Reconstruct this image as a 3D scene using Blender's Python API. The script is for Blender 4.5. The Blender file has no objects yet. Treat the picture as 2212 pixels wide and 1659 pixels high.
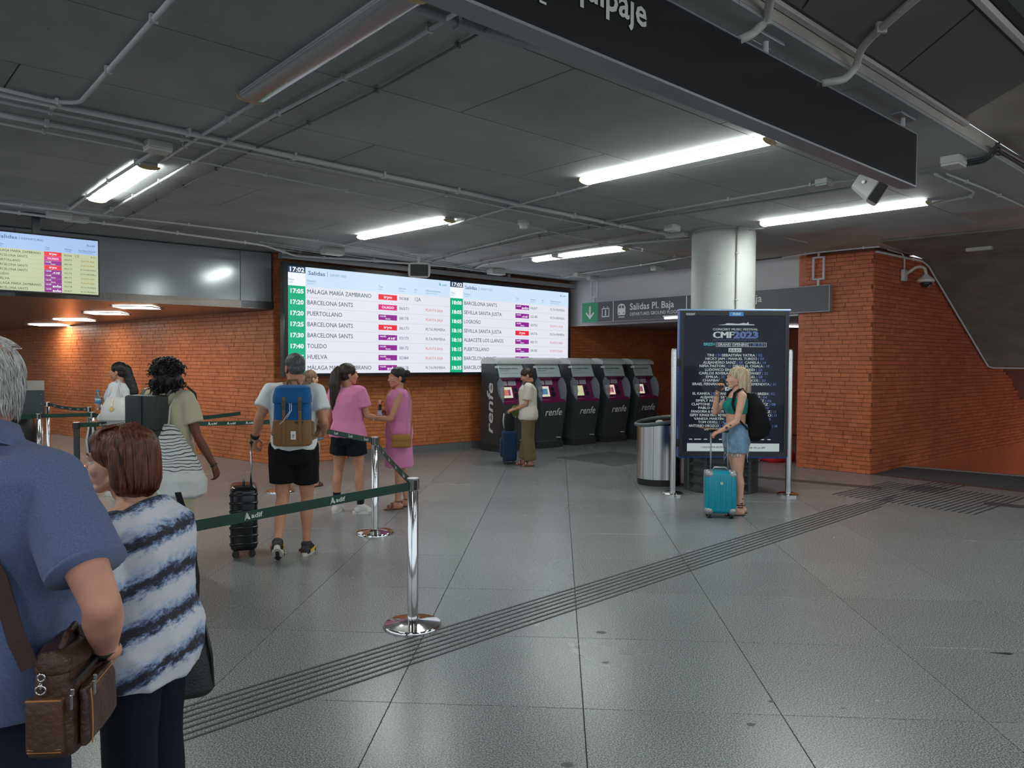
import bpy, bmesh, math, random
from mathutils import Vector, Matrix, Euler, noise
random.seed(7)
V = Vector
PI = math.pi
SC = bpy.context.scene
COL = SC.collection

# ------------------------------------------------------------------ camera, world, exposure
EYE = V((0, 0, 1.7))
FOC = 1640.0                       # focal length in pixels of the 2212 wide frame
ROT = Matrix.Rotation(math.radians(90 - 1.677), 3, 'X') @ Matrix.Rotation(math.radians(.286), 3, 'Z')
cd = bpy.data.cameras.new('camera')
cam = bpy.data.objects.new('camera', cd)
COL.objects.link(cam)
cam.location = EYE
cam.rotation_euler = ROT.to_euler()
cd.sensor_fit = 'HORIZONTAL'
cd.sensor_width = 36
cd.lens = FOC / 2212 * 36
cd.clip_start = .05
cd.clip_end = 200
SC.camera = cam
wd = bpy.data.worlds.new('world')
SC.world = wd
wd.use_nodes = True
wd.node_tree.nodes['Background'].inputs[0].default_value = (.80, .90, 1.0, 1)
wd.node_tree.nodes['Background'].inputs[1].default_value = 1.2
SC.view_settings.view_transform = 'Standard'
SC.view_settings.look = 'None'
SC.view_settings.gamma = 1
SC.view_settings.use_curve_mapping = False
SC.view_settings.exposure = 0.0
SC.cycles.caustics_reflective = False; SC.cycles.caustics_refractive = False; SC.cycles.sample_clamp_indirect = 5.0
TUBE = 38.0                        # strength of the ceiling luminaires
SCREEN = .95

def at(px, py, z=0.0):
    """point of the horizontal plane z under a sight line (floor spots, ceiling spots)"""
    d = ROT @ V(((px - 1106) / FOC, -(py - 829.5) / FOC, -1))
    return EYE + d * ((z - EYE.z) / d.z)

def azv(deg):
    return V((math.sin(math.radians(deg)), math.cos(math.radians(deg)), 0))

# ------------------------------------------------------------------ materials
MATS = {}
def mat(name, col=(.5, .5, .5), rough=.5, metal=0, spec=.5, emit=None, es=0, bump=0, bscale=200, trans=0, alpha=1, var=0, vscale=6, coat=0, sheen=0, vstretch=None):
    if name in MATS: return MATS[name]
    m = bpy.data.materials.new(name); MATS[name] = m
    m.use_nodes = True
    nt = m.node_tree; N = nt.nodes; L = nt.links
    b = N['Principled BSDF']
    b.inputs['Base Color'].default_value = (*col, 1)
    b.inputs['Roughness'].default_value = rough
    b.inputs['Metallic'].default_value = metal
    b.inputs['Specular IOR Level'].default_value = spec
    b.inputs['Transmission Weight'].default_value = trans
    b.inputs['Alpha'].default_value = alpha
    b.inputs['Coat Weight'].default_value = coat
    b.inputs['Sheen Weight'].default_value = sheen
    if emit:
        b.inputs['Emission Color'].default_value = (*emit, 1)
        b.inputs['Emission Strength'].default_value = es
    if bump or var:
        tc = N.new('ShaderNodeTexCoord')
        vec = tc.outputs['Object']
        if vstretch:
            mp = N.new('ShaderNodeMapping'); mp.inputs['Scale'].default_value = vstretch
            L.new(vec, mp.inputs[0]); vec = mp.outputs[0]
    if bump:
        n = N.new('ShaderNodeTexNoise'); n.inputs['Scale'].default_value = bscale; n.inputs['Detail'].default_value = 3
        L.new(vec, n.inputs['Vector'])
        bp = N.new('ShaderNodeBump'); bp.inputs['Strength'].default_value = bump; bp.inputs['Distance'].default_value = .01
        L.new(n.outputs[0], bp.inputs['Height']); L.new(bp.outputs[0], b.inputs['Normal'])
    if var:
        n = N.new('ShaderNodeTexNoise'); n.inputs['Scale'].default_value = vscale; n.inputs['Detail'].default_value = 5
        L.new(vec, n.inputs['Vector'])
        r = N.new('ShaderNodeValToRGB')
        r.color_ramp.elements[0].position = .3; r.color_ramp.elements[1].position = .7
        r.color_ramp.elements[0].color = (*[c * (1 - var) for c in col], 1)
        r.color_ramp.elements[1].color = (*[min(1, c * (1 + var)) for c in col], 1)
        L.new(n.outputs[0], r.inputs[0]); L.new(r.outputs[0], b.inputs['Base Color'])
    return m

def emat(name, col, s):
    return mat(name, col=(.02, .02, .02), rough=.35, emit=col, es=s)

def granite():
    m = bpy.data.materials.new('granite_tile'); MATS['granite'] = m
    m.use_nodes = True
    nt = m.node_tree; N = nt.nodes; L = nt.links; b = N['Principled BSDF']
    tc = N.new('ShaderNodeTexCoord'); ge = N.new('ShaderNodeNewGeometry')
    n1 = N.new('ShaderNodeTexNoise'); n1.inputs['Scale'].default_value = 140; n1.inputs['Detail'].default_value = 2
    n2 = N.new('ShaderNodeTexNoise'); n2.inputs['Scale'].default_value = 1.3; n2.inputs['Detail'].default_value = 6
    n3 = N.new('ShaderNodeTexVoronoi'); n3.inputs['Scale'].default_value = 120
    for n in (n1, n2, n3): L.new(ge.outputs['Position'], n.inputs['Vector'])
    r = N.new('ShaderNodeValToRGB'); e = r.color_ramp.elements
    e[0].position = .36; e[0].color = (.075, .080, .083, 1)
    e[1].position = .64; e[1].color = (.42, .44, .44, 1)
    e.new(.51).color = (.225, .238, .24, 1)
    L.new(n1.outputs[0], r.inputs[0])
    oi = N.new('ShaderNodeObjectInfo')
    mr = N.new('ShaderNodeMapRange'); mr.inputs[3].default_value = .93; mr.inputs[4].default_value = 1.06
    L.new(oi.outputs['Random'], mr.inputs[0])
    mr2 = N.new('ShaderNodeMapRange'); mr2.inputs[1].default_value = .3; mr2.inputs[2].default_value = .7; mr2.inputs[3].default_value = .97; mr2.inputs[4].default_value = 1.03
    L.new(n2.outputs[0], mr2.inputs[0])
    mu = N.new('ShaderNodeMath'); mu.operation = 'MULTIPLY'; L.new(mr.outputs[0], mu.inputs[0]); L.new(mr2.outputs[0], mu.inputs[1])
    mx = N.new('ShaderNodeVectorMath'); mx.operation = 'SCALE'; L.new(r.outputs[0], mx.inputs[0]); L.new(mu.outputs[0], mx.inputs['Scale'])
    L.new(mx.outputs[0], b.inputs['Base Color'])
    mr3 = N.new('ShaderNodeMapRange'); mr3.inputs[1].default_value = .3; mr3.inputs[2].default_value = .7; mr3.inputs[3].default_value = .27; mr3.inputs[4].default_value = .275
    L.new(n2.outputs[0], mr3.inputs[0]); L.new(mr3.outputs[0], b.inputs['Roughness'])
    b.inputs['Specular IOR Level'].default_value = .55
    return m

def concrete(name, col, var=.16, rough=.75, scale=1.1):
    m = bpy.data.materials.new(name); MATS[name] = m
    m.use_nodes = True
    nt = m.node_tree; N = nt.nodes; L = nt.links; b = N['Principled BSDF']
    ge = N.new('ShaderNodeNewGeometry')
    n1 = N.new('ShaderNodeTexNoise'); n1.inputs['Scale'].default_value = scale; n1.inputs['Detail'].default_value = 9; n1.inputs['Roughness'].default_value = .6
    n2 = N.new('ShaderNodeTexNoise'); n2.inputs['Scale'].default_value = 45; n2.inputs['Detail'].default_value = 3
    vo = N.new('ShaderNodeTexVoronoi'); vo.inputs['Scale'].default_value = 7
    for n in (n1, n2, vo): L.new(ge.outputs['Position'], n.inputs['Vector'])
    r = N.new('ShaderNodeValToRGB'); e = r.color_ramp.elements
    e[0].position = .3; e[0].color = (*[c * (1 - var) for c in col], 1)
    e[1].position = .7; e[1].color = (*[c * (1 + var) for c in col], 1)
    L.new(n1.outputs[0], r.inputs[0])
    # small pits and dark spots
    r2 = N.new('ShaderNodeValToRGB'); e2 = r2.color_ramp.elements
    e2[0].position = .035; e2[0].color = (.55, .55, .55, 1); e2[1].position = .07; e2[1].color = (1, 1, 1, 1)
    L.new(vo.outputs['Distance'], r2.inputs[0])
    mx = N.new('ShaderNodeVectorMath'); mx.operation = 'MULTIPLY'; L.new(r.outputs[0], mx.inputs[0]); L.new(r2.outputs[0], mx.inputs[1])
    oi = N.new('ShaderNodeObjectInfo')
    mr = N.new('ShaderNodeMapRange'); mr.inputs[3].default_value = .93; mr.inputs[4].default_value = 1.06
    L.new(oi.outputs['Random'], mr.inputs[0])
    sc = N.new('ShaderNodeVectorMath'); sc.operation = 'SCALE'; L.new(mx.outputs[0], sc.inputs[0]); L.new(mr.outputs[0], sc.inputs['Scale'])
    L.new(sc.outputs[0], b.inputs['Base Color'])
    b.inputs['Roughness'].default_value = rough
    bp = N.new('ShaderNodeBump'); bp.inputs['Strength'].default_value = .15; bp.inputs['Distance'].default_value = .006
    L.new(n2.outputs[0], bp.inputs['Height']); L.new(bp.outputs[0], b.inputs['Normal'])
    return m

def brickmat(name, c0, c1):
    m = bpy.data.materials.new(name); MATS[name] = m
    m.use_nodes = True
    nt = m.node_tree; N = nt.nodes; L = nt.links; b = N['Principled BSDF']
    ge = N.new('ShaderNodeNewGeometry'); oi = N.new('ShaderNodeObjectInfo')
    ad = N.new('ShaderNodeMath'); ad.operation = 'ADD'
    L.new(ge.outputs['Random Per Island'], ad.inputs[0]); L.new(oi.outputs['Random'], ad.inputs[1])
    fr = N.new('ShaderNodeMath'); fr.operation = 'FRACT'; L.new(ad.outputs[0], fr.inputs[0])
    r = N.new('ShaderNodeValToRGB'); e = r.color_ramp.elements
    e[0].position = 0; e[0].color = (*c0, 1); e[1].position = 1; e[1].color = (*c1, 1)
    L.new(fr.outputs[0], r.inputs[0])
    n1 = N.new('ShaderNodeTexNoise'); n1.inputs['Scale'].default_value = 14; n1.inputs['Detail'].default_value = 6
    n2 = N.new('ShaderNodeTexNoise'); n2.inputs['Scale'].default_value = .7; n2.inputs['Detail'].default_value = 4
    L.new(ge.outputs['Position'], n1.inputs['Vector']); L.new(ge.outputs['Position'], n2.inputs['Vector'])
    m1 = N.new('ShaderNodeMapRange'); m1.inputs[1].default_value = .3; m1.inputs[2].default_value = .7; m1.inputs[3].default_value = .82; m1.inputs[4].default_value = 1.12
    m2 = N.new('ShaderNodeMapRange'); m2.inputs[1].default_value = .3; m2.inputs[2].default_value = .7; m2.inputs[3].default_value = .84; m2.inputs[4].default_value = 1.10
    L.new(n1.outputs[0], m1.inputs[0]); L.new(n2.outputs[0], m2.inputs[0])
    mu = N.new('ShaderNodeMath'); mu.operation = 'MULTIPLY'; L.new(m1.outputs[0], mu.inputs[0]); L.new(m2.outputs[0], mu.inputs[1])
    sc = N.new('ShaderNodeVectorMath'); sc.operation = 'SCALE'; L.new(r.outputs[0], sc.inputs[0]); L.new(mu.outputs[0], sc.inputs['Scale'])
    L.new(sc.outputs[0], b.inputs['Base Color'])
    b.inputs['Roughness'].default_value = .42
    b.inputs['Specular IOR Level'].default_value = .4
    bp = N.new('ShaderNodeBump'); bp.inputs['Strength'].default_value = .25; bp.inputs['Distance'].default_value = .004
    L.new(n1.outputs[0], bp.inputs['Height']); L.new(bp.outputs[0], b.inputs['Normal'])
    return m

# ------------------------------------------------------------------ mesh building
class MB:
    def __init__(s): s.v = []; s.f = []
    def add(s, vs, fs):
        o = len(s.v); s.v += [V(p) for p in vs]; s.f += [tuple(i + o for i in f) for f in fs]; return s
    def box(s, x0, y0, z0, x1, y1, z1, M=None):
        vs = [V((x, y, z)) for z in (z0, z1) for y in (y0, y1) for x in (x0, x1)]
        if M is not None: vs = [M @ p for p in vs]
        return s.add(vs, [(0, 2, 3, 1), (4, 5, 7, 6), (0, 1, 5, 4), (2, 6, 7, 3), (0, 4, 6, 2), (1, 3, 7, 5)])
    def rbox(s, x0, y0, z0, x1, y1, z1, r=.01, M=None, seg=2):
        bm = bmesh.new()
        bmesh.ops.create_cube(bm, size=1)
        for v in bm.verts:
            v.co = V((x0 + (v.co.x + .5) * (x1 - x0), y0 + (v.co.y + .5) * (y1 - y0), z0 + (v.co.z + .5) * (z1 - z0)))
        bmesh.ops.bevel(bm, geom=bm.edges[:], offset=r, segments=seg, affect='EDGES', profile=.5)
        return s.bm(bm, M)
    def bm(s, bm, M=None):
        bm.verts.ensure_lookup_table()
        for i, v in enumerate(bm.verts): v.index = i
        vs = [(M @ v.co if M is not None else v.co.copy()) for v in bm.verts]
        fs = [tuple(v.index for v in f.verts) for f in bm.faces]
        bm.free()
        return s.add(vs, fs)
    def quad(s, a, b, c, d): return s.add([a, b, c, d], [(0, 1, 2, 3)])
    def prism(s, poly, a, b, axis='z', M=None):
        """polygon (2D) extruded from a to b along axis; the 2D axes are the other two in order"""
        def mk(p, t):
            q = {'z': (p[0], p[1], t), 'x': (t, p[0], p[1]), 'y': (p[0], t, p[1])}[axis]
            q = V(q); return M @ q if M is not None else q
        n = len(poly)
        vs = [mk(p, a) for p in poly] + [mk(p, b) for p in poly]
        fs = [tuple(range(n))[::-1], tuple(range(n, 2 * n))] + [(i, (i + 1) % n, n + (i + 1) % n, n + i) for i in range(n)]
        return s.add(vs, fs)
    def tube(s, pts, r, n=8, closed=False, cap=True, rs=None):
        pts = [V(p) for p in pts]; k = len(pts)
        vs = []; up = None
        for i, p in enumerate(pts):
            a = pts[(i - 1) % k] if (i or closed) else p; b = pts[(i + 1) % k] if (i < k - 1 or closed) else p
            t = (b - a)
            if t.length < 1e-9: t = V((0, 0, 1))
            t.normalize()
            if up is None:
                up = V((0, 0, 1)) if abs(t.z) < .9 else V((1, 0, 0))
            u = (up - t * up.dot(t))
            if u.length < 1e-6: u = t.orthogonal()
            u.normalize(); up = u
            w = t.cross(u)
            rr = rs[i] if rs else r
            for j in range(n):
                an = 2 * PI * j / n
                vs.append(p + (u * math.cos(an) + w * math.sin(an)) * rr)
        fs = []
        m = k if closed else k - 1
        for i in range(m):
            i2 = (i + 1) % k
            for j in range(n):
                j2 = (j + 1) % n
                fs.append((i * n + j, i * n + j2, i2 * n + j2, i2 * n + j))
        if cap and not closed:
            fs.append(tuple(range(n))[::-1]); fs.append(tuple(range((k - 1) * n, k * n)))
        return s.add(vs, fs)
    def ribbon(s, pts, h, th=.002, up=V((0, 0, 1))):
        """flat strap: path pts, height h along up, thickness th"""
        pts = [V(p) for p in pts]; k = len(pts); vs = []
        for i, p in enumerate(pts):
            t = pts[min(i + 1, k - 1)] - pts[max(i - 1, 0)]; t.normalize()
            u = up[i] if isinstance(up, list) else up
            u = (u - t * u.dot(t)).normalized(); w = t.cross(u)
            vs += [p + u * h / 2 + w * th / 2, p + u * h / 2 - w * th / 2, p - u * h / 2 - w * th / 2, p - u * h / 2 + w * th / 2]
        fs = []
        for i in range(k - 1):
            for j in range(4):
                fs.append((i * 4 + j, i * 4 + (j + 1) % 4, i * 4 + 4 + (j + 1) % 4, i * 4 + 4 + j))
        fs += [(3, 2, 1, 0), tuple(range((k - 1) * 4, k * 4))]
        return s.add(vs, fs)
    def lathe(s, prof, n=24, c=(0, 0, 0), M=None, a0=0, a1=2 * PI):
        c = V(c); full = abs(a1 - a0 - 2 * PI) < 1e-6; m = n if full else n + 1
        vs = []
        for r, z in prof:
            for j in range(m):
                an = a0 + (a1 - a0) * j / n
                p = c + V((r * math.cos(an), r * math.sin(an), z)); vs.append(M @ p if M is not None else p)
        fs = []
        for i in range(len(prof) - 1):
            for j in range(n):
                j2 = (j + 1) % m
                fs.append((i * m + j, i * m + j2, (i + 1) * m + j2, (i + 1) * m + j))
        if prof[0][0] > 1e-6: fs.append(tuple(range(m))[::-1])
        if prof[-1][0] > 1e-6: fs.append(tuple(range((len(prof) - 1) * m, len(prof) * m)))
        return s.add(vs, fs)
    def ell(s, c, r, M=None, sub=3):
        bm = bmesh.new(); bmesh.ops.create_icosphere(bm, subdivisions=sub, radius=1)
        c = V(c); r = (r, r, r) if not hasattr(r, '__len__') else r
        for v in bm.verts:
            p = V((v.co.x * r[0], v.co.y * r[1], v.co.z * r[2]))
            if M is not None: p = M @ p
            v.co = c + p
        return s.bm(bm)
    def rc(s, p0, r0, p1, r1, n=14, f0=False, f1=False, flat=1.0, fx=None):
        """round cone between two spheres; f0 / f1 make that end flat"""
        p0 = V(p0); p1 = V(p1); t = p1 - p0; l = t.length
        if l < 1e-6: return s.ell(p0, r0)
        t /= l
        u = fx if fx is not None else (V((0, 0, 1)) if abs(t.z) < .9 else V((1, 0, 0)))
        u = (u - t * u.dot(t)).normalized(); w = t.cross(u)
        rings = []
        if not f0:
            for k in range(1, 5):
                an = PI / 2 * k / 5; rings.append((-r0 * math.cos(an), r0 * math.sin(an)))
        rings.append((0, r0)); rings.append((l, r1))
        if not f1:
            for k in range(1, 5):
                an = PI / 2 * k / 5; rings.append((l + r1 * math.sin(an), r1 * math.cos(an)))
        vs = []
        for d, r in rings:
            for j in range(n):
                an = 2 * PI * j / n
                vs.append(p0 + t * d + u * math.cos(an) * r + w * math.sin(an) * r * flat)
        fs = []
        k = len(rings)
        for i in range(k - 1):
            for j in range(n):
                fs.append((i * n + j, i * n + (j + 1) % n, i * n + n + (j + 1) % n, i * n + n + j))
        if f0: fs.append(tuple(range(n))[::-1])
        else:
            vs.append(p0 - t * r0); q = len(vs) - 1
            fs += [((j + 1) % n, j, q) for j in range(n)]
        if f1: fs.append(tuple(range((k - 1) * n, k * n)))
        else:
            vs.append(p1 + t * r1); q = len(vs) - 1
            fs += [((k - 1) * n + j, (k - 1) * n + (j + 1) % n, q) for j in range(n)]
        return s.add(vs, fs)
    def loft(s, secs, n=24, p=2.0):
        """closed loft through sections (centre, rx, ry, yaw) of horizontal superellipses"""
        vs = []
        for sec in secs:
            c, rx, ry = V(sec[0]), sec[1], sec[2]
            yaw = sec[3] if len(sec) > 3 else 0
            tilt = sec[4] if len(sec) > 4 else 0      # slope of the section towards the front (dz per dy)
            for j in range(n):
                an = 2 * PI * j / n; ca, sa = math.cos(an), math.sin(an)
                x = rx * math.copysign(abs(ca) ** (2 / p), ca); y = ry * math.copysign(abs(sa) ** (2 / p), sa)
                z = tilt * y
                vs.append(c + V((x * math.cos(yaw) - y * math.sin(yaw), x * math.sin(yaw) + y * math.cos(yaw), z)))
        k = len(secs); fs = [tuple(range(n))[::-1], tuple(range((k - 1) * n, k * n))]
        for i in range(k - 1):
            for j in range(n):
                fs.append((i * n + j, i * n + (j + 1) % n, i * n + n + (j + 1) % n, i * n + n + j))
        return s.add(vs, fs)
    def txt(s, string, size, pos, M=None, align='LEFT', off=0.0, shear=0.0, xs=1.0):
        """flat lettering standing in the local XZ plane, facing -Y; pos is the baseline point"""
        vs, fs, w = glyphs(string, off, shear)
        k = size / .69
        dx = {'LEFT': 0, 'CENTER': -w / 2, 'RIGHT': -w}[align]
        out = []
        for p in vs:
            q = V((pos[0] + (p.x + dx) * k * xs, pos[1], pos[2] + p.y * k))
            out.append(M @ q if M is not None else q)
        return s.add(out, fs)
    def build(s, name, m, parent=None, smooth=False, auto=False):
        me = bpy.data.meshes.new(name)
        me.from_pydata([tuple(p) for p in s.v], [], s.f)
        fixn(me)
        return link(name, me, m, parent, smooth, auto)

def fixn(me):
    bm = bmesh.new(); bm.from_mesh(me)
    bmesh.ops.recalc_face_normals(bm, faces=bm.faces[:])
    bm.to_mesh(me); bm.free()

def link(name, me, m, parent=None, smooth=False, auto=False):
    o = bpy.data.objects.new(name, me); COL.objects.link(o)
    if m is not None: me.materials.append(m)
    if parent is not None: o.parent = parent
    if smooth or auto:
        me.polygons.foreach_set('use_smooth', [True] * len(me.polygons))
        if auto:
            bm = bmesh.new(); bm.from_mesh(me)
            for e in bm.edges:
                if len(e.link_faces) == 2 and e.calc_face_angle(0) > math.radians(38): e.smooth = False
            bm.to_mesh(me); bm.free()
    return o

GL = {}
def glyphs(string, off, shear):
    k = (string, off, shear)
    if k not in GL and off and 'M' in string:      # bolden by side-by-side copies: the outline of M does not offset cleanly
        vs, fs, w = glyphs(string, 0.0, shear); V2, F2 = [], []
        for dx in (-off, 0, off):
            o = len(V2); V2 += [v + V((dx, 0, 0)) for v in vs]; F2 += [tuple(i + o for i in f) for f in fs]
        GL[k] = (V2, F2, w)
    if k not in GL:
        cu = bpy.data.curves.new('t', 'FONT'); cu.body = string; cu.size = 1; cu.offset = off; cu.shear = shear
        cu.resolution_u = 2
        ob = bpy.data.objects.new('t', cu); COL.objects.link(ob)
        dg = bpy.context.evaluated_depsgraph_get()
        me = bpy.data.meshes.new_from_object(ob.evaluated_get(dg))
        vs = [v.co.copy() for v in me.vertices]; fs = [tuple(p.vertices) for p in me.polygons]
        w = max([v.x for v in vs] or [0])
        GL[k] = (vs, fs, w)
        bpy.data.objects.remove(ob); bpy.data.curves.remove(cu); bpy.data.meshes.remove(me)
    return GL[k]

def thing(name, label, cat, loc=(0, 0, 0), rotz=0, group=None):
    o = bpy.data.objects.new(name, None); COL.objects.link(o)
    o.empty_display_size = .1
    o.location = loc; o.rotation_euler = (0, 0, rotz)
    o['label'] = label; o['category'] = cat
    if group: o['group'] = group
    return o
def tag(o, label, cat, group=None):
    o['label'] = label; o['category'] = cat
    if group: o['group'] = group
    return o
def struct(o, label=None):
    o['kind'] = 'structure'
    if label: o['label'] = label
    return o
def dup(root, loc, rotz=None, label=None, group=None):
    r = root.copy(); COL.objects.link(r); r.location = loc
    if rotz is not None: r.rotation_euler = (0, 0, rotz)
    if label: r['label'] = label
    if group: r['group'] = group
    for ch in list(root.children):
        c = ch.copy(); COL.objects.link(c); c.parent = r
        for g in list(ch.children):
            d = g.copy(); COL.objects.link(d); d.parent = c
    return r
def yaw_of(v): return math.atan2(v.y, v.x)
# ------------------------------------------------------------------ plan of the hall
H = 3.45
aW = azv(49.65); nW = V((aW.y, -aW.x, 0))       # departures wall runs along aW, faces nW
PC = V((-3.85, 12.35, 0)); P0 = PC + aW * 6.69
K = V((5.49, 11.59, 0)); KL = V((4.68, 12.44, 0))
aS = azv(50.0); bL = azv(-53.0); aC = azv(47.7); nC = V((aC.y, -aC.x, 0))
aP = azv(45.0)

G_FLOOR = granite()
JOINT = mat('dark_joint', (.03, .03, .03), .8)
CONC = concrete('ceiling_concrete', (.385, .393, .395))
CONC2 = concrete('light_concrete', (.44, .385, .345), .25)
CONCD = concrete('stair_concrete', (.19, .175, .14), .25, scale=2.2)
CONCP = concrete('recess_board', (.21, .20, .19), .10, scale=2)
BR_O = brickmat('orange_brick', (.55, .165, .055), (.66, .215, .075))
BR_R = brickmat('red_brick', (.50, .125, .052), (.62, .175, .078))
MORT = mat('brick_mortar', (.19, .06, .03), .9); MORT2 = mat('orange_mortar', (.37, .115, .043), .9)
PLASTER = concrete('lilac_plaster', (.60, .58, .60), .06, .6, .5)
STEEL = mat('brushed_steel', (.62, .62, .61), .26, 1)
CHROME = mat('polished_steel', (.72, .71, .69), .10, 1)
GREYMETAL = mat('grey_metal_panel', (.40, .42, .43), .14, .25)
PIPE = mat('painted_conduit', (.62, .62, .62), .45)
BOXW = mat('white_plastic_box', (.62, .61, .58), .5)
BLACK = mat('black_plastic', (.015, .015, .016), .4)
DARKG = mat('dark_grey_paint', (.045, .05, .053), .35)
WHITEP = mat('white_print', (.80, .80, .80), .5)

# ---- floor
fb = bmesh.new()
bmesh.ops.create_grid(fb, x_segments=1, y_segments=1, size=24)
bmesh.ops.translate(fb, verts=fb.verts[:], vec=(0, 12, -.012))
E1 = V((6.42, 12.34, 0)); eD = (V((7.68, 11.34, 0)) - E1).normalized(); eN = V((-eD.y, eD.x, 0))   # edge of the stair well
if eN.y < 0: eN = -eN
sN = V((aS.y, -aS.x, 0))                                                                           # right of the side wall
def in_well(p): return (p - E1).dot(eN) > 0 and (p - K).dot(sN) > 0.0
for co, no in ((E1, eN), (K, sN)):
    bmesh.ops.bisect_plane(fb, geom=fb.verts[:] + fb.edges[:] + fb.faces[:], plane_co=co, plane_no=no)
bmesh.ops.delete(fb, geom=[f for f in fb.faces if in_well(f.calc_center_median())], context='FACES')
me = bpy.data.meshes.new('floor'); fb.to_mesh(me); fb.free()
floor = struct(link('floor', me, mat('floor_bed', (.055, .057, .058), .6)), 'polished grey granite station floor')
TS = .957
u_t = azv(3.5); v_t = V((u_t.y, -u_t.x, 0)); O_t = at(1249, 1378)
def tile_mesh(poly):
    bm = bmesh.new()
    vs = [bm.verts.new((p[0], p[1], -.0115)) for p in poly]
    f = bm.faces.new(vs)
    r = bmesh.ops.extrude_face_region(bm, geom=[f])
    top = [g for g in r['geom'] if isinstance(g, bmesh.types.BMVert)]
    bmesh.ops.translate(bm, verts=top, vec=(0, 0, .0115))
    bmesh.ops.delete(bm, geom=[f], context='FACES_ONLY')
    te = [e for e in bm.edges if all(v in top for v in e.verts)]
    bmesh.ops.bevel(bm, geom=te, offset=.0012, segments=1, affect='EDGES')
    bmesh.ops.recalc_face_normals(bm, faces=bm.faces[:])
    m = bpy.data.meshes.new('floor_tile'); bm.to_mesh(m); bm.free()
    return m
g = .0021
T0 = tile_mesh([(g, g), (TS - g, g), (TS - g, TS - g), (g, TS - g)]); T0.materials.append(G_FLOOR)
cand = []
for i in range(-30, 30):
    for j in range(-14, 24):
        c = O_t + v_t * (i + .5) * TS + u_t * (j + .5) * TS
        if c.y < 1.2 or c.y > 22 or abs(c.x) > c.y * .80 + 1.2: continue
        if (c - PC).dot(nW) < -1.0 and c.x > -4 and (c - P0).dot(azv(-42)) < -.3: continue
        if (c - PC).dot(V((bL.y, -bL.x, 0))) < -20: continue
        d1 = (c - PC).dot(V((-bL.y, bL.x, 0)))
        if c.x < -3.9 and (c - PC).dot(nW) < 0 and (c - PC).dot(V((bL.y, -bL.x, 0))) > .7: continue
        if c.y > 17.5 and c.x > 2: continue
        cand.append((c.y, i, j, c))
cand.sort(key=lambda t: t[0])
rot_t = Matrix.Rotation(yaw_of(v_t), 4, 'Z')
stuff = MB()
ntile = 0
for _, i, j, c in cand:
    o = O_t + v_t * i * TS + u_t * j * TS
    cs = [o, o + v_t * TS, o + v_t * TS + u_t * TS, o + u_t * TS]
    ins = [in_well(p) for p in cs]
    if all(ins): continue
    if any(ins):
        bm = bmesh.new(); bm.from_mesh(T0)
        Mx = Matrix.Translation(o) @ rot_t
        bm.transform(Mx)
        bmesh.ops.bisect_plane(bm, geom=bm.verts[:] + bm.edges[:] + bm.faces[:], plane_co=E1, plane_no=eN, clear_outer=True)
        bm.transform(Mx.inverted())
        me = bpy.data.meshes.new('floor_tile'); bm.to_mesh(me); bm.free(); me.materials.append(G_FLOOR)
    else: me = T0
    if ntile < 295:
        t = bpy.data.objects.new('floor_tile', me); COL.objects.link(t); t.parent = floor
        t.location = o; t.rotation_euler = (0, 0, yaw_of(v_t)); ntile += 1
    else:
        Mx = Matrix.Translation(o) @ rot_t
        stuff.add([Mx @ v.co for v in me.vertices], [tuple(p.vertices) for p in me.polygons])
if stuff.v:
    o = stuff.build('far_floor_tiles', G_FLOOR, floor); o['kind'] = 'stuff'
# tactile guide strip: parallel raised ribs let into the granite
RIB = mat('dark_rib', (.045, .047, .05), .5)
def ribs(name, a, b, offs, w=.022, cuts=None, ends=None):
    d = (b - a).normalized(); q = V((d.y, -d.x, 0)); L_ = (b - a).length
    for k, o_ in enumerate(offs):
        mb = MB(); s0, s1 = ends[k] if ends else (0, L_)
        Mx = Matrix.Translation(a + q * o_) @ Matrix.Rotation(yaw_of(d), 4, 'Z')
        mb.box(s0, -w / 2, -.004, s1, w / 2, .0035, Mx)
        mb.build(name, RIB, floor)
ga = at(330, 1584); gb = at(1930, 1072)
gl = (gb - ga).length
ribs('guide_rib', ga, gb, [(-.165 + .055 * k) for k in range(7)], .015,
     ends=[(0, gl - 1.05), (0, gl - .72), (0, gl - .5), (0, gl + .15), (0, gl + .25), (0, gl - .25), (0, gl - .85)])
# warning field with short ribs in rows, in front of the stair well
wc = at(2003, 1072); wa = aS; wq = V((wa.y, -wa.x, 0))
nf = 0
fieldm = MB()
for i in range(-11, 12):
    for j in range(-7, 8):
        c = wc + wq * i * .075 + wa * j * .115
        mb = MB(); Mx = Matrix.Translation(c) @ Matrix.Rotation(yaw_of(wa), 4, 'Z')
        fieldm.box(-.048, -.011, -.004, .048, .011, .0035, Mx)
o = fieldm.build('warning_ribs', RIB, floor); o['kind'] = 'stuff'
fieldm = MB(); wc2 = at(1325, 990)
for i in range(-9, 10):
    for j in range(-6, 7):
        c = wc2 + wq * i * .075 + wa * j * .115
        Mx = Matrix.Translation(c) @ Matrix.Rotation(yaw_of(wa), 4, 'Z')
        fieldm.box(-.048, -.011, -.004, .048, .011, .0032, Mx)
o = fieldm.build('warning_ribs', RIB, floor); o['kind'] = 'stuff'
ribs('guide_rib', at(1985, 1062), at(2050, 1045), [-.2, -.12, -.04, .04, .12, .2], .022)
BAND = mat('dark_granite_band', (.075, .077, .08), .4, bump=.05, var=.3, vscale=150)
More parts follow.
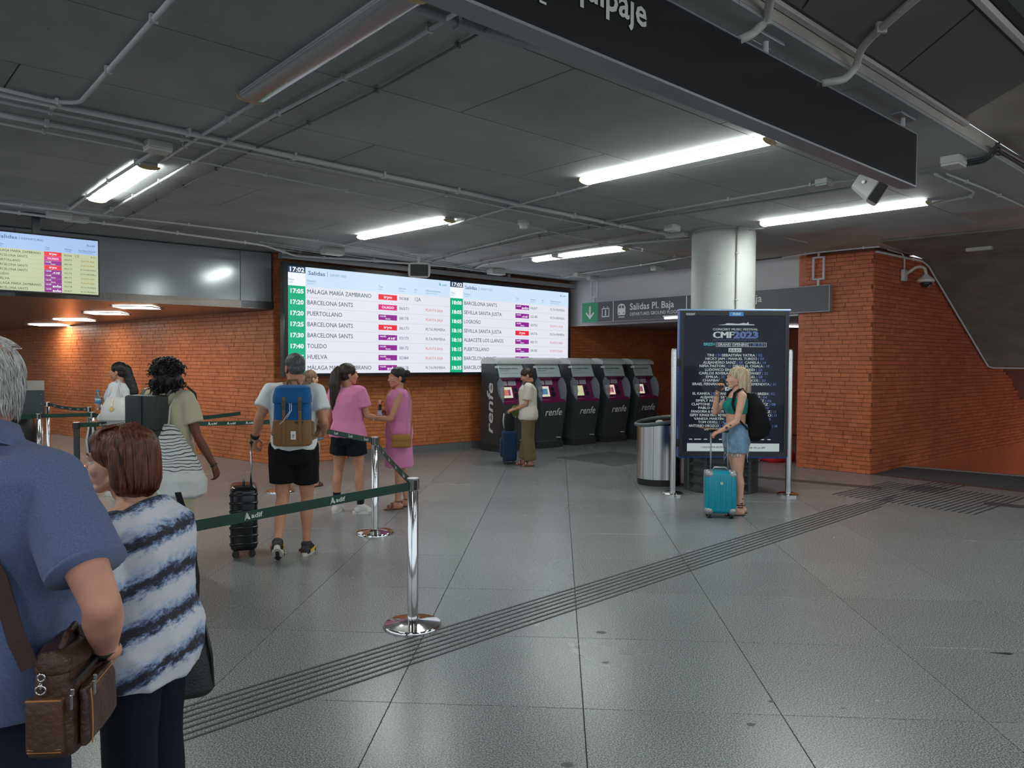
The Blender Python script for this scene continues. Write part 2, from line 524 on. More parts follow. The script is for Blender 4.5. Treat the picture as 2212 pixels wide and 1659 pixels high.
for a, b, w in ((at(1628, 1030), at(1905, 1055), .22), (at(2125, 1087), at(2330, 1107), .24)):
    d = (b - a).normalized(); mb = MB()
    mb.box(0, -w / 2, -.005, (b - a).length, w / 2, .0022, Matrix.Translation(a) @ Matrix.Rotation(yaw_of(d), 4, 'Z'))
    mb.build('granite_band', BAND, floor)
STAIN = mat('floor_stain', (.075, .078, .08), .5)
for k, (px, py, rx, ry) in enumerate(((1299, 1366, .035, .025), (1309, 1431, .022, .016), (1622, 1565, .022, .018), (1226, 1652, .030, .022), (1666, 1515, .016, .012), (1656, 1293, .03, .008), (1928, 1248, .02, .006), (1820, 1530, .010, .008), (2060, 1283, .014, .006), (1280, 1228, .03, .006))):
    c = at(px, py); rr_ = random.Random(k); n_ = 11
    mb = MB(); mb.prism([(c.x + rx * rr_.uniform(.75, 1.1) * math.cos(2 * PI * i / n_), c.y + ry * rr_.uniform(.75, 1.1) * math.sin(2 * PI * i / n_)) for i in range(n_)], .0, .0006); mb.build('stain', STAIN, floor)
c = at(2168, 1413); mb = MB(); mb.prism([(c.x - .07, c.y + .02), (c.x + .03, c.y - .012), (c.x + .06, c.y + .004), (c.x + .05, c.y + .02)], 0, .002); o = mb.build('dark_shard', mat('dark_shard', (.02, .02, .022), .4)); tag(o, 'small dark shard lying on the floor near the right edge', 'litter')
# landing plate at the head of the stairs down, with its pale edge and red line
landing = MB()
pA, pB, pC_, pD = at(1884, 1025), at(2300, 1074), V((8.3, 10.85, 0)), V((6.42, 12.34, 0))
landing.add([pA + V((0, 0, .004)), pB + V((0, 0, .004)), pC_ + V((0, 0, .030)), pD + V((0, 0, .030)), pA + V((0, 0, -.01)), pB + V((0, 0, -.01)), pC_ + V((0, 0, -.01)), pD + V((0, 0, -.01))],
            [(0, 1, 2, 3), (7, 6, 5, 4), (0, 4, 5, 1), (1, 5, 6, 2), (2, 6, 7, 3), (3, 7, 4, 0)])
o = struct(landing.build('stair_landing', mat('landing_mat', (.085, .087, .095), .7, bump=.3, bscale=160)), 'dark ribbed landing plate at the head of the stairs')
mb = MB(); mb.tube([pA + V((0, 0, .004)), pB + V((0, 0, .004))], .012, 6); mb.build('edge_strip', mat('red_brown_edge', (.10, .03, .025), .6), o)
mb = MB()
for k in range(2):
    p, q = (pD, pC_)
    Mx = Matrix.Translation(p) @ Matrix.Rotation(yaw_of(q - p), 4, 'Z')
mb.box(-.05, -.09, .005, (pC_ - pD).length, .03, .036, Mx)
mb.build('pale_edge', mat('pale_granite', (.30, .27, .27), .5), o)
mb = MB()
for k in range(14):
    p = E1 + eN * (.03 + .3 * k) + V((0, 0, -.16 * (k + 1)))
    Mx = Matrix.Translation(p) @ Matrix.Rotation(yaw_of(eD), 4, 'Z')
    mb.box(-.3, -.02, -.2, 3.6, .32, 0, Mx)
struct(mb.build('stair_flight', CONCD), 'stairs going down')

# ---- brick walls
BL_, BH_ = .285, .0645
def brick_mesh():
    mb = MB(); w, h, d, e = BL_ - .005, BH_ - .005, .010, .0015
    mb.add([(0, 0, 0), (w, 0, 0), (w, 0, h), (0, 0, h), (e, -d, e), (w - e, -d, e), (w - e, -d, h - e), (e, -d, h - e)],
           [(4, 5, 6, 7), (0, 1, 5, 4), (1, 2, 6, 5), (2, 3, 7, 6), (3, 0, 4, 7)])
    return mb
def brick_wall(name, label, org, d, length, z0, z1, bmat, nsingle, prefer=None, thick=.25, skip=None, mort=None):
    """local X along d, faces local -Y"""
    ang = yaw_of(d)
    mb = MB(); mb.box(0, 0, z0, length, thick, z1)
    w = struct(mb.build(name, mort or MORT), label)
    w.location = org; w.rotation_euler = (0, 0, ang)
    Mw = Matrix.Translation(org) @ Matrix.Rotation(ang, 4, 'Z')
    base = brick_mesh()
    me = bpy.data.meshes.new('brick'); me.from_pydata([tuple(p) for p in base.v], [], base.f); me.materials.append(bmat); fixn(me)
    rnd = random.Random(hash(name) % 1000 if False else len(name) * 31)
    lst = []
    nrow = int((z1 - z0) / BH_ + .02)
    for r in range(nrow):
        z = z0 + r * BH_ + .004
        x = -rnd.random() * BL_
        if r % 2: x = -((r * .37) % 1) * BL_
        while x < length:
            a, b = max(x, 0), min(x + BL_ * rnd.choice((1, 1, 1, .5)) , length)
            x = b if b > x else x + BL_
            if b - a < .05: continue
            if skip and skip((a + b) / 2, z): continue
            c = Mw @ V(((a + b) / 2, 0, z))
            dist = (c - EYE).length
            pr = prefer((a + b) / 2, z) if prefer else 0
            lst.append((pr * 100 + dist, a, b, z, rnd.uniform(-.003, .003)))
    lst.sort(key=lambda t: t[0])
    st = MB()
    for k, (_, a, b, z, dy) in enumerate(lst):
        sx = (b - a) / BL_
        if k < nsingle:
            o = bpy.data.objects.new('brick', me); COL.objects.link(o); o.parent = w
            o.location = (a + .003, dy, z); o.scale = (sx, 1, 1)
        else:
            st.add([V((a + .003 + p.x * sx, p.y + dy, z + p.z)) for p in base.v], base.f)
    if st.v:
        o = st.build('brickwork', bmat, w); o['kind'] = 'stuff'
    return w
wall_back = brick_wall('wall_back', 'orange brick wall behind the departure board', PC - aW * .02, aW, 12.4, 0, H, BR_O, 290,
                       prefer=lambda x, z: 0 if (z < 1.48 and x < 4.5) else 1, mort=MORT2)
wall_left = brick_wall('wall_left', 'long orange brick wall of the side passage', PC + bL * 14.2, -bL, 14.2, 0, 2.56, BR_O, 290,
                       prefer=lambda x, z: 0 if z > .3 else 1, mort=MORT2)
wall_pier = brick_wall('wall_center', 'red brick pier beside the stairs', KL, (K - KL).normalized(), (K - KL).length, 0, H, BR_R, 290)
wall_right = brick_wall('wall_right', 'red brick wall beside the stairs', K, aS, 14, 0, H, BR_R, 290, skip=lambda x, z: x > 2.3 and z > 3.45 - (x - 1.75) * .55 + .3)
mb = MB(); mb.box(0, 0, -4.6, 14, .25, 0); o = struct(mb.build('wall_lower', BR_R), 'brick wall going down beside the stairs'); o.location = K; o.rotation_euler = (0, 0, yaw_of(aS))
mb = MB(); mb.box(0, -.12, 0, 6, 0, H); o = struct(mb.build('wall_inner', BR_R), 'brick side of the pier'); o.location = KL; o.rotation_euler = (0, 0, yaw_of(aW))
mb = MB(); mb.box(12.5, -6.5, -4.6, 12.7, 0, 2.0); mb.box(1.5, -6.7, -4.6, 12.7, -6.5, H); o = struct(mb.build('wall_light_block', BR_R), 'unseen brick walls added round the stairs to block background light'); o.location = K; o.rotation_euler = (0, 0, yaw_of(aS))  # added out of view to keep the bright world out of wall_right's reflections
# end wall of the passage behind the ticket machines
mb = MB(); mb.box(-.5, 0, 0, 6.2, .2, 2.6)
o = struct(mb.build('wall_far', BR_R), 'dark brick end wall'); o.location = P0 + aW * 5.2; o.rotation_euler = (0, 0, yaw_of((KL - P0).normalized()))
# grey skirting under the departures wall
mb = MB(); mb.box(1.3, -.05, 0, 6.6, .0, .13)
o = struct(mb.build('baseboard_back', mat('dark_skirting', (.16, .165, .17), .4)), 'grey metal baseboard'); o.location = PC; o.rotation_euler = (0, 0, yaw_of(aW))

# ---- grey metal fascia with soffit over the side passage
fas = MB(); fas.box(-8, .03, 2.53, -.06, .10, 3.44)
o = struct(fas.build('trim_1', DARKG), 'grey metal fascia over the passage'); o.location = PC; o.rotation_euler = (0, 0, yaw_of(aW))
for x0, x1 in ((-.56, -.06), (-3.55, -.566), (-6.55, -3.556), (-8, -6.556)):
    mb = MB(); mb.rbox(x0, 0, 2.53, x1, .035, 3.43, .004); mb.build('fascia_panel', GREYMETAL, o)
sof = MB()
q0, q1 = PC + V((0, 0, 2.53)), PC - aW * 8 + V((0, 0, 2.53))
sf = azv(-40.35)
q2, q3 = q1 + bL * 15 - V((0, 0, .15)), q0 + bL * 15 - V((0, 0, .15))
sof.add([q0, q1, q2, q3] + [p + V((0, 0, .12)) for p in (q0, q1, q2, q3)], [(0, 1, 2, 3), (4, 7, 6, 5), (0, 4, 5, 1), (1, 5, 6, 2), (2, 6, 7, 3), (3, 7, 4, 0)])
soffit = struct(sof.build('trim_2', mat('soffit_metal', (.30, .255, .22), .22, .75)), 'satin metal soffit of the side passage')
def soffit_z(p): return 2.53 - .15 * max(0, (p - PC).dot(-nW)) / (bL.dot(-nW) * 15)
# end of the passage with a glazed door
pe = PC + bL * 14.2
mb = MB(); mb.box(-9, 0, 2.06, .1, .2, 2.5); o = struct(mb.build('wall_end', mat('grey_header', (.16, .15, .13), .5)), 'dull header over the glass door'); o.location = pe; o.rotation_euler = (0, 0, yaw_of(aW))
DOORF = mat('pale_door_frame', (.42, .40, .37), .4)
GLASS = mat('clear_glass', (.9, .95, .95), .03, trans=1.0)
dr = struct(thing('door_1', 'x', 'door')); del dr['category']; dr['label'] = 'glazed passage door in a pale frame'
dr.location = pe; dr.rotation_euler = (0, 0, yaw_of(aW))
mb = MB(); mb.box(-9, -.12, 2.0, .0, .0, 2.22); mb.build('door_header', DOORF, dr)
for x in (-.11, -1.35, -2.6, -3.85, -5.1): mb = MB(); mb.box(x, -.06, 0, x + .1, 0, 2.0); mb.build('door_post', DOORF, dr)
for x in (-1.25, -2.5, -3.75, -5.0): mb = MB(); mb.box(x, -.035, .02, x + 1.14, -.025, 2.0); mb.build('door_pane', GLASS, dr)
mb = MB(); mb.box(-9, 2.5, 0, .5, 2.6, 2.6); o = struct(mb.build('wall_beyond', mat('pale_stone', (.45, .42, .34), .7, var=.4, vscale=5)), 'pale wall beyond the door'); o.location = pe; o.rotation_euler = (0, 0, yaw_of(aW))

# ---- lilac plaster fascia above the ticket machine passage
fd = (KL - P0).normalized(); fl = (KL - P0).length
mb = MB(); mb.box(0, 0, 2.5, fl, .12, H)
lintel = struct(mb.build('lintel', PLASTER), 'pale lilac plaster band above the hanging sign'); lintel.location = P0; lintel.rotation_euler = (0, 0, yaw_of(fd))
mb = MB(); mb.box(0, -.02, 2.475, fl, .14, 2.5); mb.build('lower_edge', PLASTER, lintel)
# slatted soffit behind it
sl = struct(thing('ceiling_slats', 'x', 'x')); del sl['category']; sl['label'] = 'slatted soffit of the ticket machine passage'
sl.location = P0; sl.rotation_euler = (0, 0, yaw_of(fd))
SLAT = mat('soffit_slat', (.28, .27, .27), .4, .3)
for k in range(38):
    mb = MB(); mb.box(0, .16 + k * .13, 2.49, fl + .3, .16 + k * .13 + .10, 2.505); mb.build('slat', SLAT, sl)
mb = MB(); mb.box(0, .1, 2.56, fl + .3, 5.4, 2.6); mb.build('slat_backing', BLACK, sl)

# ---- ceiling
mb = MB()
def cpt(n_, a_, z): return V((nC.x * n_ + aC.x * a_, nC.y * n_ + aC.y * a_, z))
mb.add([cpt(-2.038, -9, H + .02), cpt(-2.038, 11.8, H + .02), cpt(-22, 22, H + .02), cpt(-22, -9, H + .02), cpt(-2.038, -9, H + .13), cpt(-2.038, 11.8, H + .13), cpt(-22, 22, H + .13), cpt(-22, -9, H + .13)],
       [(0, 1, 2, 3), (7, 6, 5, 4), (0, 4, 5, 1), (1, 5, 6, 2), (2, 6, 7, 3), (3, 7, 4, 0)])
ceiling = struct(mb.build('ceiling', CONC2), 'low grey concrete ceiling with plank joints')
PW, PL = 1.1, 2.45
rC = yaw_of(aC)
pm = MB(); pm.box(.0045, .0045, 0, PL - .0045, PW - .0045, .025)
pme = bpy.data.meshes.new('ceiling_panel'); pme.from_pydata([tuple(p) for p in pm.v], [], pm.f); pme.materials.append(CONC); fixn(pme)
for j in range(14):
    for i in range(-5, 9):
        a0 = i * PL + (j % 2) * .9; n1 = -2.038 - j * PW
        c = cpt(n1 - PW / 2, a0 + PL / 2, 0)
        if c.y < -4 or abs(c.x) > max(c.y, 1) * .9 + 4: continue
        if (c - PC).dot(nW) < -1.6: continue
        if (c - K).dot(V((-(KL - K).y, (KL - K).x, 0)).normalized()) < -9: continue
        if a0 + PL > 12.0 and j < 5: continue
        o = bpy.data.objects.new('ceiling_panel', pme); COL.objects.link(o); o.parent = ceiling
        p = cpt(n1, a0, H); o.location = p; o.rotation_euler = (0, 0, rC)
# recess along the edge of the low ceiling, above the near sign
mb = MB(); ZR = 3.565
mb.add([cpt(-2.038, -9, ZR + .02), cpt(-2.038, 14, ZR + .02), cpt(-1.31, 14, ZR + .02), cpt(-1.31, -9, ZR + .02), cpt(-2.038, -9, ZR + .1), cpt(-2.038, 14, ZR + .1), cpt(-1.31, 14, ZR + .1), cpt(-1.31, -9, ZR + .1)],
       [(0, 1, 2, 3), (7, 6, 5, 4), (0, 4, 5, 1), (1, 5, 6, 2), (2, 6, 7, 3), (3, 7, 4, 0)])
rec = struct(mb.build('ceiling_recess', CONC2), 'raised strip of ceiling with dark boards')
gd = azv(3.0)
def on_n(x0, n_):   # point of the joint line through (x0, at n=-2.0) with direction gd where n = n_
    p = V((x0, (x0 * nC.x + 2.0) / -nC.y if False else 0, 0))
    # solve n(p0 + gd*t) = n_, with p0 = (x0, y) chosen so that n(p0) = -2.0
    y0 = (-2.0 - nC.x * x0) / nC.y
    p0 = V((x0, y0, 0)); t = (n_ + 2.0) / nC.dot(gd)
    return p0 + gd * t
xs = [3.42 - .95 * k for k in range(9)]
for k in range(8):
    a, b = xs[k + 1] + .006, xs[k] - .006
    ps = [on_n(a, -1.985), on_n(b, -1.985), on_n(b, -1.36), on_n(a, -1.36)]
    mb = MB(); mb.add([p + V((0, 0, ZR)) for p in ps] + [p + V((0, 0, ZR + .02)) for p in ps], [(0, 1, 2, 3), (7, 6, 5, 4), (0, 4, 5, 1), (1, 5, 6, 2), (2, 6, 7, 3), (3, 7, 4, 0)])
    mb.build('recess_panel', CONCP, rec)
TRIM = mat('pale_edge_trim', (.62, .57, .56), .5)
mb = MB(); Mx = Matrix.Translation(cpt(-2.03, 0, 0)) @ Matrix.Rotation(rC, 4, 'Z')
e0 = cpt(0, 0, 0)
mb.box(-8, -.035, 3.53, 6.55, .0, 3.555, Mx); struct(mb.build('trim_3', TRIM), 'pale strip along the ceiling edge')
mb = MB(); Mx = Matrix.Translation(cpt(-1.33, 0, 0)) @ Matrix.Rotation(rC, 4, 'Z')
mb.box(-8, -.03, 3.548, 14, .0, 3.59, Mx); struct(mb.build('trim_4', TRIM), 'pale strip along the far side of the recess')
mb = MB(); Mx = Matrix.Translation(cpt(-1.30, 0, 0)) @ Matrix.Rotation(rC, 4, 'Z')
mb.box(-8, -12, 4.2, 14, 0, 4.3, Mx); mb.box(-8, -.06, 3.6, 14, 0, 4.2, Mx)
struct(mb.build('ceiling_high', mat('dark_upper', (.035, .035, .035), .8)), 'dark higher ceiling')
# darker ceiling field before the stairs and the sloping underside of the upper flight
mb = MB()
k1, k2 = at(1925, 519, H), at(2300, 483, H)
dd = (k2 - k1).normalized(); qq = V((-dd.y, dd.x, 0))
if qq.y < 0: qq = -qq
Mx = Matrix.Translation(V((k1.x, k1.y, 0))) @ Matrix.Rotation(yaw_of(dd), 4, 'Z')
mb.box(-.15, 0, H - .012, 8, 6, H + .05, Mx) if qq.dot(Mx.to_3x3() @ V((0, 1, 0))) > 0 else mb.box(-.15, -6, H - .012, 8, 0, H + .05, Mx)
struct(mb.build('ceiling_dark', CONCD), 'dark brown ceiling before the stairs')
mb = MB()
prof = [(1.70, 3.46), (4.75, 1.66), (12.6, 1.66), (12.6, 2.0), (5.0, 2.0), (2.4, 3.6), (1.7, 3.6)]
vs = []
Ms = Matrix.Translation(K) @ Matrix.Rotation(yaw_of(aS), 4, 'Z')
mb2 = MB()
for p in prof: mb2.v.append(Ms @ V((p[0], -.012, p[1])))
for p in prof: mb2.v.append(Ms @ V((p[0], -6.5, p[1])))
n_ = len(prof)
mb2.f = [tuple(range(n_)), tuple(range(n_, 2 * n_))[::-1]] + [(i, (i + 1) % n_, n_ + (i + 1) % n_, n_ + i) for i in range(n_)]
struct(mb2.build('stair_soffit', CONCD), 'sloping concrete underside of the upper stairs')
# round column
colc = V((2.82, 10.21, 0))
mb = MB(); mb.lathe([(.415, 0), (.415, H - .03), (.405, H - .015), (.41, H + .01)], 64, colc)
column = struct(mb.build('column', concrete('column_paint', (.52, .53, .50), .06, .6, 1.5), auto=True), 'round pale grey concrete column')

mb = MB(); an = math.radians(-92)
for q in ((.428, .012),): mb.tube([colc + V((q[0] * math.cos(an + .18), q[0] * math.sin(an + .18), z)) for z in (.7, H)], q[1], 8)
for z in (1.2, 1.9, 2.5, 3.1): mb.rbox(colc.x + .43 * math.cos(an + .18) - .02, colc.y + .43 * math.sin(an + .18) - .012, z, colc.x + .43 * math.cos(an + .18) + .02, colc.y + .43 * math.sin(an + .18) + .012, z + .02, .003)
mb.build('column_conduit', mat('cream_conduit', (.55, .52, .44), .45), column, smooth=True)
# ------------------------------------------------------------------ luminaires
LIT = emat('lit_diffuser', (.93, 1.0, .97), TUBE)
UNLIT = mat('unlit_diffuser', (.34, .34, .35), .22, coat=.3)
LHOUS = mat('lamp_housing', (.55, .55, .55), .4)
LCAP = mat('lamp_end_cap', (.55, .40, .20), .5)
LAMP0 = {}
def lamp(c, az, label, lit=True, ln=1.9):
    """surface luminaire; origin on the ceiling, local X along the tube"""
    t = thing('ceiling_luminaire', label, 'light', c, yaw_of(azv(az)), 'tube luminaires under the ceiling' if lit else None)
    if lit in LAMP0:
        for ch in LAMP0[lit].children:
            d = ch.copy(); COL.objects.link(d); d.parent = t
        return t
    LAMP0[lit] = t
    mb = MB(); mb.rbox(-ln / 2, -.075, -.032, ln / 2, .075, 0, .006); mb.build('housing', LHOUS, t)
    prof = [(-.088, -.028)] + [(.088 * math.sin(a), -.034 - .024 * math.cos(a)) for a in [(-1 + i / 6) * PI / 2 * .98 for i in range(13)]] + [(.088, -.028)]
    mb = MB(); mb.prism(prof, -ln / 2 + .02, ln / 2 - .02, 'x'); mb.build('diffuser', LIT if lit else UNLIT, t, auto=True)
    prof2 = [(y * 1.05, z if i in (0, 14) else z - .004) for i, (y, z) in enumerate(prof)]
    for x in (-ln / 2, ln / 2 - .02):
        mb = MB(); mb.prism(prof2, x, x + .02, 'x'); mb.build('end_cap', LCAP, t)
    return t
def mid(a, b): return (a + b) / 2
def lc(a, b, z=3.38): m = mid(at(*a, z), at(*b, z)); return V((m.x, m.y, H))
lamp(lc((545, 222), (880, 12)), -41, 'unlit luminaire with a dull silver cover near the top of the picture', False)
lamp(lc((1265, 400), (1660, 315)), -43.5, 'lit tube luminaire nearest the long dark hanging sign')
lamp(lc((210, 440), (322, 368)), -41, 'lit tube luminaire above the small departures monitor')
lamp(lc((782, 518), (970, 484)), -45, 'lit tube luminaire above the left half of the big departure board')
lamp(lc((1160, 568), (1348, 542)), -45, 'lit tube luminaire above the ticket machines')
lamp(lc((1650, 491), (2003, 445)), -45, 'lit tube luminaire beside the round column, towards the brick pier')
for k, (x, y) in enumerate(((-3.5, 1.7), (-6.2, 4.9), (1.9, 1.2), (4.3, 3.3), (6.6, 5.6), (-.6, -1.6), (4.3, -2.2), (7.5, .5), (-9, 7.6))):
    t = lamp(V((x, y, H)), -43, 'tube luminaire beyond the edge of the picture')
# recessed square lights of the passage soffit
WARM = emat('warm_panel', (1.0, .90, .76), 22)
for k, (p, w, d) in enumerate((((296, 664.5), .72, .62), ((231, 677.5), .74, .62), ((161, 691.5), .76, .66), ((107, 702.5), .82, .7))):
    c = at(p[0], p[1], 2.47)
    for _ in range(12): c = at(p[0], p[1], soffit_z(c) - .012)
    t = thing('soffit_light', ('largest', 'second largest', 'third', 'smallest and farthest')[k] + ' of the four square lights in the passage soffit', 'light', c, math.radians(9), 'square lights in the passage soffit')
    w *= .78; d *= .8
    mb = MB(); mb.box(-w / 2, -d / 2, -.004, w / 2, d / 2, .006); mb.build('light_panel', WARM, t)
    mb = MB()
    for x0, y0, x1, y1 in ((-w / 2 - .03, -d / 2 - .03, w / 2 + .03, -d / 2), (-w / 2 - .03, d / 2, w / 2 + .03, d / 2 + .03), (-w / 2 - .03, -d / 2, -w / 2, d / 2), (w / 2, -d / 2, w / 2 + .03, d / 2)):
        mb.box(x0, y0, -.006, x1, y1, .008)
    mb.build('frame', LHOUS, t)

# ------------------------------------------------------------------ departure boards
INK = emat('screen_ink', (.10, .16, .24), .55); INKB = emat('screen_header_ink', (.08, .17, .42), .7)
TEALI = emat('screen_teal_ink', (.18, .45, .62), .75); REDI = emat('screen_red_ink', (.80, .22, .20), .75)
WHI = emat('screen_white', (.92, .95, 1.0), .98); HDR = emat('screen_header', (.66, .82, 1.0), .95)
BODY = emat('screen_body', (.86, .88, .97), .90); GRN = emat('screen_green', (.0, .52, .25), .80)
NAVY = emat('screen_navy', (.03, .09, .20), .5); C_RED = emat('logo_red', (.95, .02, .05), .85); C_PINK = emat('logo_pink', (.88, .02, .28), .8)
C_PUR = emat('logo_purple', (.36, .02, .36), .75); RULE = emat('screen_rule', (.50, .54, .64), .7)
YBODY = emat('monitor_body', (.62, .68, .42), .85); YHDR = emat('monitor_header', (.42, .60, .95), .9); GINK = emat('monitor_ink', (.05, .12, .06), .4); YINK = emat('monitor_yellow_ink', (.50, .33, .03), .6)
def adif(mb, x, y, z, h):
    """emblem: a split leaning triangle, then the word"""
    for p in ([(0, 0), (.30, .98), (.42, 1.0), (.16, .28), (.10, .05)], [(.20, .18), (.46, .95), (.62, .62), (.40, .30)], [(.44, .28), (.66, .55), (.88, .12), (.60, .10)]):
        n = len(p); mb.add([V((x + a * h, y, z + b * h)) for a, b in p], [tuple(range(n))])
def fit(mb, s, cap, wid, pos, off=.012, shear=0, align='LEFT'):
    _, _, w = glyphs(s, off, shear)
    mb.txt(s, cap, pos, off=off, shear=shear, align=align, xs=wid / (w * cap / .69) if wid else 1)
class Ink:
    def __init__(s): s.l = []
    def __getitem__(s, k): mb = MB(); s.l.append((k, mb)); return mb
    def build(s, parent):
        for (nm, m), mb in s.l: mb.build(nm, m, parent)
def rect(mb, x0, z0, x1, z1, y): mb.add([V((x0, y, z0)), V((x1, y, z0)), V((x1, y, z1)), V((x0, y, z1))], [(0, 1, 2, 3)])
def oper(ink, kind, x, z, w, h, y):
    col = {'i': C_RED, 'o': C_PINK}.get(kind[0], C_PUR)
    rect(ink[('operator_tag', col)], x, z, x + w, z + h, y)
    mb = ink[('operator_lettering', WHI)]; y2 = y - .0015
    if kind == 'iryo': fit(mb, 'iryo', h * .50, w * .44, (x + w * .28, y2, z + h * .30), .02)
    elif kind == 'ouigo': fit(mb, 'OUIGO', h * .42, w * .66, (x + w * .17, y2, z + h * .28), .02)
    else:
        fit(mb, 'renfe', h * .34, w * .34, (x + w * .06, y2, z + h * .56), .008, .25)
        word = kind.split('-')[1]
        if word == 'avlo': fit(mb, 'avlo', h * .56, w * .50, (x + w * .46, y2, z + h * .12), .025)
        elif word == 'AVE': fit(mb, 'AVE', h * .42, w * .46, (x + w * .46, y2, z + h * .14), .02, .35)
        else: fit(mb, word, h * .28, w * .28, (x + w * .36, y2, z + h * .14), .01, .2)
bd_az = 46.5
BP = V((-3.52, 11.91, 1.498))
board = thing('departure_board', 'huge lit departure board of two screens on the brick wall', 'display', BP, yaw_of(azv(bd_az)))
BWID, BHT, HW = 6.507, 1.69, 3.254
mb = MB(); mb.box(-.06, .012, -.05, BWID + .06, .12, BHT + .06)
mb.build('casing', mat('board_casing', (.03, .032, .035), .35), board)
for nm, x0, z0, x1, z1 in (('frame_left', -.06, -.05, 0, BHT + .06), ('frame_right', BWID, -.05, BWID + .06, BHT + .06), ('frame_top', 0, BHT, BWID, BHT + .06), ('frame_bottom', 0, -.05, BWID, 0)):
    mb = MB(); mb.box(x0, -.02, z0, x1, .012, z1); mb.build('frame', mat('board_frame', (.02, .022, .025), .25), board)
mb = MB(); mb.box(-.12, -.05, BHT + .10, BWID + .2, .06, BHT + .185)
for x in (1.6, 4.7): mb.box(x, -.03, BHT + .18, x + .07, .03, BHT + .27)
mb.build('support_rail', mat('galvanised_rail', (.33, .33, .33), .5, .4), board)
halves = [
    ['17:05 MÁLAGA MARÍA ZAMBRANO|iryo|06368|12A|', '17:20 BARCELONA SANTS|ouigo|06571||P', '17:20 PUERTOLLANO|r-Avant|08170||P', '17:25 BARCELONA SANTS|iryo|06171||1', '17:30 BARCELONA SANTS|r-AVE|03173||1',
     '17:40 TOLEDO|r-Avant|08172||P', '17:45 HUELVA|r-Alvia|02384||P', '17:50 MÁLAGA MARÍA ZAMBRANO|r-avlo|02178||1'],
    ['18:00 BARCELONA SANTS|r-avlo|06307||1', '18:05 SEVILLA SANTA JUSTA|r-AVE|02180||1', '18:05 LOGROÑO|r-Alvia|00701||P', '18:10 SEVILLA SANTA JUSTA|iryo|06376||1', '18:10 ALBACETE LOS LLANOS|r-Avant|08173||P',
     '18:15 PUERTOLLANO|r-Avant|08180||P', '18:30 BARCELONA SANTS|r-AVE|03183||P', '18:35 BARCELONA SANTS|iryo|06391||1']]
for h, rows in enumerate(halves):
    x0 = h * HW
    mb = MB(); rect(mb, x0, 0, x0 + HW, BHT, -.001); sc = mb.build('screen', BODY, board)
    ink = Ink()
    rect(ink[('header', HDR)], x0, 1.385, x0 + HW, BHT, -.003); rect(ink[('header_cell', WHI)], x0, 1.385, x0 + .307, 1.59, -.005)
    rect(ink[('time_column', GRN)], x0, 0, x0 + .307, 1.385, -.004); rect(ink[('clock_box', NAVY)], x0, 1.588, x0 + .307, BHT, -.005)
    fit(ink[('white_lettering', WHI)], '17:02', .068, .27, (x0 + .02, -.0065, 1.606), .03)
    t_ = ink[('title', INKB)]
    fit(t_, 'Salidas', .062, .30, (x0 + .355, -.005, 1.575), .012); rect(t_, x0 + .70, 1.565, x0 + .706, 1.65, -.005)
    fit(ink[('header_lettering', TEALI)], 'DEPARTURES', .040, .30, (x0 + .745, -.005, 1.578), .0)
    for x, a, b, ww in ((.01, 'Hora', 'TIME', .10), (.335, 'Destino', 'DESTINATION', .16), (1.68, 'Tren', 'TRAIN', .09), (2.10, 'Número', 'NUMBER', .16), (2.43, 'Vía', 'PLATFORM', .06), (2.685, 'Observaciones', 'REMARKS', .34)):
        hl = ink[('header_lettering', TEALI)]; fit(hl, a, .034, ww, (x0 + x, -.0065, 1.463), .008); fit(hl, b, .018, ww * .8, (x0 + x, -.0065, 1.425), 0)
    adif(ink[('operator_emblem', emat('screen_teal', (.0, .42, .46), .7))], x0 + 2.985, -.0065, 1.585, .062)
    fit(hl, 'adif', .034, .11, (x0 + 3.06, -.0065, 1.592), .01)
    for k, r in enumerate(rows):
        z = 1.305 - .174 * k
        d, op, num, via, ob = r.split('|'); tm, de = d[:5], d[6:]
        fit(ink[('time_lettering', WHI)], tm, .066, .245, (x0 + .03, -.0065, z - .035), .035)
        wid = {'MÁLAGA MARÍA ZAMBRANO': 1.20, 'BARCELONA SANTS': .84, 'PUERTOLLANO': .635, 'TOLEDO': .35, 'HUELVA': .36, 'SEVILLA SANTA JUSTA': .97, 'LOGROÑO': .42, 'ALBACETE LOS LLANOS': 1.02}[de]
        fit(ink[('destination_lettering', INK)], de, .068, wid, (x0 + .335, -.004, z - .03), .006)
        oper(ink, op, x0 + 1.68, z - .045, .385, .092, -.004)
        fit(ink[('number_lettering', INK)], num, .05, .20, (x0 + 2.11, -.004, z - .025), 0)
        if via: fit(ink[('number_lettering', INK)], via, .068, .15, (x0 + 2.43, -.004, z - .03), 0)
        if ob == 'P': fit(ink[('remark_red', REDI)], 'PLANTA BAJA', .048, .40, (x0 + 2.69, -.004, z - .025), 0)
        if ob == '1': fit(ink[('remark_lettering', INK)], 'PLTA.PRIMERA', .048, .45, (x0 + 2.69, -.004, z - .025), 0)
        if k: rect(ink[('rule', RULE)], x0 + .307, z + .084, x0 + HW, z + .0865, -.003)
    ink.build(board)

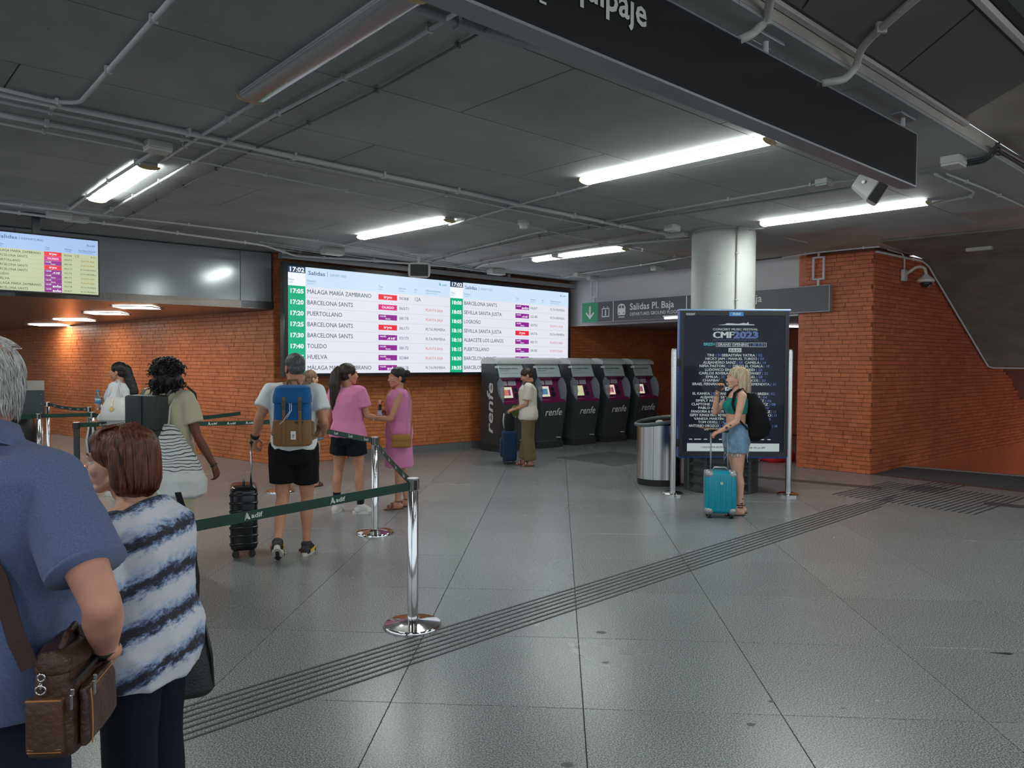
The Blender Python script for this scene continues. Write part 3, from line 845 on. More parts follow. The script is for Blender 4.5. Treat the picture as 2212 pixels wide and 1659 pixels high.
MP = V((-5.22, 9.6, 2.515)) - azv(47) * 1.2
mon = thing('departures_monitor', 'hanging monitor with a pale green timetable and blue header at the left edge', 'display', MP, yaw_of(azv(47)))
mb = MB(); mb.rbox(-.018, .004, -.02, 1.218, .075, .695, .008); mb.build('casing', BLACK, mon)
mb = MB(); mb.box(.50, .03, .30, .58, .10, .98); mb.box(.47, .05, .60, .61, .09, .68); mb.build('hanger_pole', DARKG, mon)
mb = MB(); mb.rbox(.40, -.02, .905, .70, .15, .935, .01); mb.build('ceiling_plate', DARKG, mon)
mb = MB(); rect(mb, 0, 0, 1.2, .675, 0); msc = mb.build('screen', YBODY, mon)
ink = Ink()
rect(ink[('header', YHDR)], 0, .49, 1.2, .675, -.001)
fit(ink[('title', INKB)], 'Salidas', .040, .20, (.135, -.003, .605), .012); rect(ink[('title', INKB)], .355, .60, .358, .65, -.003)
fit(ink[('title', INKB)], 'DEPARTURES', .024, .23, (.375, -.003, .605), .004)
for x, a, b, ww in ((.11, 'Destino', 'DESTINATION', .09), (.62, 'Tren', 'TRAIN', .05), (.83, 'Número', 'NUMBER', .085), (.98, 'Vía Observaciones', 'PLATFORM REMARKS', .19)):
    fit(ink[('title', INKB)], a, .02, ww, (x, -.003, .527), .006); fit(ink[('title', INKB)], b, .011, ww * .85, (x, -.003, .508), 0)
adif(ink[('operator_emblem', emat('screen_teal', (.0, .42, .46), .7))], 1.07, -.003, .59, .034); fit(ink[('title', INKB)], 'adif', .02, .06, (1.105, -.003, .595), .008)
mrows = ['17:05 MÁLAGA MARÍA ZAMBRANO|iryo|06368|12|T', '17:20 BARCELONA SANTS|ouigo|06571||P', '17:20 PUERTOLLANO|r-Avant|08170||P', '17:25 BARCELONA SANTS|iryo|06171||1', '17:30 BARCELONA SANTS|r-AVE|03173||1', '17:40 TOLEDO|r-Avant|08172||P', '17:45 HUELVA|r-Alvia|02384||P', '17:50 MÁLAGA MARÍA ZAMBRANO|r-avlo|02178||1', '18:00 BARCELONA SANTS|r-avlo|06307||1']
for k, r in enumerate(mrows):
    z = .49 - .0543 * (k + 1)
    d, op, num, via, ob = r.split('|'); tm, de = d[:5], d[6:]
    rect(ink[('time_column', GRN)], 0, z, .09, z + .0543, -.001); fit(ink[('white_lettering', WHI)], tm, .024, .075, (.006, -.003, z + .014), .03)
    wid = {'MÁLAGA MARÍA ZAMBRANO': .465, 'BARCELONA SANTS': .325, 'PUERTOLLANO': .25, 'TOLEDO': .135, 'HUELVA': .14}[de]
    fit(ink[('destination_lettering', GINK)], de, .027, wid, (.113, -.002, z + .013), .008)
    oper(ink, op, .61, z + .001, .185, .052, -.002)
    fit(ink[('number_lettering', GINK)], num, .02, .085, (.82, -.002, z + .016), 0)
    if via: fit(ink[('number_lettering', GINK)], via, .028, .05, (.935, -.002, z + .013), 0)
    if ob == 'T': fit(ink[('number_lettering', GINK)], 'PLTA', .02, .06, (1.115, -.002, z + .016), 0)
    if ob == 'P': fit(ink[('remark_yellow', YINK)], 'PLANTA BAJA', .02, .155, (1.005, -.002, z + .016), .004)
    if ob == '1': fit(ink[('number_lettering', GINK)], 'PLTA.PRIMERA', .02, .175, (1.0, -.002, z + .016), 0)
    rect(ink[('rule', emat('monitor_rule', (.45, .5, .35), .6))], .09, z, 1.2, z + .0012, -.0015)
ink.build(mon)

# ------------------------------------------------------------------ hanging signs
SIGNM = mat('sign_black', (.028, .027, .029), .16, spec=.5)  # base lightened slightly, standing in for a warm reflection on the near sign
SIGNG = mat('sign_grey', (.085, .083, .095), .4)
SIGNE = mat('sign_edge', (.30, .31, .34), .4, .3)
SWHITE = mat('sign_white', (.70, .68, .62), .5)
def onp(px, py, P, az):
    d = ROT @ V(((px - 1106) / FOC, -(py - 829.5) / FOC, -1)); t = azv(az); n = V((t.y, -t.x, 0))
    return EYE + d * ((P - EYE).dot(n) / d.dot(n))
NS = V((2.873, 5.4545, 2.967)); LS = 4.9
ns = thing('hanging_sign', 'long dark hanging sign for luggage at the top of the picture', 'sign', NS - aC * LS, yaw_of(aC))
mb = MB(); mb.rbox(0, 0, 0, LS, .10, .363, .003); mb.build('sign_panel', SIGNM, ns)
mb = MB(); mb.box(0, -.004, -.010, LS, .104, .002); mb.box(0, -.004, .361, LS, .104, .370); mb.box(LS - .006, -.004, 0, LS + .004, .104, .363); mb.build('sign_edge', SIGNE, ns)
for x in (LS - .12, LS - 2.0, LS - 3.8):
    mb = MB(); mb.tube([(x, .05, .36), (x, .05, .483)], .014, 10); mb.build('hanger_rod', PIPE, ns)
    mb = MB(); mb.rbox(x - .13, .01, .465, x + .13, .09, .483, .004); mb.build('ceiling_plate', SIGNE, ns)
mb = MB(); fit(mb, 'equipaje', .118, 0, (LS - 3.105, -.006, .194), .018, 0, 'RIGHT'); mb.build('lettering', SWHITE, ns); mb = MB(); fit(mb, 'Consigna', .118, 0, (LS - 3.80, -.006, .194), .018, 0, 'RIGHT')
mb.build('lettering', SWHITE, ns); mb = MB(); pe_ = onp(1178, 12, NS, 47.7); s_ = (pe_ - NS).dot(aC)
fit(mb, 'LEFT LUGGAGE', .062, 0, (LS + s_, -.006, pe_.z - NS.z), .010, 0, 'RIGHT'); mb.build('lettering', SWHITE, ns)

hs_dir = azv(-41.5); HS0 = V((4.976, 11.97, 2.528)); HL = 5.30
hs = thing('hanging_sign', 'grey hanging sign with a green arrow square, pointing to the ground floor departures', 'sign', HS0 + hs_dir * HL, yaw_of(-hs_dir))
mb = MB(); mb.box(0, 0, 0, HL, .09, .40); mb.build('sign_panel', SIGNG, hs)
mb = MB(); mb.box(-.01, -.004, -.012, HL + .01, .094, 0); mb.box(-.01, -.004, .40, HL + .01, .094, .408); mb.box(HL, -.004, -.012, HL + .012, .094, .408); mb.build('sign_edge', SIGNE, hs)
gm = MB(); rect(gm, 0, 0, .44, .40, -.002); gm.build('green_square', mat('sign_green', (.02, .30, .13), .4), hs)
wm = MB()
wm.prism([(.20, .33), (.20, .13), (.125, .205), (.10, .18), (.22, .06), (.34, .18), (.315, .205), (.24, .13), (.24, .33)], -.004, -.002, 'y')
wm.build('arrow', WHITEP, hs); wm = MB()
# lift symbol
for q in ((.55, .09, .57, .27), (.73, .09, .75, .27), (.55, .09, .75, .11), (.55, .25, .75, .27)): rect(wm, *q, -.004)
rect(wm, .635, .12, .665, .20, -.004); wm.lathe([(.018, 0), (0, .001)], 12, M=Matrix.Translation((.65, -.004, .218)) @ Matrix.Rotation(PI / 2, 4, 'X'))
for x, sgn in ((.60, 1), (.70, -1)): wm.add([V((x - .02, -.004, .285)), V((x + .02, -.004, .285)), V((x, -.004, .31))], [(0, 1, 2)])
wm.build('lift_symbol', WHITEP, hs); wm = MB()
# train symbol
wm.prism([(.99, .11), (1.15, .11), (1.17, .14), (1.17, .27), (1.14, .32), (1.07, .34), (1.0, .32), (.97, .27), (.97, .14)], -.004, -.002, 'y'); rect(wm, .99, .065, 1.15, .082, -.004)
dk = MB(); dk.add([V((1.0, -.006, .25)), V((1.06, -.006, .25)), V((1.06, -.006, .30)), V((1.01, -.006, .30))], [(0, 1, 2, 3)]); dk.add([V((1.08, -.006, .25)), V((1.14, -.006, .25)), V((1.13, -.006, .30)), V((1.08, -.006, .30))], [(0, 1, 2, 3)])
for x in (1.0, 1.12): rect(dk, x, .14, x + .025, .165, -.006)
dk.build('symbol_cutout', SIGNG, hs)
wm.build('train_symbol', WHITEP, hs); wm = MB()
for x in (.855, 2.62): rm = MB(); rect(rm, x - .008, 0, x + .008, .40, -.004); rm.build('divider', WHITEP, hs)
fit(wm, 'Salidas Pl. Baja', .125, 1.06, (1.28, -.004, .205), .014); wm.build('lettering', WHITEP, hs); wm = MB(); fit(wm, 'DEPARTURES GROUND FLOOR', .062, 1.17, (1.28, -.004, .09), .004)
wm.build('lettering', WHITEP, hs); wm = MB()
# ticket clerk symbol
for q in ((2.74, .21, 2.775, .33), (2.785, .21, 2.83, .33), (2.76, .12, 3.06, .145)): rect(wm, *q, -.004)
wm.prism([(2.82, .15), (2.82, .19), (2.87, .23), (2.95, .23), (3.0, .18), (3.05, .17), (3.05, .15)], -.004, -.002, 'y'); wm.lathe([(.03, 0), (0, .001)], 14, M=Matrix.Translation((2.91, -.004, .265)) @ Matrix.Rotation(PI / 2, 4, 'X'))
wm.build('clerk_symbol', WHITEP, hs); wm = MB(); fit(wm, 'Venta Pl. Baja', .125, 1.0, (3.14, -.004, .205), .014); wm.build('lettering', WHITEP, hs); wm = MB(); fit(wm, 'TICKETS GROUND FLOOR', .062, .62, (3.14, -.004, .09), .004)
wm.build('lettering', WHITEP, hs)
for x in (.30, 2.9, HL - .20):
    mb = MB()
    for d in (-.085, .085): mb.box(x + d - .014, .03, .50, x + d + .014, .06, .87)
    mb.box(x - .10, .03, .50, x + .10, .06, .525); mb.box(x - .10, .03, .845, x + .10, .06, .87); mb.box(x - .016, .03, .40, x + .016, .06, .51); mb.box(x - .016, .03, .86, x + .016, .06, .925)
    mb.build('hanger', PIPE, hs)

# ------------------------------------------------------------------ ticket machines
KD = mat('machine_grey', (.052, .058, .062), .38); KPUR = mat('machine_purple', (.20, .014, .090), .35); KWH = mat('machine_white', (.72, .73, .72), .3)
KHD = mat('machine_header', (.56, .64, .64), .3); WING = mat('smoked_wing', (.30, .36, .42), .12, alpha=.72); PAPER = mat('notice_paper', (.55, .55, .55), .6)
km = azv(49.6); KW = .67
FL1 = V((-.22, 14.16, 0))
def kiosk_parts(t):
    body = [(.56, 0), (.03, 0), (.03, .13), (.05, .15), (.02, .34), (-.03, .55), (-.065, .75), (-.085, .90), (-.06, .95), (.05, .965), (.16, 1.33), (.05, 1.385), (.06, 1.42), (.13, 1.62), (.20, 1.685), (.56, 1.70)]
    mb = MB(); mb.prism(body, 0.0, KW, 'x'); mb.build('body', KD, t, auto=True)
    # cheeks: full outline at both sides
    cheek = [(.56, .13), (.05, .13), (.02, .34), (-.03, .55), (-.065, .75), (-.088, .93), (-.02, 1.0), (.06, 1.1), (.10, 1.3), (.04, 1.40), (.12, 1.63), (.20, 1.69), (.56, 1.70)]
    for x in (-.012, KW - .012):
        mb = MB(); mb.prism(cheek, x, x + .024, 'x'); mb.build('side_panel', KD, t)
    cap = [(.57, 1.70)] + [(.57 - .49 * (1 - math.cos(a)) * .5 * 1.0, 1.70 + .085 * math.sin(a)) for a in [PI * i / 10 for i in range(1, 10)]] + [(.07, 1.70), (.075, 1.66), (.57, 1.66)]
    mb = MB(); mb.prism(cap, -.02, KW + .02, 'x'); mb.build('cap', KWH, t, auto=True)
    # purple fascia with the screen
    mb = MB(); a, b = V((0, .045, .955)), V((0, .157, 1.335)); n = V((0, -.959, .283))
    pur = [(-.088, .905), (-.078, .955), (.04, .972), (.148, 1.335), (.045, 1.385), (.06, 1.40), (.175, 1.34), (.06, .95), (-.06, .90)]
    mb.prism(pur, .03, KW - .03, 'x'); mb.build('fascia', KPUR, t)
    Ms = Matrix.Translation((0, .042, .972)) @ Matrix.Rotation(-math.atan2(.108, .363), 4, 'X')   # local z runs up the sloping fascia
    mb = MB(); mb.box(.06, -.012, .030, .37, .0, .262, Ms); bz = mb.build('screen_bezel', BLACK, t)
    mb = MB(); mb.box(.42, -.008, .16, .50, .0, .23, Ms); mb.box(.42, -.008, .04, .53, .0, .13, Ms); mb.build('card_slot', BLACK, t)
    for x in (.08, .30):
        mb = MB(); mb.box(x, -.006, .285, x + .19, .0, .375, Ms); nt_ = mb.build('notice', PAPER, t)
        mb = MB(); fit(mb, 'C 5€ 10€', .02, .12, (x + .03, -.0075, .305), 0); mb2 = MB(); mb2.add([Ms @ p for p in mb.v], mb.f); mb2.build('lettering', DARKG, nt_)
    mb = MB(); hd = [(.045, 1.405), (.052, 1.43), (.125, 1.635), (.165, 1.68), (.18, 1.66), (.14, 1.62), (.07, 1.42), (.06, 1.40)]
    mb.prism(hd, .02, KW - .02, 'x'); h_ = mb.build('header', KHD, t, auto=True)
    Mh = Matrix.Translation((0, .050, 1.43)) @ Matrix.Rotation(-math.atan2(.073, .205), 4, 'X')
    mb = MB(); fit(mb, 'Venta Automática de Billetes', .032, .46, (.06, -.004, .135), .006); fit(mb, 'Automatic Ticket Sales', .020, .22, (.06, -.004, .095), 0); rect(mb, .06, .05, .50, .053, -.004)
    mb2 = MB(); mb2.add([Mh @ p for p in mb.v], mb.f); mb2.build('lettering', DARKG, h_)
    wing = [(-.088, .93), (.05, .96), (.15, 1.30), (.05, 1.40), (-.02, 1.36), (-.085, 1.26), (-.115, 1.12)]
    for x in (.004, KW - .016):
        mb = MB(); mb.prism(wing, x, x + .012, 'x'); mb.build('privacy_wing', WING, t)
    mb = MB(); mb.rbox(-.005, -.002, 0, KW + .005, .565, .13, .004); mb.build('plinth', mat('machine_plinth', (.035, .038, .04), .4), t)
    Mf = Matrix.Translation((0, -.047, .60)) @ Matrix.Rotation(math.atan2(.055, .35), 4, 'X')
    mb = MB(); fit(mb, 'renfe', .140, .46, (.11, -.012, .05), .012, .18); mb2 = MB(); mb2.add([Mf @ p for p in mb.v], mb.f); mb2.build('lettering', WHITEP, t)
    mb = MB(); mb.box(-.016, .03, 1.58, -.012, .14, 1.62); mb.build('sticker', WHITEP, t)
    mb = MB(); mb.box(.52, -.02, .19, .60, .038, .205); mb.build('badge', PAPER, t)
    return bz, Ms
OR_ = emat('ad_orange', (.85, .25, .12), .7); CRE = emat('ad_cream', (.86, .80, .62), .75); YEL = emat('ad_yellow', (.72, .76, .42), .75); BLU = emat('ad_blue', (.10, .32, .60), .6); PUR = emat('ad_violet', (.35, .08, .40), .6); PEA = emat('ad_peach', (.95, .72, .62), .8)
for k in range(5):
    p = FL1 + km * (.965 * k)
    lab = ['ticket machine at the near end of the row, big vertical lettering on its side', 'second ticket machine, blue picture on its screen', 'middle ticket machine of the row, plain yellow screen', 'fourth ticket machine, peach screen with an orange picture', 'ticket machine at the far end, beside the dark wall plate'][k]
    if k == 0:
        K0 = t = thing('ticket_machine', lab, 'machine', p, yaw_of(km), 'ticket machines in a row'); bz, Ms = kiosk_parts(t)
    else:
        t = K0.copy(); COL.objects.link(t); t.location = p; t['label'] = lab
        for ch in list(K0.children):
            if ch.name.startswith('screen_bezel'): base_bz = ch
            c = ch.copy(); COL.objects.link(c); c.parent = t
            for g_ in list(ch.children):
                if g_.name.startswith('screen_picture') or g_.name.startswith('screen_glass'): continue
                d = g_.copy(); COL.objects.link(d); d.parent = c
            if ch.name.startswith('screen_bezel'): bz = c
    ink = Ink(); bg = (CRE, CRE, YEL, PEA, CRE)[k]
    def put(key, x0, z0, x1, z1, y): ink[key].add([Ms @ V(q) for q in ((x0, y, z0), (x1, y, z0), (x1, y, z1), (x0, y, z1))], [(0, 1, 2, 3)])
    put(('screen_glass', bg), .07, .040, .36, .252, -.0135)
    if k != 2:
        put(('screen_picture', (OR_, BLU, 0, OR_, OR_)[k]), .11, .085, .31, .20, -.0145)
        if k != 1: put(('screen_picture_violet', PUR), .26, .085, .31, .20, -.0155)
    else: put(('screen_picture', DARKG), .14, .13, .33, .134, -.0145)
    ink.build(bz)
# vertical lettering on the side of the first machine
mb = MB(); Mv = Matrix.Translation((-.0135, .36, .34)) @ Matrix.Rotation(-PI / 2, 4, 'Z') @ Matrix.Rotation(-PI / 2, 4, 'Y')
sm = MB(); fit(sm, 'renfe', .175, .98, (-.04, -.001, 0), .016, .18)
mb.add([V((-.0135, .20 + p.z, .36 + p.x)) for p in sm.v], sm.f); mb.build('side_lettering', WHITEP, K0)
mb = MB(); mb.rbox(0, 0, 0, .36, .02, .2, .004); pl = mb.build('wall_plate', BLACK); tag(pl, 'small black plate on the brick wall above the last ticket machine', 'plate')
pl.location = PC + aW * 10.32 + nW * .045 + V((0, 0, 1.72)); pl.rotation_euler = (0, 0, yaw_of(aW))
# tube under the slats beyond the poster
t = thing('passage_tube', 'thin lit tube seen between the poster and the brick pier', 'light', at(1712, 705, 2.46), yaw_of(azv(75)))
mb = MB(); mb.tube([(-.6, 0, 0), (.6, 0, 0)], .02, 10); mb.build('tube', emat('tube_white', (1, 1, .98), 4), t); mb = MB(); mb.box(-.62, -.03, .018, .62, .03, .04); mb.build('housing', LHOUS, t)
t2 = dup(t, at(1500, 684, 2.46), yaw_of(hs_dir), 'thin lit tube just inside the slatted passage soffit, behind the poster')

# ------------------------------------------------------------------ poster totem
PANE = mat('coated_pane', (1, 1, 1), .0, trans=1.0, spec=.5); PANE.node_tree.nodes['Principled BSDF'].inputs['IOR'].default_value = 1.16
PBLU = mat('poster_blue_frame', (.02, .07, .28), .3, .3); PDK = emat('poster_dark', (.010, .012, .020), 1.0); PDK.node_tree.nodes['Principled BSDF'].inputs['Specular IOR Level'].default_value = .1; PWH = emat('poster_white', (.62, .70, .70), .62); PBL = emat('poster_blue', (.12, .20, .48), .6); PTE = emat('poster_teal', (.10, .55, .60), .6); PBAND = emat('poster_band', (.62, .72, .72), .62)
tt = thing('poster_stand', 'dark concert poster in a blue framed case between two steel posts', 'display', (2.135, 9.70, 0), math.radians(-.6))
PX = 1.395
mb = MB(); mb.rbox(0, 0, .478, PX, .15, 2.38, .012); mb.build('case', PBLU, tt)
for x0, z0, x1, z1 in ((.012, .50, .06, 2.36), (PX - .06, .50, PX - .012, 2.36), (.06, 2.30, PX - .06, 2.36), (.06, .50, PX - .06, .57)):
    mb = MB(); mb.box(x0, -.012, z0, x1, .002, z1); mb.build('inner_frame', BLACK, tt)
mb = MB(); mb.rbox(-.008, -.014, 2.36, PX + .012, .16, 2.385, .006); mb.build('top_rail', mat('pale_blue_metal', (.30, .42, .62), .3, .5), tt)
mb = MB(); rect(mb, .06, .57, PX - .06, 2.30, -.002); post = mb.build('poster', PDK, tt)
def pxz(cx, cy): return (cx - 30) / 820, 2.38 - (cy - 40) / 820
ink = Ink()
class Fresh:
    def __init__(s, k): s.k = k
    def get(s): return ink[s.k]
W_ = Fresh(('white_lettering', PWH)); B_ = Fresh(('blue_lettering', PBL))
def ln(s, cx0, cx1, cyb, cap, off=.022, mb=None, y=-.004):
    x0, z = pxz(cx0, cyb); x1, _ = pxz(cx1, cyb); fit((mb or W_).get() if isinstance(mb or W_, Fresh) else mb, s, cap / 820, x1 - x0, (x0, y, z), off)
ln('CONCERT MUSIC FESTIVAL', 376, 846, 258, 22); ln('CMF', 376, 592, 338, 66, .05); ln('2023', 592, 850, 338, 66, .05, B_)
ln('CHICLANA DE LA FRONTERA · POBLADO DE SANCTI PETRI', 378, 846, 363, 10, 0, B_)
ln('BRESH', 280, 400, 418, 30, .02, ink[('teal_lettering', PTE)]); ln('GRAND OPENING', 426, 750, 420, 26); ln('| 30 JUN', 762, 920, 420, 26, .022, B_)
for q in ((412, 386, 936, 390), (412, 426, 936, 430), (412, 386, 416, 430), (932, 386, 936, 430)):
    a, b = pxz(q[0], q[3]); c, d = pxz(q[2], q[1]); rect(W_.get(), a, b, c, d, -.004)
a, b = pxz(542, 486); c, d = pxz(676, 444); rect(W_.get(), a, b, c, d, -.004); ln('JULIO', 552, 664, 478, 24, .022, ink[('dark_lettering', PDK)], -.0055)
a, b = pxz(510, 888); c, d = pxz(720, 850); rect(W_.get(), a, b, c, d, -.004); ln('AGOSTO', 522, 706, 880, 24, .022, ink[('dark_lettering', PDK)], -.0055)
for s in ('TINI@318-390 |01#405-468 SEBASTIÁN_YATRA@474-820 |02#828-895:530', 'NICKY_JAM@300-502 |06#512-532 MANUEL_TURIZO@540-840 |07#850-915:567', 'ALEJANDRO_SANZ@278-620 |08#628-692 CAMELA@712-866 |14#874-932:606',
          'NIÑA_PASTORI@240-505 |15#512-570 DIEGO_EL_CIGALA@588-902 |18#908-970:643', 'LUDOVICO_EINAUDI@297-655 |19#664-722 FEID@738-820 |20#830-897:682', 'CARLOS_RIVERA@234-545 |21#555-620 ROD_STEWART@640-884 |22#892-958:719',
          'EMILIA@306-435 |25#443-505 VICTOR_MANUEL@540-826 |28#834-900:757', 'CHAMBAO@274-470 |29#480-540 LOS_MORANCOS@580-856 |30#866-932:794', 'ISRAEL_FERNÁNDEZ@165-500 Y_MARIA_LA_TREMENDITA@520-975 |31#983-1040:832',
          'EL_KANKA@170-354 |01#362-420 TANXUGUEIRAS@440-700 LALI_+_BRESH@732-960 |02#966-1030:932', 'ALEJANDRO_SANZ@252-560 |03#570-630 C_TANGANA_ARRAP@690-875 |04#884-950:970', 'SIMPLY_RED@204-425 |05#435-500 DANI@540-690 |05#770-832 ZAZ@850-920 |06#930-996:1006',
          'CLAPTONE@160-355 |07#362-425 ROSARIO_LÓPEZ@560-966 |08#975-1040:1044', 'PABLO_ALBORÁN@230-560 |09#570-630 ANTOÑITO_REAL@640-900 |10#908-970:1082', 'FANGORIA_&_NANCYS@158-500 ROBIN_SCHULZ@640-990 |11#996-1044:1120',
          'GIPSY_KINGS@144-350 FEAT_REYES@358-525 MORAD_INDIGO@640-998 |13#1004-1054:1158', 'VANESA_MARTÍN@190-497 |14#507-570 LOLA@640-920 |15#930-992:1196', 'TOM_ODELL@233-443 |16#452-512 NIÑA@640-830 |16#880-950:1232', 'ANTONIO_OROZCO@136-452 |17#460-520 ANA_BANJO@640-1002 |18#1008-1060:1270', 'OPENING_CLOSING@296-520:1305'):
    body, yb = s.rsplit(':', 1)
    for tok in body.split(' '):
        if '#' in tok: tx, rg = tok.split('#'); m_ = B_; tx = '| ' + tx[1:]
        else: tx, rg = tok.split('@'); m_ = W_
        a, b = rg.split('-'); ln(tx.replace('_', ' '), int(a), int(b), int(yb), 25, .022, m_)
a, b = pxz(120, 1528); c, d = pxz(1085, 1442); rect(ink[('bottom_band', PBAND)], a, b, c, d, -.003)
ln('CONCERTMUSICFESTIVAL.COM', 262, 640, 1492, 18, .02, ink[('dark_lettering', PDK)], -.005); ln('DESCARGA YA LA APP', 670, 938, 1496, 18, .02, ink[('dark_lettering', PDK)], -.005)
for x in (140, 195, 232, 296, 452, 890, 960): a, b = pxz(x, 1408); c, d = pxz(x + 34, 1392); rect(W_.get(), a, b + .004, c, d - .004, -.004)
# castle silhouette above the title
pts = [pxz(*q) for q in ((425, 204), (808, 204), (806, 196), (750, 192), (745, 172), (735, 172), (730, 186), (690, 180), (668, 186), (640, 190), (590, 186), (520, 184), (505, 194))]
W_.get().add([V((x, -.004, z)) for x, z in pts], [tuple(range(len(pts)))])
a, b = pxz(542, 110); c, d = pxz(690, 66); rect(ink[('blue_badge', emat('badge_blue', (.04, .25, .62), .6))], a, b, c, d, -.0145)
x0, z0 = pxz(574, 97); fit(ink[('badge_lettering', PWH)], 'global', 24 / 820, 86 / 820, (x0, -.016, z0), .03)
x0, z0 = pxz(94, 102); fit(ink[('number_lettering', PWH)], '03507', 22 / 820, 94 / 820, (x0, -.016, z0), .02)
ink.build(tt)
mb = MB(); mb.box(.055, -.012, .565, PX - .055, -.008, 2.305); mb.build('glass', PANE, tt)
for s_, x in ((0, -.07), (1, PX + .012)):
    mb = MB(); mb.lathe([(.038, 0), (.038, 1.84), (.034, 1.87), (.012, 1.885), (0, 1.885)], 24, (x + .01, .02, 0)); mb.build('post', STEEL, tt, auto=True)
    mb = MB(); mb.lathe([(.135, 0), (.135, .022), (.12, .034), (.0, .036)], 36, (x + .01, .02, 0)); mb.build('base_disc', CHROME, tt, auto=True)
    for z in (.62, 1.65): mb = MB(); mb.box(min(x + .01, .02) if s_ == 0 else PX - .02, .0, z, .02 if s_ == 0 else x + .01, .05, z + .1); mb.build('bracket', BLACK, tt)

# ------------------------------------------------------------------ column guard and bin
RING = mat('grey_guard', (.060, .066, .066), .45)
cg = thing('column_guard', 'ribbed dark grey guard ring round the foot of the column', 'guard', colc)
prof = []
for k in range(6):
    z = .115 * k; prof += [(.432, z), (.478, z + .004), (.482, z + .014), (.455, z + .032), (.436, z + .05), (.434, z + .105)]
prof += [(.432, .70), (.42, .70)]
mb = MB(); mb.lathe(prof, 72); mb.build('ribbed_ring', RING, cg, auto=True)
for a in range(10):
    an = a * PI / 5 + .27; mb = MB()
    Mx = Matrix.Rotation(an, 4, 'Z'); mb.box(.43, -.022, 0, .484, .022, .70, Mx); mb.build('upright', RING, cg)
bn = thing('litter_bin', 'rounded stainless steel litter bin beside the column', 'bin', (2.07, 10.62, 0))
mb = MB(); mb.lathe([(.295, .0), (.30, .09)], 48, M=Matrix.Diagonal((1.02, .9, 1, 1))); mb.build('plinth', BLACK, bn, auto=True)
for k in range(5):
    a0 = PI + .12 + k * (PI - .55) / 5; a1 = PI + .12 + (k + 1) * (PI - .55) / 5 - .018
    mb = MB(); mb.lathe([(.31, .09), (.31, .84)], 12, M=Matrix.Diagonal((1.02, .9, 1, 1)), a0=a0, a1=a1); mb.f = mb.f[:12]; mb.build('steel_panel', STEEL, bn, smooth=True)
mb = MB(); mb.lathe([(.304, .085), (.304, .84)], 48, M=Matrix.Diagonal((1.02, .9, 1, 1))); mb.build('body', mat('bin_grey', (.11, .13, .13), .4), bn, auto=True)
mb = MB()
rim = []
for j in range(48):
    an = 2 * PI * j / 48; x, y = .325 * math.cos(an), .285 * math.sin(an); rim.append(V((x, y, .885 + .05 * (x + y * .3) / .32)))
mb.tube(rim, .028, 8, closed=True); mb.build('rim', mat('bin_rim', (.10, .125, .13), .4), bn, smooth=True)
mb = MB(); mb.lathe([(.0, .80), (.30, .84)], 32); mb.build('opening', BLACK, bn)
mb = MB(); mb.ell((-.02, -.12, .87), (.06, .05, .035), sub=2); tg = mb.build('crumpled_paper', mat('paper_white', (.7, .68, .64), .7, bump=.8, bscale=40)); tg.location = (2.07, 10.62, 0); tag(tg, 'crumpled white paper on top of the litter bin', 'paper')

# ------------------------------------------------------------------ queue barriers
BELT = mat('belt_green', (.008, .050, .032), .55, bump=.15, bscale=500)
PDARK = mat('post_black', (.012, .013, .014), .35)
def stanchion(p, label, black=False, h=.955):
    t = thing('queue_barrier_post', label, 'barrier', (p.x, p.y, 0), 0, 'queue barrier posts')
    pm_ = PDARK if black else CHROME
    mb = MB(); mb.lathe([(.185, 0), (.185, .012), (.178, .022), (.10, .034), (.045, .042), (.036, .046)], 48); mb.build('base', pm_, t, auto=True)
    mb = MB(); mb.lathe([(.0345, .04), (.0345, h - .085), (.031, h - .08), (.031, h - .004), (.0, h - .004)], 32); mb.build('post', pm_, t, auto=True)
    mb = MB(); mb.lathe([(.034, h - .08), (.0365, h - .078), (.0365, h - .006), (.0, h - .005)], 32)
    mb.build('belt_head', pm_, t, auto=True)
    for a in range(4):
        mb = MB(); mb.rbox(.030, -.011, h - .074, .041, .011, h - .010, .003, Matrix.Rotation(a * PI / 2 + .6, 4, 'Z')); mb.build('belt_clip', BLACK, t)
    mb = MB(); mb.lathe([(.0365, h - .006), (.0365, h), (.0, h + .001)], 32); mb.build('top_plate', STEEL, t, auto=True)
    return t
def belt(t, a, b, z0=.918, z1=.918, w=.054, n=6, sag=.01, logos=(), side=1, tag_=None):
    """webbing from head a to head b, child of the post t at a"""
    a = V((a.x, a.y, z0)); b = V((b.x, b.y, z1)); d = (b - a); L_ = d.length; dn = d.normalized()
    a2 = a + dn * .04; b2 = b - dn * .04
    o = V((t.location.x, t.location.y, 0))
    pts = [a2.lerp(b2, i / n) + V((0, 0, -sag * 4 * (i / n) * (1 - i / n))) - o for i in range(n + 1)]
    mb = MB(); mb.ribbon(pts, w, .002); be = mb.build('belt', BELT, t)
    lm = MB()
    x = V((dn.x, dn.y, 0)).normalized()
    if side < 0: x = -x
    nrm = V((x.y, -x.x, 0))
    for f in logos:
        c = a2.lerp(b2, f) + V((0, 0, -sag * 4 * f * (1 - f))) - o
        sl = (d.z / math.hypot(d.x, d.y)) * (1 if side > 0 else -1)
        l2 = MB(); adif(l2, 0, 0, 0, .040); fit(l2, 'adif', .024, .068, (.040, 0, .008), .02)
        lm.add([c + x * (q.x - .05) + V((0, 0, q.z - .020 + sl * (q.x - .05))) + nrm * .0022 for q in l2.v], l2.f)
    if lm.v: lm.build('lettering', WHITEP, be)
    return be
s1, s2, s3p = V((-.63, 4.83, 0)), V((-1.345, 7.45, 0)), V((-3.0, 9.81, 0))
s0 = V((-2.12, 2.83, 0))
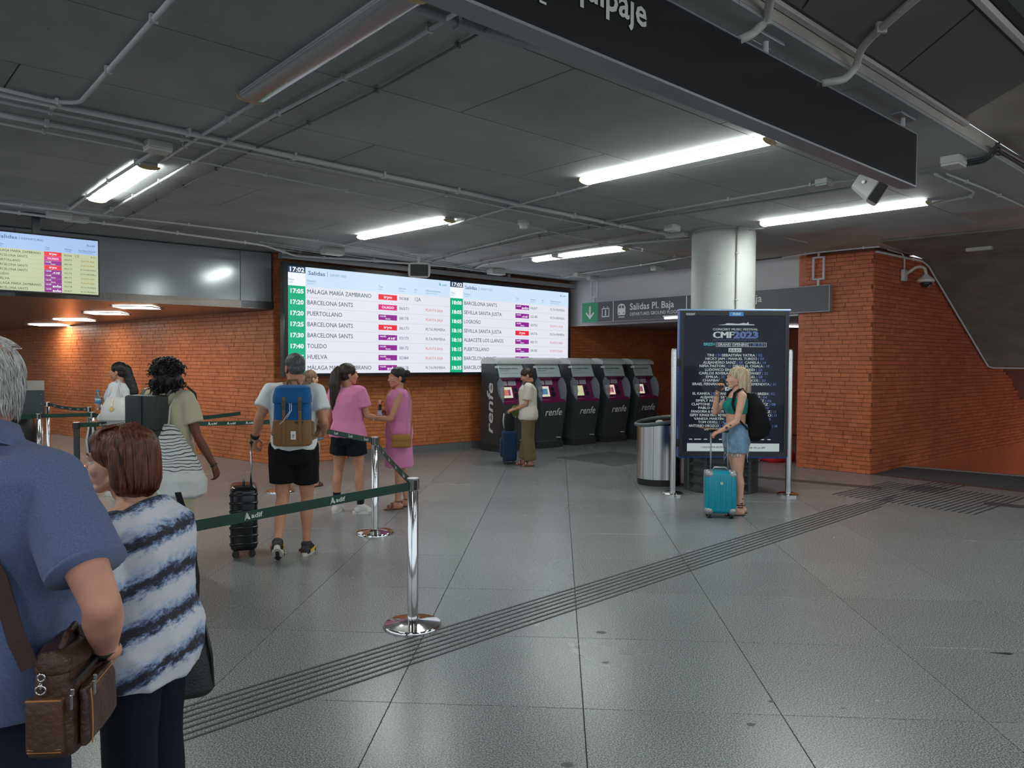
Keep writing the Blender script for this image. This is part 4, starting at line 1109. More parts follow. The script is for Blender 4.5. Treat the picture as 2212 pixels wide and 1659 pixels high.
S1 = stanchion(s1, 'shiny steel queue barrier post nearest the camera, its disc on the grooved strip')
S2 = stanchion(s2, 'steel queue barrier post in front of the person in the pink dress')
S3 = stanchion(s3p, 'steel queue barrier post hidden behind the person with the blue backpack')
S0 = stanchion(s0, 'steel queue barrier post hidden behind the person in the striped top')
belt(S1, s1, s0, .905, .90, logos=(.24, .47, .67), side=-1, sag=.0)
belt(S2, s2, s1, .915, .915, logos=(.12, .30, .48, .66, .84), sag=.02)
belt(S2, s2, s3p, .915, .93, logos=(.06, .20, .34, .48), side=-1)
pa, pb, pc_, pd, pe2 = V((-8.1, 13.25, 0)), V((-6.68, 12.0, 0)), at(165, 912, .955), at(84, 893, .955), at(200, 890, .955)
for p in (pc_, pd, pe2): p.z = 0
SA = stanchion(pa, 'thin steel barrier post against the orange wall, left of the person in white')
SB = stanchion(pb, 'steel barrier post just behind the person in white')
SCb = stanchion(pc_, 'black queue barrier post left of the person in the striped top', True)
SD = stanchion(pd, 'steel barrier post under the dark metal cabinet')
SE = stanchion(pe2, 'steel barrier post in front of the person with the water bottle')
belt(SA, pa, pb, logos=(.15, .35, .55, .75, .9), sag=.03); belt(SD, pd, pe2, sag=.0); belt(SA, pa, pa + V((-1.3, .6, 0)))
belt(SD, pd, pd + V((-1.2, -1.8, 0)), sag=.01); belt(SCb, pc_, pc_ + V((1.2, 2.2, 0)), logos=(.12,), sag=.03)
sx = V((-4.1, 9.35, 0)); belt(S3, s3p, sx, .915, .915, logos=(.3, .5, .7), side=-1)
SX = stanchion(sx, 'steel barrier post hidden behind the person in the beige T-shirt')
belt(SX, sx, pe2, .915, .915, sag=.02)

# ------------------------------------------------------------------ ceiling conduits
ZC = H - .03
def conduit(name, label, px, r=.014, z=ZC, m=PIPE, clips=0, n=8, cat='pipe', smooth=True):
    pts = [at(a, b, z) if len(q) == 2 else at(a, b, q[2]) for q in px for a, b in [q[:2]]]
    # round the corners
    out = [pts[0]]
    for i in range(1, len(pts) - 1):
        p, a, b = pts[i], pts[i - 1], pts[i + 1]
        k = min(.09, (a - p).length * .35, (b - p).length * .35)
        u, v = p + (a - p).normalized() * k, p + (b - p).normalized() * k
        out += [u, (u + p * 2 + v) / 4, v]
    out.append(pts[-1])
    if name == 'conduit': r *= .78
    t = thing(name, label, cat, out[0])
    mb = MB(); mb.tube([p - out[0] for p in out], r, n); mb.build('run', m, t, smooth=True)
    cm = 0
    L_ = sum((pts[i + 1] - pts[i]).length for i in range(len(pts) - 1))
    step = max(.9, L_ / 12)
    acc = .45
    for i in range(len(pts) - 1):
        seg = pts[i + 1] - pts[i]; l = seg.length
        if l < .05: continue
        while acc < l:
            p = pts[i] + seg * (acc / l); yaw = yaw_of(seg)
            mb = MB(); Mx = Matrix.Translation(p - out[0]) @ Matrix.Rotation(yaw, 4, 'Z')
            mb.box(-.011, -r - .006, -r - .005, .011, r + .006, r + .01, Mx); mb.build('clip', PIPE if m is PIPE else m, t); acc += step
        acc -= l
    return t
conduit('conduit', 'thick white conduit crossing the whole ceiling from the left edge to the column', [(-60, 190), (434, 293), (600, 331), (1000, 415), (1139, 446), (1342, 487), (1440, 505)], .028)
conduit('conduit', 'thinner conduit just below the thick one across the ceiling', [(-60, 207), (434, 308), (560, 333), (1000, 428), (1120, 455), (1320, 494)], .017)
conduit('conduit', 'conduit from the left edge into the white junction box', [(-60, 236), (150, 277), (270, 300), (322, 315)], .024)
conduit('conduit', 'slim conduit running down to the smoke detector', [(-60, 255), (425, 348), (800, 422), (1130, 486), (1240, 512), (1500, 562)], .013)
conduit('conduit', 'conduit along the top of the grey metal fascia', [(-60, 432), (353, 479), (741, 527), (1000, 578), (1210, 598)], .016)
conduit('conduit', 'lower conduit drooping over the corner of the metal fascia', [(-60, 448, 3.40), (230, 483, 3.40), (450, 513, 3.38), (570, 530, 3.33), (640, 553, 3.33), (760, 560, 3.36), (960, 575, 3.38), (1090, 592, 3.4)], .020)
conduit('conduit', 'white conduit bending from the top edge to the left edge', [(395, -30), (172, 222), (120, 221), (-60, 178)], .018)
conduit('conduit', 'straight conduit right of the unlit luminaire', [(1040, -6), (860, 105), (588, 251), (226, 461)], .016)
conduit('conduit', 'second straight conduit farther right of the unlit luminaire', [(1100, 36), (820, 193), (565, 314), (253, 479)], .010, m=mat('dark_conduit', (.16, .16, .16), .5))
conduit('conduit', 'conduit joining the unlit luminaire to the lit one', [(548, 224), (440, 290), (345, 350)], .016)
conduit('conduit', 'conduit from the junction box beside the left luminaire', [(330, 330), (240, 388), (150, 452)], .020)
conduit('conduit', 'conduit from the nearest lit luminaire to the next one', [(1270, 402), (1128, 440), (970, 486)], .014)
conduit('conduit', 'conduit leaving the left end of the board luminaire', [(782, 520), (740, 530)], .014)
conduit('conduit', 'upper of the paired conduits behind the speaker', [(1860, 388), (1770, 396), (1333, 474), (1150, 505), (960, 552), (880, 574)], .014, m=mat('dull_conduit', (.36, .36, .35), .5))
conduit('conduit', 'lower of the paired conduits behind the speaker', [(2010, 378), (1860, 402), (1450, 466), (1160, 513), (1000, 545), (900, 578)], .017, m=mat('dull_conduit', (.36, .36, .35), .5))
conduit('conduit', 'brownish conduit between column and board', [(1440, 497), (1300, 519), (1220, 531), (1080, 556), (1010, 570), (960, 580)], .015, m=mat('brown_conduit', (.42, .34, .30), .5))
conduit('conduit', 'conduit feeding the luminaire above the ticket machines', [(1490, 515), (1300, 530), (1140, 555), (1045, 571), (1010, 588)], .022)
for k_, (lab_, px_) in enumerate((('upper of the bundled conduits over the departure board', [(560, 522), (760, 553), (940, 578), (1060, 592)]), ('middle of the bundled conduits over the departure board', [(580, 529), (760, 557), (930, 583), (1100, 603)]), ('lowest of the bundled conduits over the departure board', [(600, 537), (740, 560), (900, 586), (1060, 604), (1160, 608)]))):
    conduit('conduit', lab_, px_, .012 + .003 * k_)
conduit('conduit', 'conduit skirting the pale lintel', [(1500, 553), (1390, 572), (1250, 592), (1218, 600)], .013)
conduit('conduit', 'conduit bend at the right, beside the farther luminaire', [(2003, 441), (2098, 424), (2105, 414), (2020, 376)], .016)
conduit('conduit', 'slim conduit running off to the right edge', [(2045, 376), (2120, 405), (2260, 468)], .012)
conduit('conduit', 'short conduit between luminaire and column', [(1650, 493), (1610, 497)], .010)
FLEX = mat('grey_flex', (.30, .30, .32), .4)
conduit('cable', 'grey flexible hose looping from the luminaire to the dark sign', [(850, -20), (880, 8), (960, 42), (1050, 72), (1130, 98), (1190, 99), (1240, 82, 3.3)], .020, m=FLEX, cat='cable')
WFLEX = mat('white_flex', (.52, .50, .46), .45)
conduit('cable', 'white hose curving onto the sign at the top edge', [(1690, -80, 3.52), (1668, -20, 3.5), (1655, 45, 3.46), (1628, 72, 3.40), (1596, 88, 3.33)], .022, m=WFLEX, cat='cable', n=10)
conduit('cable', 'white hose curving onto the sign, the one nearer its end', [(2010, -30, 3.54), (1962, 10, 3.54), (1885, 77, 3.53), (1858, 108, 3.51), (1850, 145, 3.46), (1825, 172, 3.38), (1776, 180, 3.33)], .022, m=WFLEX, cat='cable', n=10)
BCAB = mat('dark_cable', (.07, .075, .085), .4)
for k in range(3):
    conduit('cable', ('upper', 'middle', 'lowest')[k] + ' dark cable leaving the junction box at the right edge', [(2080, 349 + 5 * k), (2130, 340 + 5 * k), (2152, 312 + 8 * k, 3.47), (2164, 318 + 10 * k, 3.5), (2260, 372 + 12 * k, 3.5)], .010, m=BCAB, cat='cable')
conduit('conduit', 'white conduit along the top of the brick pier', [(1690, 556), (1760, 546), (1870, 535), (1900, 533)], .016, z=H - .04)
# conduit following the stair underside
t = thing('conduit', 'white conduit following the sloping stair underside', 'pipe', K)
sN2 = V((aS.y, -aS.x, 0))
pts = [KL * 0 + (K - K) + V((0, 0, H - .05)) + sN2 * .03, aS * 1.68 + sN2 * .03 + V((0, 0, H - .05)), aS * 1.85 + sN2 * .06 + V((0, 0, 3.33)), aS * 4.70 + sN2 * .06 + V((0, 0, 1.66)), aS * 4.8 + sN2 * .12 + V((0, 0, 1.63)), aS * 5.2 + sN2 * 2.2 + V((0, 0, 1.63))]
mb = MB(); mb.tube(pts, .017, 8); mb.build('run', PIPE, t, smooth=True)
for f in (.2, .5, .8):
    for i in (0, 2):
        p = pts[i].lerp(pts[i + 1], f); mb = MB(); mb.ell(p, .024, sub=1); mb.build('clip', PIPE, t)

# ------------------------------------------------------------------ small fittings
def jbox(label, px, sx, sy, sz, az=47, z=H, m=BOXW, name='junction_box', cat='box'):
    p = at(px[0], px[1], z - sz / 2)
    t = thing(name, label, cat, (p.x, p.y, z), yaw_of(azv(az)))
    mb = MB(); mb.rbox(-sx / 2, -sy / 2, -sz * .75, sx / 2, sy / 2, 0, .008); mb.build('box', m, t)
    mb = MB(); mb.rbox(-sx / 2 + .004, -sy / 2 + .004, -sz, sx / 2 - .004, sy / 2 - .004, -sz * .75, .006); mb.build('lid', m, t)
    return t
jbox('white junction box above the left luminaire', (341, 318), .19, .15, .08)
jbox('white junction box near the right end of the long dark sign', (2060, 350), .20, .15, .085)
jbox('grey junction box on the paired conduits', (1780, 395), .14, .12, .07, m=mat('grey_box', (.40, .42, .40), .5))
jbox('pale box at the top of the round column', (1452, 493), .18, .14, .08)
jbox('flat metal box beside the column top', (1462, 508), .30, .12, .06, -45)
for lab, px in (('emergency light above the left end of the departure board', (718, 543)), ('emergency light above the right half of the departure board', (1072, 587))):
    t = jbox(lab, px, .34, .17, .11, 47, name='emergency_light', cat='light')
for lab, px in (('pale box on the ceiling left of the monitor hanger', (128, 466)), ('emergency light box right of the monitor hanger', (165, 473)), ('small white fitting on the ceiling edge above the hanging sign', (1420, 581)), ('pale box at the corner of lintel and board', (1252, 594)), ('white box above the left hanger of the sign', (1280, 601))):
    jbox(lab, px, .26, .12, .08, 47)
t = jbox('oval white light between conduits above the board', (1208, 553), .22, .14, .06)
t = thing('emergency_light', 'slim white emergency light at the stair ceiling', 'light', at(2115, 537, 3.42), yaw_of(azv(-42)))
mb = MB(); mb.rbox(-.17, -.05, -.03, .17, .05, .03, .014); mb.build('body', BOXW, t); mb = MB(); mb.rbox(-.15, -.053, -.02, .15, -.048, .012, .002); mb.build('lens', WHITEP, t)
# smoke detector
p = at(1131, 489, 3.38)
t = thing('smoke_detector', 'round smoke detector in the middle of the ceiling', 'detector', (p.x, p.y, H))
mb = MB(); mb.lathe([(.075, 0), (.075, -.035), (.06, -.05), (.055, -.06)], 28); mb.build('base', BOXW, t, auto=True)
mb = MB(); mb.lathe([(.05, -.06), (.05, -.085), (.04, -.10), (0, -.105)], 28); mb.build('sensor', BOXW, t, auto=True)
# loudspeakers
SPK = mat('speaker_grey', (.50, .49, .47), .4); GRILL = mat('speaker_grille', (.04, .042, .045), .7, bump=.4, bscale=600)
def speaker(label, p, az, tilt, s):
    t = thing('loudspeaker', label, 'speaker', (p.x, p.y, H), yaw_of(azv(az)))
    mb = MB(); mb.box(-.02 * s, -.012, -.20 * s, .02 * s, .012, 0); mb.box(-.15 * s, -.02, -.02, .15 * s, .02, 0)
    mb.build('bracket', SPK, t)
    M0 = Matrix.Translation((0, 0, -.24 * s)) @ Matrix.Rotation(tilt, 4, 'X')
    mb = MB(); mb.loft([(V((0, 0, 0)), .11 * s, .075 * s), (V((0, 0, .16 * s)), .16 * s, .11 * s), (V((0, 0, .20 * s)), .17 * s, .12 * s)], 24, 5)
    b2 = MB(); b2.add([M0 @ V((q.x, -q.z + .1 * s, q.y)) for q in mb.v], mb.f); b2.build('cabinet', SPK, t, auto=True)
    b3 = MB(); b3.add([M0 @ q for q in [V((-.135 * s, -.103 * s, -.09 * s)), V((.135 * s, -.103 * s, -.09 * s)), V((.135 * s, -.103 * s, .09 * s)), V((-.135 * s, -.103 * s, .09 * s))]], [(0, 1, 2, 3)]); b3.build('grille', GRILL, t)
    b4 = MB(); b4.tube([(-.16 * s, 0, -.22 * s), (.16 * s, 0, -.22 * s)], .014, 10); b4.build('pivot', STEEL, t, auto=True)
    return t
speaker('grey loudspeaker hanging near the right end of the long dark sign', at(1876, 400, 3.24), 40, .6, .95)
speaker('grey loudspeaker in front of the top edge of the departure board', at(905, 578, 3.22), 80, .3, 1.05)
# dome camera on the side wall
cp = K + aS * .95 + sN * .02
t = thing('dome_camera', 'white dome camera on a swan neck on the brick wall', 'camera', (cp.x, cp.y, 3.12), yaw_of(-sN) - PI / 2)
mb = MB(); mb.rbox(-.06, -.06, -.10, .06, 0, .08, .01); mb.build('wall_box', BOXW, t)
mb = MB(); mb.tube([(0, -.05, 0), (0, -.13, .05), (0, -.20, .10), (0, -.28, .105), (0, -.34, .07), (0, -.36, .0), (0, -.36, -.05)], .022, 12); mb.build('swan_neck', BOXW, t, smooth=True)
mb = MB(); mb.lathe([(.03, -.02), (.05, -.05), (.10, -.085), (.125, -.11), (.125, -.135), (.10, -.15)], 32, (0, -.36, 0)); mb.build('hood', BOXW, t, auto=True)
mb = MB(); mb.lathe([(.09, -.145), (.085, -.18), (.06, -.215), (0, -.235)], 32, (0, -.36, 0)); mb.build('dome', mat('smoked_dome', (.03, .03, .035), .08), t, smooth=True)
mb = MB(); mb.tube([(0, -.03, .08), (0, -.03, .26), (-.10, -.03, .33), (-.6, -.03, .34)], .013, 8); mb.build('feed_pipe', BOXW, t, smooth=True)
# red bag and tangled things on the floor beyond the poster
rb = thing('red_bag', 'bright red bag on the floor beside the brick pier', 'bag', (4.62, 13.1, 0), .5)
mb = MB(); mb.loft([(V((0, 0, 0)), .30, .16), (V((0, 0, .10)), .33, .18), (V((0, 0, .19)), .28, .14), (V((0, 0, .21)), .15, .06)], 20, 3); mb.build('body', mat('red_cloth', (.60, .02, .03), .6, bump=.4, bscale=12), rb, smooth=True)
mb = MB(); mb.tube([(-.14, 0, .20), (-.10, 0, .27), (.10, 0, .27), (.14, 0, .20)], .012, 8); mb.build('handle', mat('red_cloth', (.60, .02, .03)), rb, smooth=True)
st_ = thing('strap_bundle', 'loose red and white straps lying on the floor under the poster', 'strap', (4.0, 12.95, 0))
for k in range(5):
    rr = random.Random(k); pts = [(rr.uniform(-.35, .35), rr.uniform(-.12, .12), .02 + .02 * rr.random()) for _ in range(6)]
    mb = MB(); mb.tube(pts, .014, 6); mb.build('strap', mat(('red_strap', 'white_strap')[k % 2], ((.55, .06, .06), (.6, .55, .5))[k % 2], .6), st_, smooth=True)
# dark cabinet with silver top at the left, and the black bulk below it
cb = thing('metal_cabinet', 'dark grey metal cabinet with a slanted silver top on legs at the left', 'cabinet', (at(66, 900, .9).x, at(66, 900, .9).y + .1, 0), .55); cb.scale = (.72, .72, 1)
mb = MB(); mb.box(-.30, -.16, .90, .16, .18, 1.27); mb.build('body', mat('cabinet_slate', (.05, .065, .068), .35), cb)
mb = MB(); mb.add([V(q) for q in ((-.30, -.165, 1.27), (.16, -.165, 1.27), (.16, .18, 1.40), (-.30, .18, 1.40), (.16, .18, 1.27), (-.30, .18, 1.27))], [(0, 1, 2, 3), (1, 4, 2), (0, 3, 5), (2, 4, 5, 3), (0, 5, 4, 1)]); mb.build('slanted_top', mat('pale_metal', (.60, .60, .58), .45, .3), cb)
for x in (-.28, .12):
    for y in (-.13, .15): mb = MB(); mb.tube([(x, y, 0), (x, y, .9)], .018, 10); mb.build('leg', STEEL, cb, smooth=True)
for x in (.11, ):
    for z in (.95, 1.08, 1.21): mb = MB(); mb.ell((x, -.163, z), .010, sub=1); mb.build('rivet', STEEL, cb)
bk = thing('black_bag', 'bulky black bag with a yellow tab under the metal cabinet', 'bag', (cb.location.x - .08, cb.location.y - .22, 0), .2)
mb = MB(); mb.loft([(V((0, 0, .35)), .10, .08), (V((0, 0, .50)), .19, .14), (V((0, 0, .72)), .21, .15), (V((0, 0, .88)), .17, .10)], 20, 2.6); mb.build('body', mat('black_nylon', (.014, .014, .015), .6, bump=.6, bscale=18), bk, smooth=True)
mb = MB(); mb.tube([(.06, -.12, .74), (.10, -.135, .68), (.09, -.14, .60)], .011, 6); mb.build('yellow_tab', mat('yellow_tab', (.6, .45, .02), .5), bk, smooth=True)
mb = MB(); mb.tube([(-.08, 0, .0), (-.05, 0, .4)], .02, 8); mb.tube([(.08, 0, .0), (.05, 0, .4)], .02, 8); mb.build('stand', BLACK, bk, smooth=True)
# dark stains and litter flecks on the floor
# ------------------------------------------------------------------ people: continuous bodies grown from tapered volumes
def lin(r, g, b):
    f = lambda c: (c / 255 / 12.92) if c <= 10 else ((c / 255 + .055) / 1.055) ** 2.4
    return (f(r), f(g), f(b))
def cloth(name, col, **k):
    d = dict(rough=.85, spec=.2, sheen=.15, bump=.25, bscale=420); d.update(k); return mat(name, col, **d)
def skin(name, col): return mat(name, col, .52, spec=.35, var=.10, vscale=14)

def voxels(mb, vox, smooth=3, wr=0.0, wf=9.0, wz=.55, seed=0, keep=None, top=True):
    """fuse overlapping closed volumes into one smooth skin; wr adds cloth folds; returns a mesh"""
    me = bpy.data.meshes.new('tmp'); me.from_pydata([tuple(p) for p in mb.v], [], mb.f); fixn(me)
    o = bpy.data.objects.new('tmp', me); COL.objects.link(o)
    r = o.modifiers.new('r', 'REMESH'); r.mode = 'VOXEL'; r.voxel_size = vox
    if smooth:
        s = o.modifiers.new('s', 'SMOOTH'); s.factor = .5; s.iterations = smooth
    dg = bpy.context.evaluated_depsgraph_get()
    out = bpy.data.meshes.new_from_object(o.evaluated_get(dg))
    bpy.data.objects.remove(o); bpy.data.meshes.remove(me)
    if wr:
        ns = [v.normal.copy() for v in out.vertices]
        off = V((seed * 3.1, seed * 1.7, seed))
        for v, n in zip(out.vertices, ns):
            p = v.co
            q = V((p.x * wf, p.y * wf, p.z * wf * wz)) + off
            q2 = V((p.x * wf * .6 + p.z * wf * .9, p.y * wf * .6, p.z * wf * .5 - p.x * wf * .8)) + off * 2
            h = (1 - abs(noise.noise(q)) * 2) * .6 + (1 - abs(noise.noise(q2)) * 2) * .4
            v.co = p + n * (h * wr)
    out.polygons.foreach_set('use_smooth', [True] * len(out.polygons))
    return out
def joined(meshes):
    vs, fs = [], []
    for m in meshes:
        o = len(vs); vs += [v.co.copy() for v in m.vertices]; fs += [tuple(i + o for i in p.vertices) for p in m.polygons]
        bpy.data.meshes.remove(m)
    me = bpy.data.meshes.new('j'); me.from_pydata([tuple(p) for p in vs], [], fs)
    me.polygons.foreach_set('use_smooth', [True] * len(me.polygons)); return me

class Person:
    def __init__(s, label, loc, yaw, H, skinm, fem=True, vox=.010, wide=1.0, headvox=.005, lean=(0, 0), head=(0, 0, 0), **j):
        s.t = thing('person', label, 'person', (loc.x, loc.y, 0), yaw)
        s.loc = V((loc.x, loc.y, 0)); s.yaw = yaw; s.k = H / 1.70; s.skin = skinm; s.fem = fem; s.vox = vox; s.wide = wide; s.hv = headvox; s.headrot = head
        k = s.k; w = wide; sw = (.160 if fem else .185) * (1 + (w - 1) * .5)
        lx, ly = lean
        J = dict(pelvis=(lx * .1, ly * .1, .93), waist=(lx * .3, ly * .3, 1.06), chest=(lx * .75, ly * .75, 1.27), neck=(lx, ly - .012, 1.435), head=(lx * 1.1, ly * 1.15 + .018, 1.586))
        for sd, x in (('L', -1), ('R', 1)):
            J['sh' + sd] = (x * sw + lx * .95, ly * .95 - .012, 1.385); J['el' + sd] = (x * (sw + .045) + lx * .8, ly * .7 - .03, 1.105); J['wr' + sd] = (x * (sw + .055) + lx * .6, ly * .5 + .03, .865)
            J['hip' + sd] = (x * .088, 0, .90); J['kn' + sd] = (x * .092, .012, .485); J['an' + sd] = (x * .095, -.02, .085); J['toe' + sd] = (x * .02, 1, 0)
        s.J = {a: V(b) * k for a, b in J.items()}
        for a, b in j.items():
            if a in s.J: s.J[a] = V(b) if not isinstance(b, tuple) or len(b) == 3 and a[:3] == 'toe' else V(b) * k
        s.hands = {'L': j.get('handL', ((0, .12, -1), (1, 0, 0), .6)), 'R': j.get('handR', ((0, .12, -1), (-1, 0, 0), .6))}
    def local(s, px, py, Y):
        d = ROT @ V(((px - 1106) / FOC, -(py - 829.5) / FOC, -1)); p = EYE + d * (Y / d.y)
        return Matrix.Rotation(-s.yaw, 3, 'Z') @ (p - s.loc)
    def vec(s, x, y, z): return Matrix.Rotation(-s.yaw, 3, 'Z') @ V((x, y, z))
    def MH(s):
        y, p, t = s.headrot
        return Matrix.Translation(s.J['head']) @ Matrix.Rotation(y, 4, 'Z') @ Matrix.Rotation(p, 4, 'X') @ Matrix.Rotation(t, 4, 'Y') @ Matrix.Scale(s.k ** .5 * 1.02, 4)
    def torso_secs(s, e=0, z0=.80, z1=1.44, ease=0):
        """superellipse sections of the trunk, grown by e"""
        w = s.wide; f = s.fem; k = s.k
        tab = [(.78, .155, .105), (.86, .172 if f else .160, .120), (.95, .168 if f else .158, .118), (1.06, .140 if f else .152, .100), (1.18, .146 if f else .165, .104), (1.28, .152 if f else .176, .112), (1.36, .146 if f else .172, .100), (1.405, .120 if f else .14, .078), (1.435, .075, .062), (1.46, .056, .056)]
        out = []
        for z, rx, ry in tab:
            if z < z0 - 1e-6 or z > z1 + 1e-6: continue
            g = 1 if z < 1.37 else max(0, 1 - (z - 1.37) / .07)
            ww = 1 + (w - 1) * g
            wy = 1 + (w - 1) * 1.25 * g
            c = s.spine(z)
            out.append((c, (rx * ww + e + ease * g) * k, (ry * wy + e + ease * g) * k))
        return out
    def spine(s, z):
        k = s.k; pts = [V((0, 0, 0)) + s.J['pelvis'], s.J['waist'], s.J['chest'], s.J['neck']]
        Z = z * k
        if Z <= pts[0].z: return V((pts[0].x, pts[0].y, Z))
        for a, b in zip(pts, pts[1:]):
            if Z <= b.z: f = (Z - a.z) / (b.z - a.z); q = a.lerp(b, f); return V((q.x, q.y, Z))
        return V((pts[-1].x, pts[-1].y, Z))
    def body(s, feet=True, bust=True, arms='LR'):
        k = s.k; J = s.J; w = s.wide; lw = 1 + (w - 1) * .6
        mb = MB()
        mb.loft(s.torso_secs(0), 24, 2.3)
        if s.fem and bust:
            for x in (-.062, .062): mb.ell(s.spine(1.265) + V((x, .075 * w, 0)) * k, .058 * k, sub=2)
        for x in (-.06, .06): mb.ell(s.spine(.86) + V((x * 1.1, -.055 * w, 0)) * k, V((.085, .075, .095)) * k * lw, sub=2)
        mb.rc(J['neck'] - V((0, 0, .04)) * k, .058 * k * (1 if s.fem else 1.12), s.MH() @ V((0, -.022, -.055)), .052 * k * (1 if s.fem else 1.14))
        m = .92 if s.fem else 1.05
        for sd in arms:
            sh, el, wr = J['sh' + sd], J['el' + sd], J['wr' + sd]
            mb.rc(s.spine(1.405) + (sh - s.spine(1.385)) * .35, .055 * k, sh, .056 * k * m)
            mb.rc(sh, .053 * k * m * lw, sh.lerp(el, .45), .049 * k * m * lw); mb.rc(sh.lerp(el, .45), .049 * k * m * lw, el, .037 * k * m * lw)
            mb.rc(el, .037 * k * m * lw, el.lerp(wr, .3), .041 * k * m * lw); mb.rc(el.lerp(wr, .3), .041 * k * m * lw, wr, .026 * k * m)
        for sd in 'LR':
            h, kn, an, td = J['hip' + sd], J['kn' + sd], J['an' + sd], J['toe' + sd].normalized()
            mb.rc(h, .092 * k * lw, h.lerp(kn, .5), .078 * k * lw); mb.rc(h.lerp(kn, .5), .078 * k * lw, kn, .054 * k)
            back = (V((0, 0, 1)).cross(td)).cross(V((0, 0, 1))) * -.014 * k
            back = -td * .012 * k; back.z = 0
            c = kn.lerp(an, .30) + back
            mb.rc(kn, .052 * k, c, .055 * k); mb.rc(c, .055 * k, kn.lerp(an, .72), .038 * k); mb.rc(kn.lerp(an, .72), .038 * k, an, .033 * k)
            if feet: s.foot(mb, sd)
        ms = [voxels(mb, s.vox, 4)]
        hb = MB(); s.headvol(hb); ms.append(voxels(hb, s.hv, 3))
        for sd in arms:
            hm = MB(); s.handvol(hm, sd); ms.append(voxels(hm, .0045 if s.vox < .011 else .0055, 2))
        me = joined(ms)
        return link('body', me, s.skin, s.t)
    def foot(s, mb, sd, g=0):
        k = s.k; an = s.J['an' + sd]; td = s.J['toe' + sd].normalized()
        up = V((0, 0, 1)); side = td.cross(up).normalized(); u = side.cross(td).normalized()
        P = lambda f, x, z: an + td * f * k + side * x * k + u * z * k
        mb.rc(P(-.03, 0, -.045), (.034 + g) * k, P(.02, 0, -.03), (.036 + g) * k)
        mb.rc(P(.0, 0, -.0), (.036 + g) * k, P(.10, .0, -.052), (.029 + g) * k)
        mb.rc(P(.10, -.018, -.058), (.024 + g) * k, P(.10, .022, -.060), (.022 + g) * k)
        mb.rc(P(-.02, 0, -.05), (.032 + g) * k, P(.11, 0, -.057), (.026 + g) * k)
        if g == 0:
            for i in range(5): x = -.028 + .014 * i; mb.rc(P(.10, x, -.066), .012 * k, P(.158 - .009 * abs(i - (1 if sd == 'L' else 3)), x, -.070), .010 * k)
        else: mb.rc(P(.10, -.012, -.057), (.024 + g) * k, P(.150, -.004, -.060), (.020 + g) * k); mb.rc(P(.10, .014, -.057), (.024 + g) * k, P(.145, .006, -.06), (.020 + g) * k)
    def headvol(s, mb):
        M = s.MH(); R3 = M.to_3x3()
        def E(c, r): mb.ell(M @ V(c), r, M=R3, sub=3)
        def R(a, ra, b, rb): k = M.median_scale; mb.rc(M @ V(a), ra * k, M @ V(b), rb * k)
        f = s.fem
        E((0, -.016, .030), (.074, .093, .083)); E((0, .020, -.028), (.061, .070, .078))
        jw = .046 if f else .054
        for x in (-1, 1): R((x * jw, .0, -.058), .020, (x * .012, .056, -.092), .018)
        E((0, .056, -.090), (.026, .024, .022)); R((-.033, .074, .020), .013 if f else .016, (.033, .074, .020), .013 if f else .016)
        R((0, .081, .010), .0080, (0, .100, -.030), .0105); E((.009, .091, -.034), (.008, .010, .007)); E((-.009, .091, -.034), (.008, .010, .007))
        R((-.015, .079, -.056), .0075, (.015, .079, -.056), .0075); R((-.012, .078, -.067), .0085, (.012, .078, -.067), .0085)
        for x in (-1, 1):
            E((x * .036, .056, -.028), (.024, .022, .024))
            E((x * .031, .070, .0065), (.0155, .011, .0075)); E((x * .031, .068, -.0095), (.015, .011, .006))
            E((x * .076, -.014, -.012), (.009, .019, .030)); E((x * .073, -.006, -.034), (.008, .010, .012))
        R((0, -.030, -.02), .058, (0, -.030, -.10), .052 if f else .060)
    def face(s, brow=(.05, .03, .02), lip=(.42, .16, .14), eyec=(.04, .025, .015), white=(.75, .72, .68), parts=True):
        M = s.MH(); k = M.median_scale
        for x in (-1, 1):
            mb = MB(); mb.ell(M @ V((x * .031, .0665, .0)), .0135 * k, sub=3); e = mb.build('eye', mat('eye_white', white, .2), s.t, smooth=True)
            if parts:
                mb = MB(); mb.ell(M @ V((x * .031, .0755, .0)), V((.0062, .0052, .0062)) * k, M=M.to_3x3() * (1 / k), sub=2); mb.build('iris', mat('iris_%d' % int(eyec[0] * 1000), eyec, .15), e, smooth=True)
            mb = MB(); pts = [M @ V((x * (.016 + .034 * i / 5), .0875 - .014 * (i / 5) ** 2, .024 + .006 * math.sin(PI * (.25 + i / 5 * .6)))) for i in range(6)]
            mb.tube(pts, .003 * k, 6, rs=[.0022 * k, .0034 * k, .0036 * k, .0032 * k, .0026 * k, .0012 * k]); mb.build('eyebrow', mat('brow_%d' % int(brow[0] * 1000), brow, .8), s.t, smooth=True)
        mb = MB()
        mb.tube([M @ V((-.022, .074, -.061)), M @ V((-.010, .0855, -.056)), M @ V((0, .0865, -.0575)), M @ V((.010, .0855, -.056)), M @ V((.022, .074, -.061))], .004 * k, 8, rs=[.0015 * k, .0042 * k, .0036 * k, .0042 * k, .0015 * k])
        mb.tube([M @ V((-.020, .074, -.063)), M @ V((0, .0865, -.0675)), M @ V((.020, .074, -.063))], .005 * k, 8, rs=[.0015 * k, .0055 * k, .0015 * k])
        mb.build('lips', mat('lips_%d' % int(lip[0] * 1000), lip, .4), s.t, smooth=True)
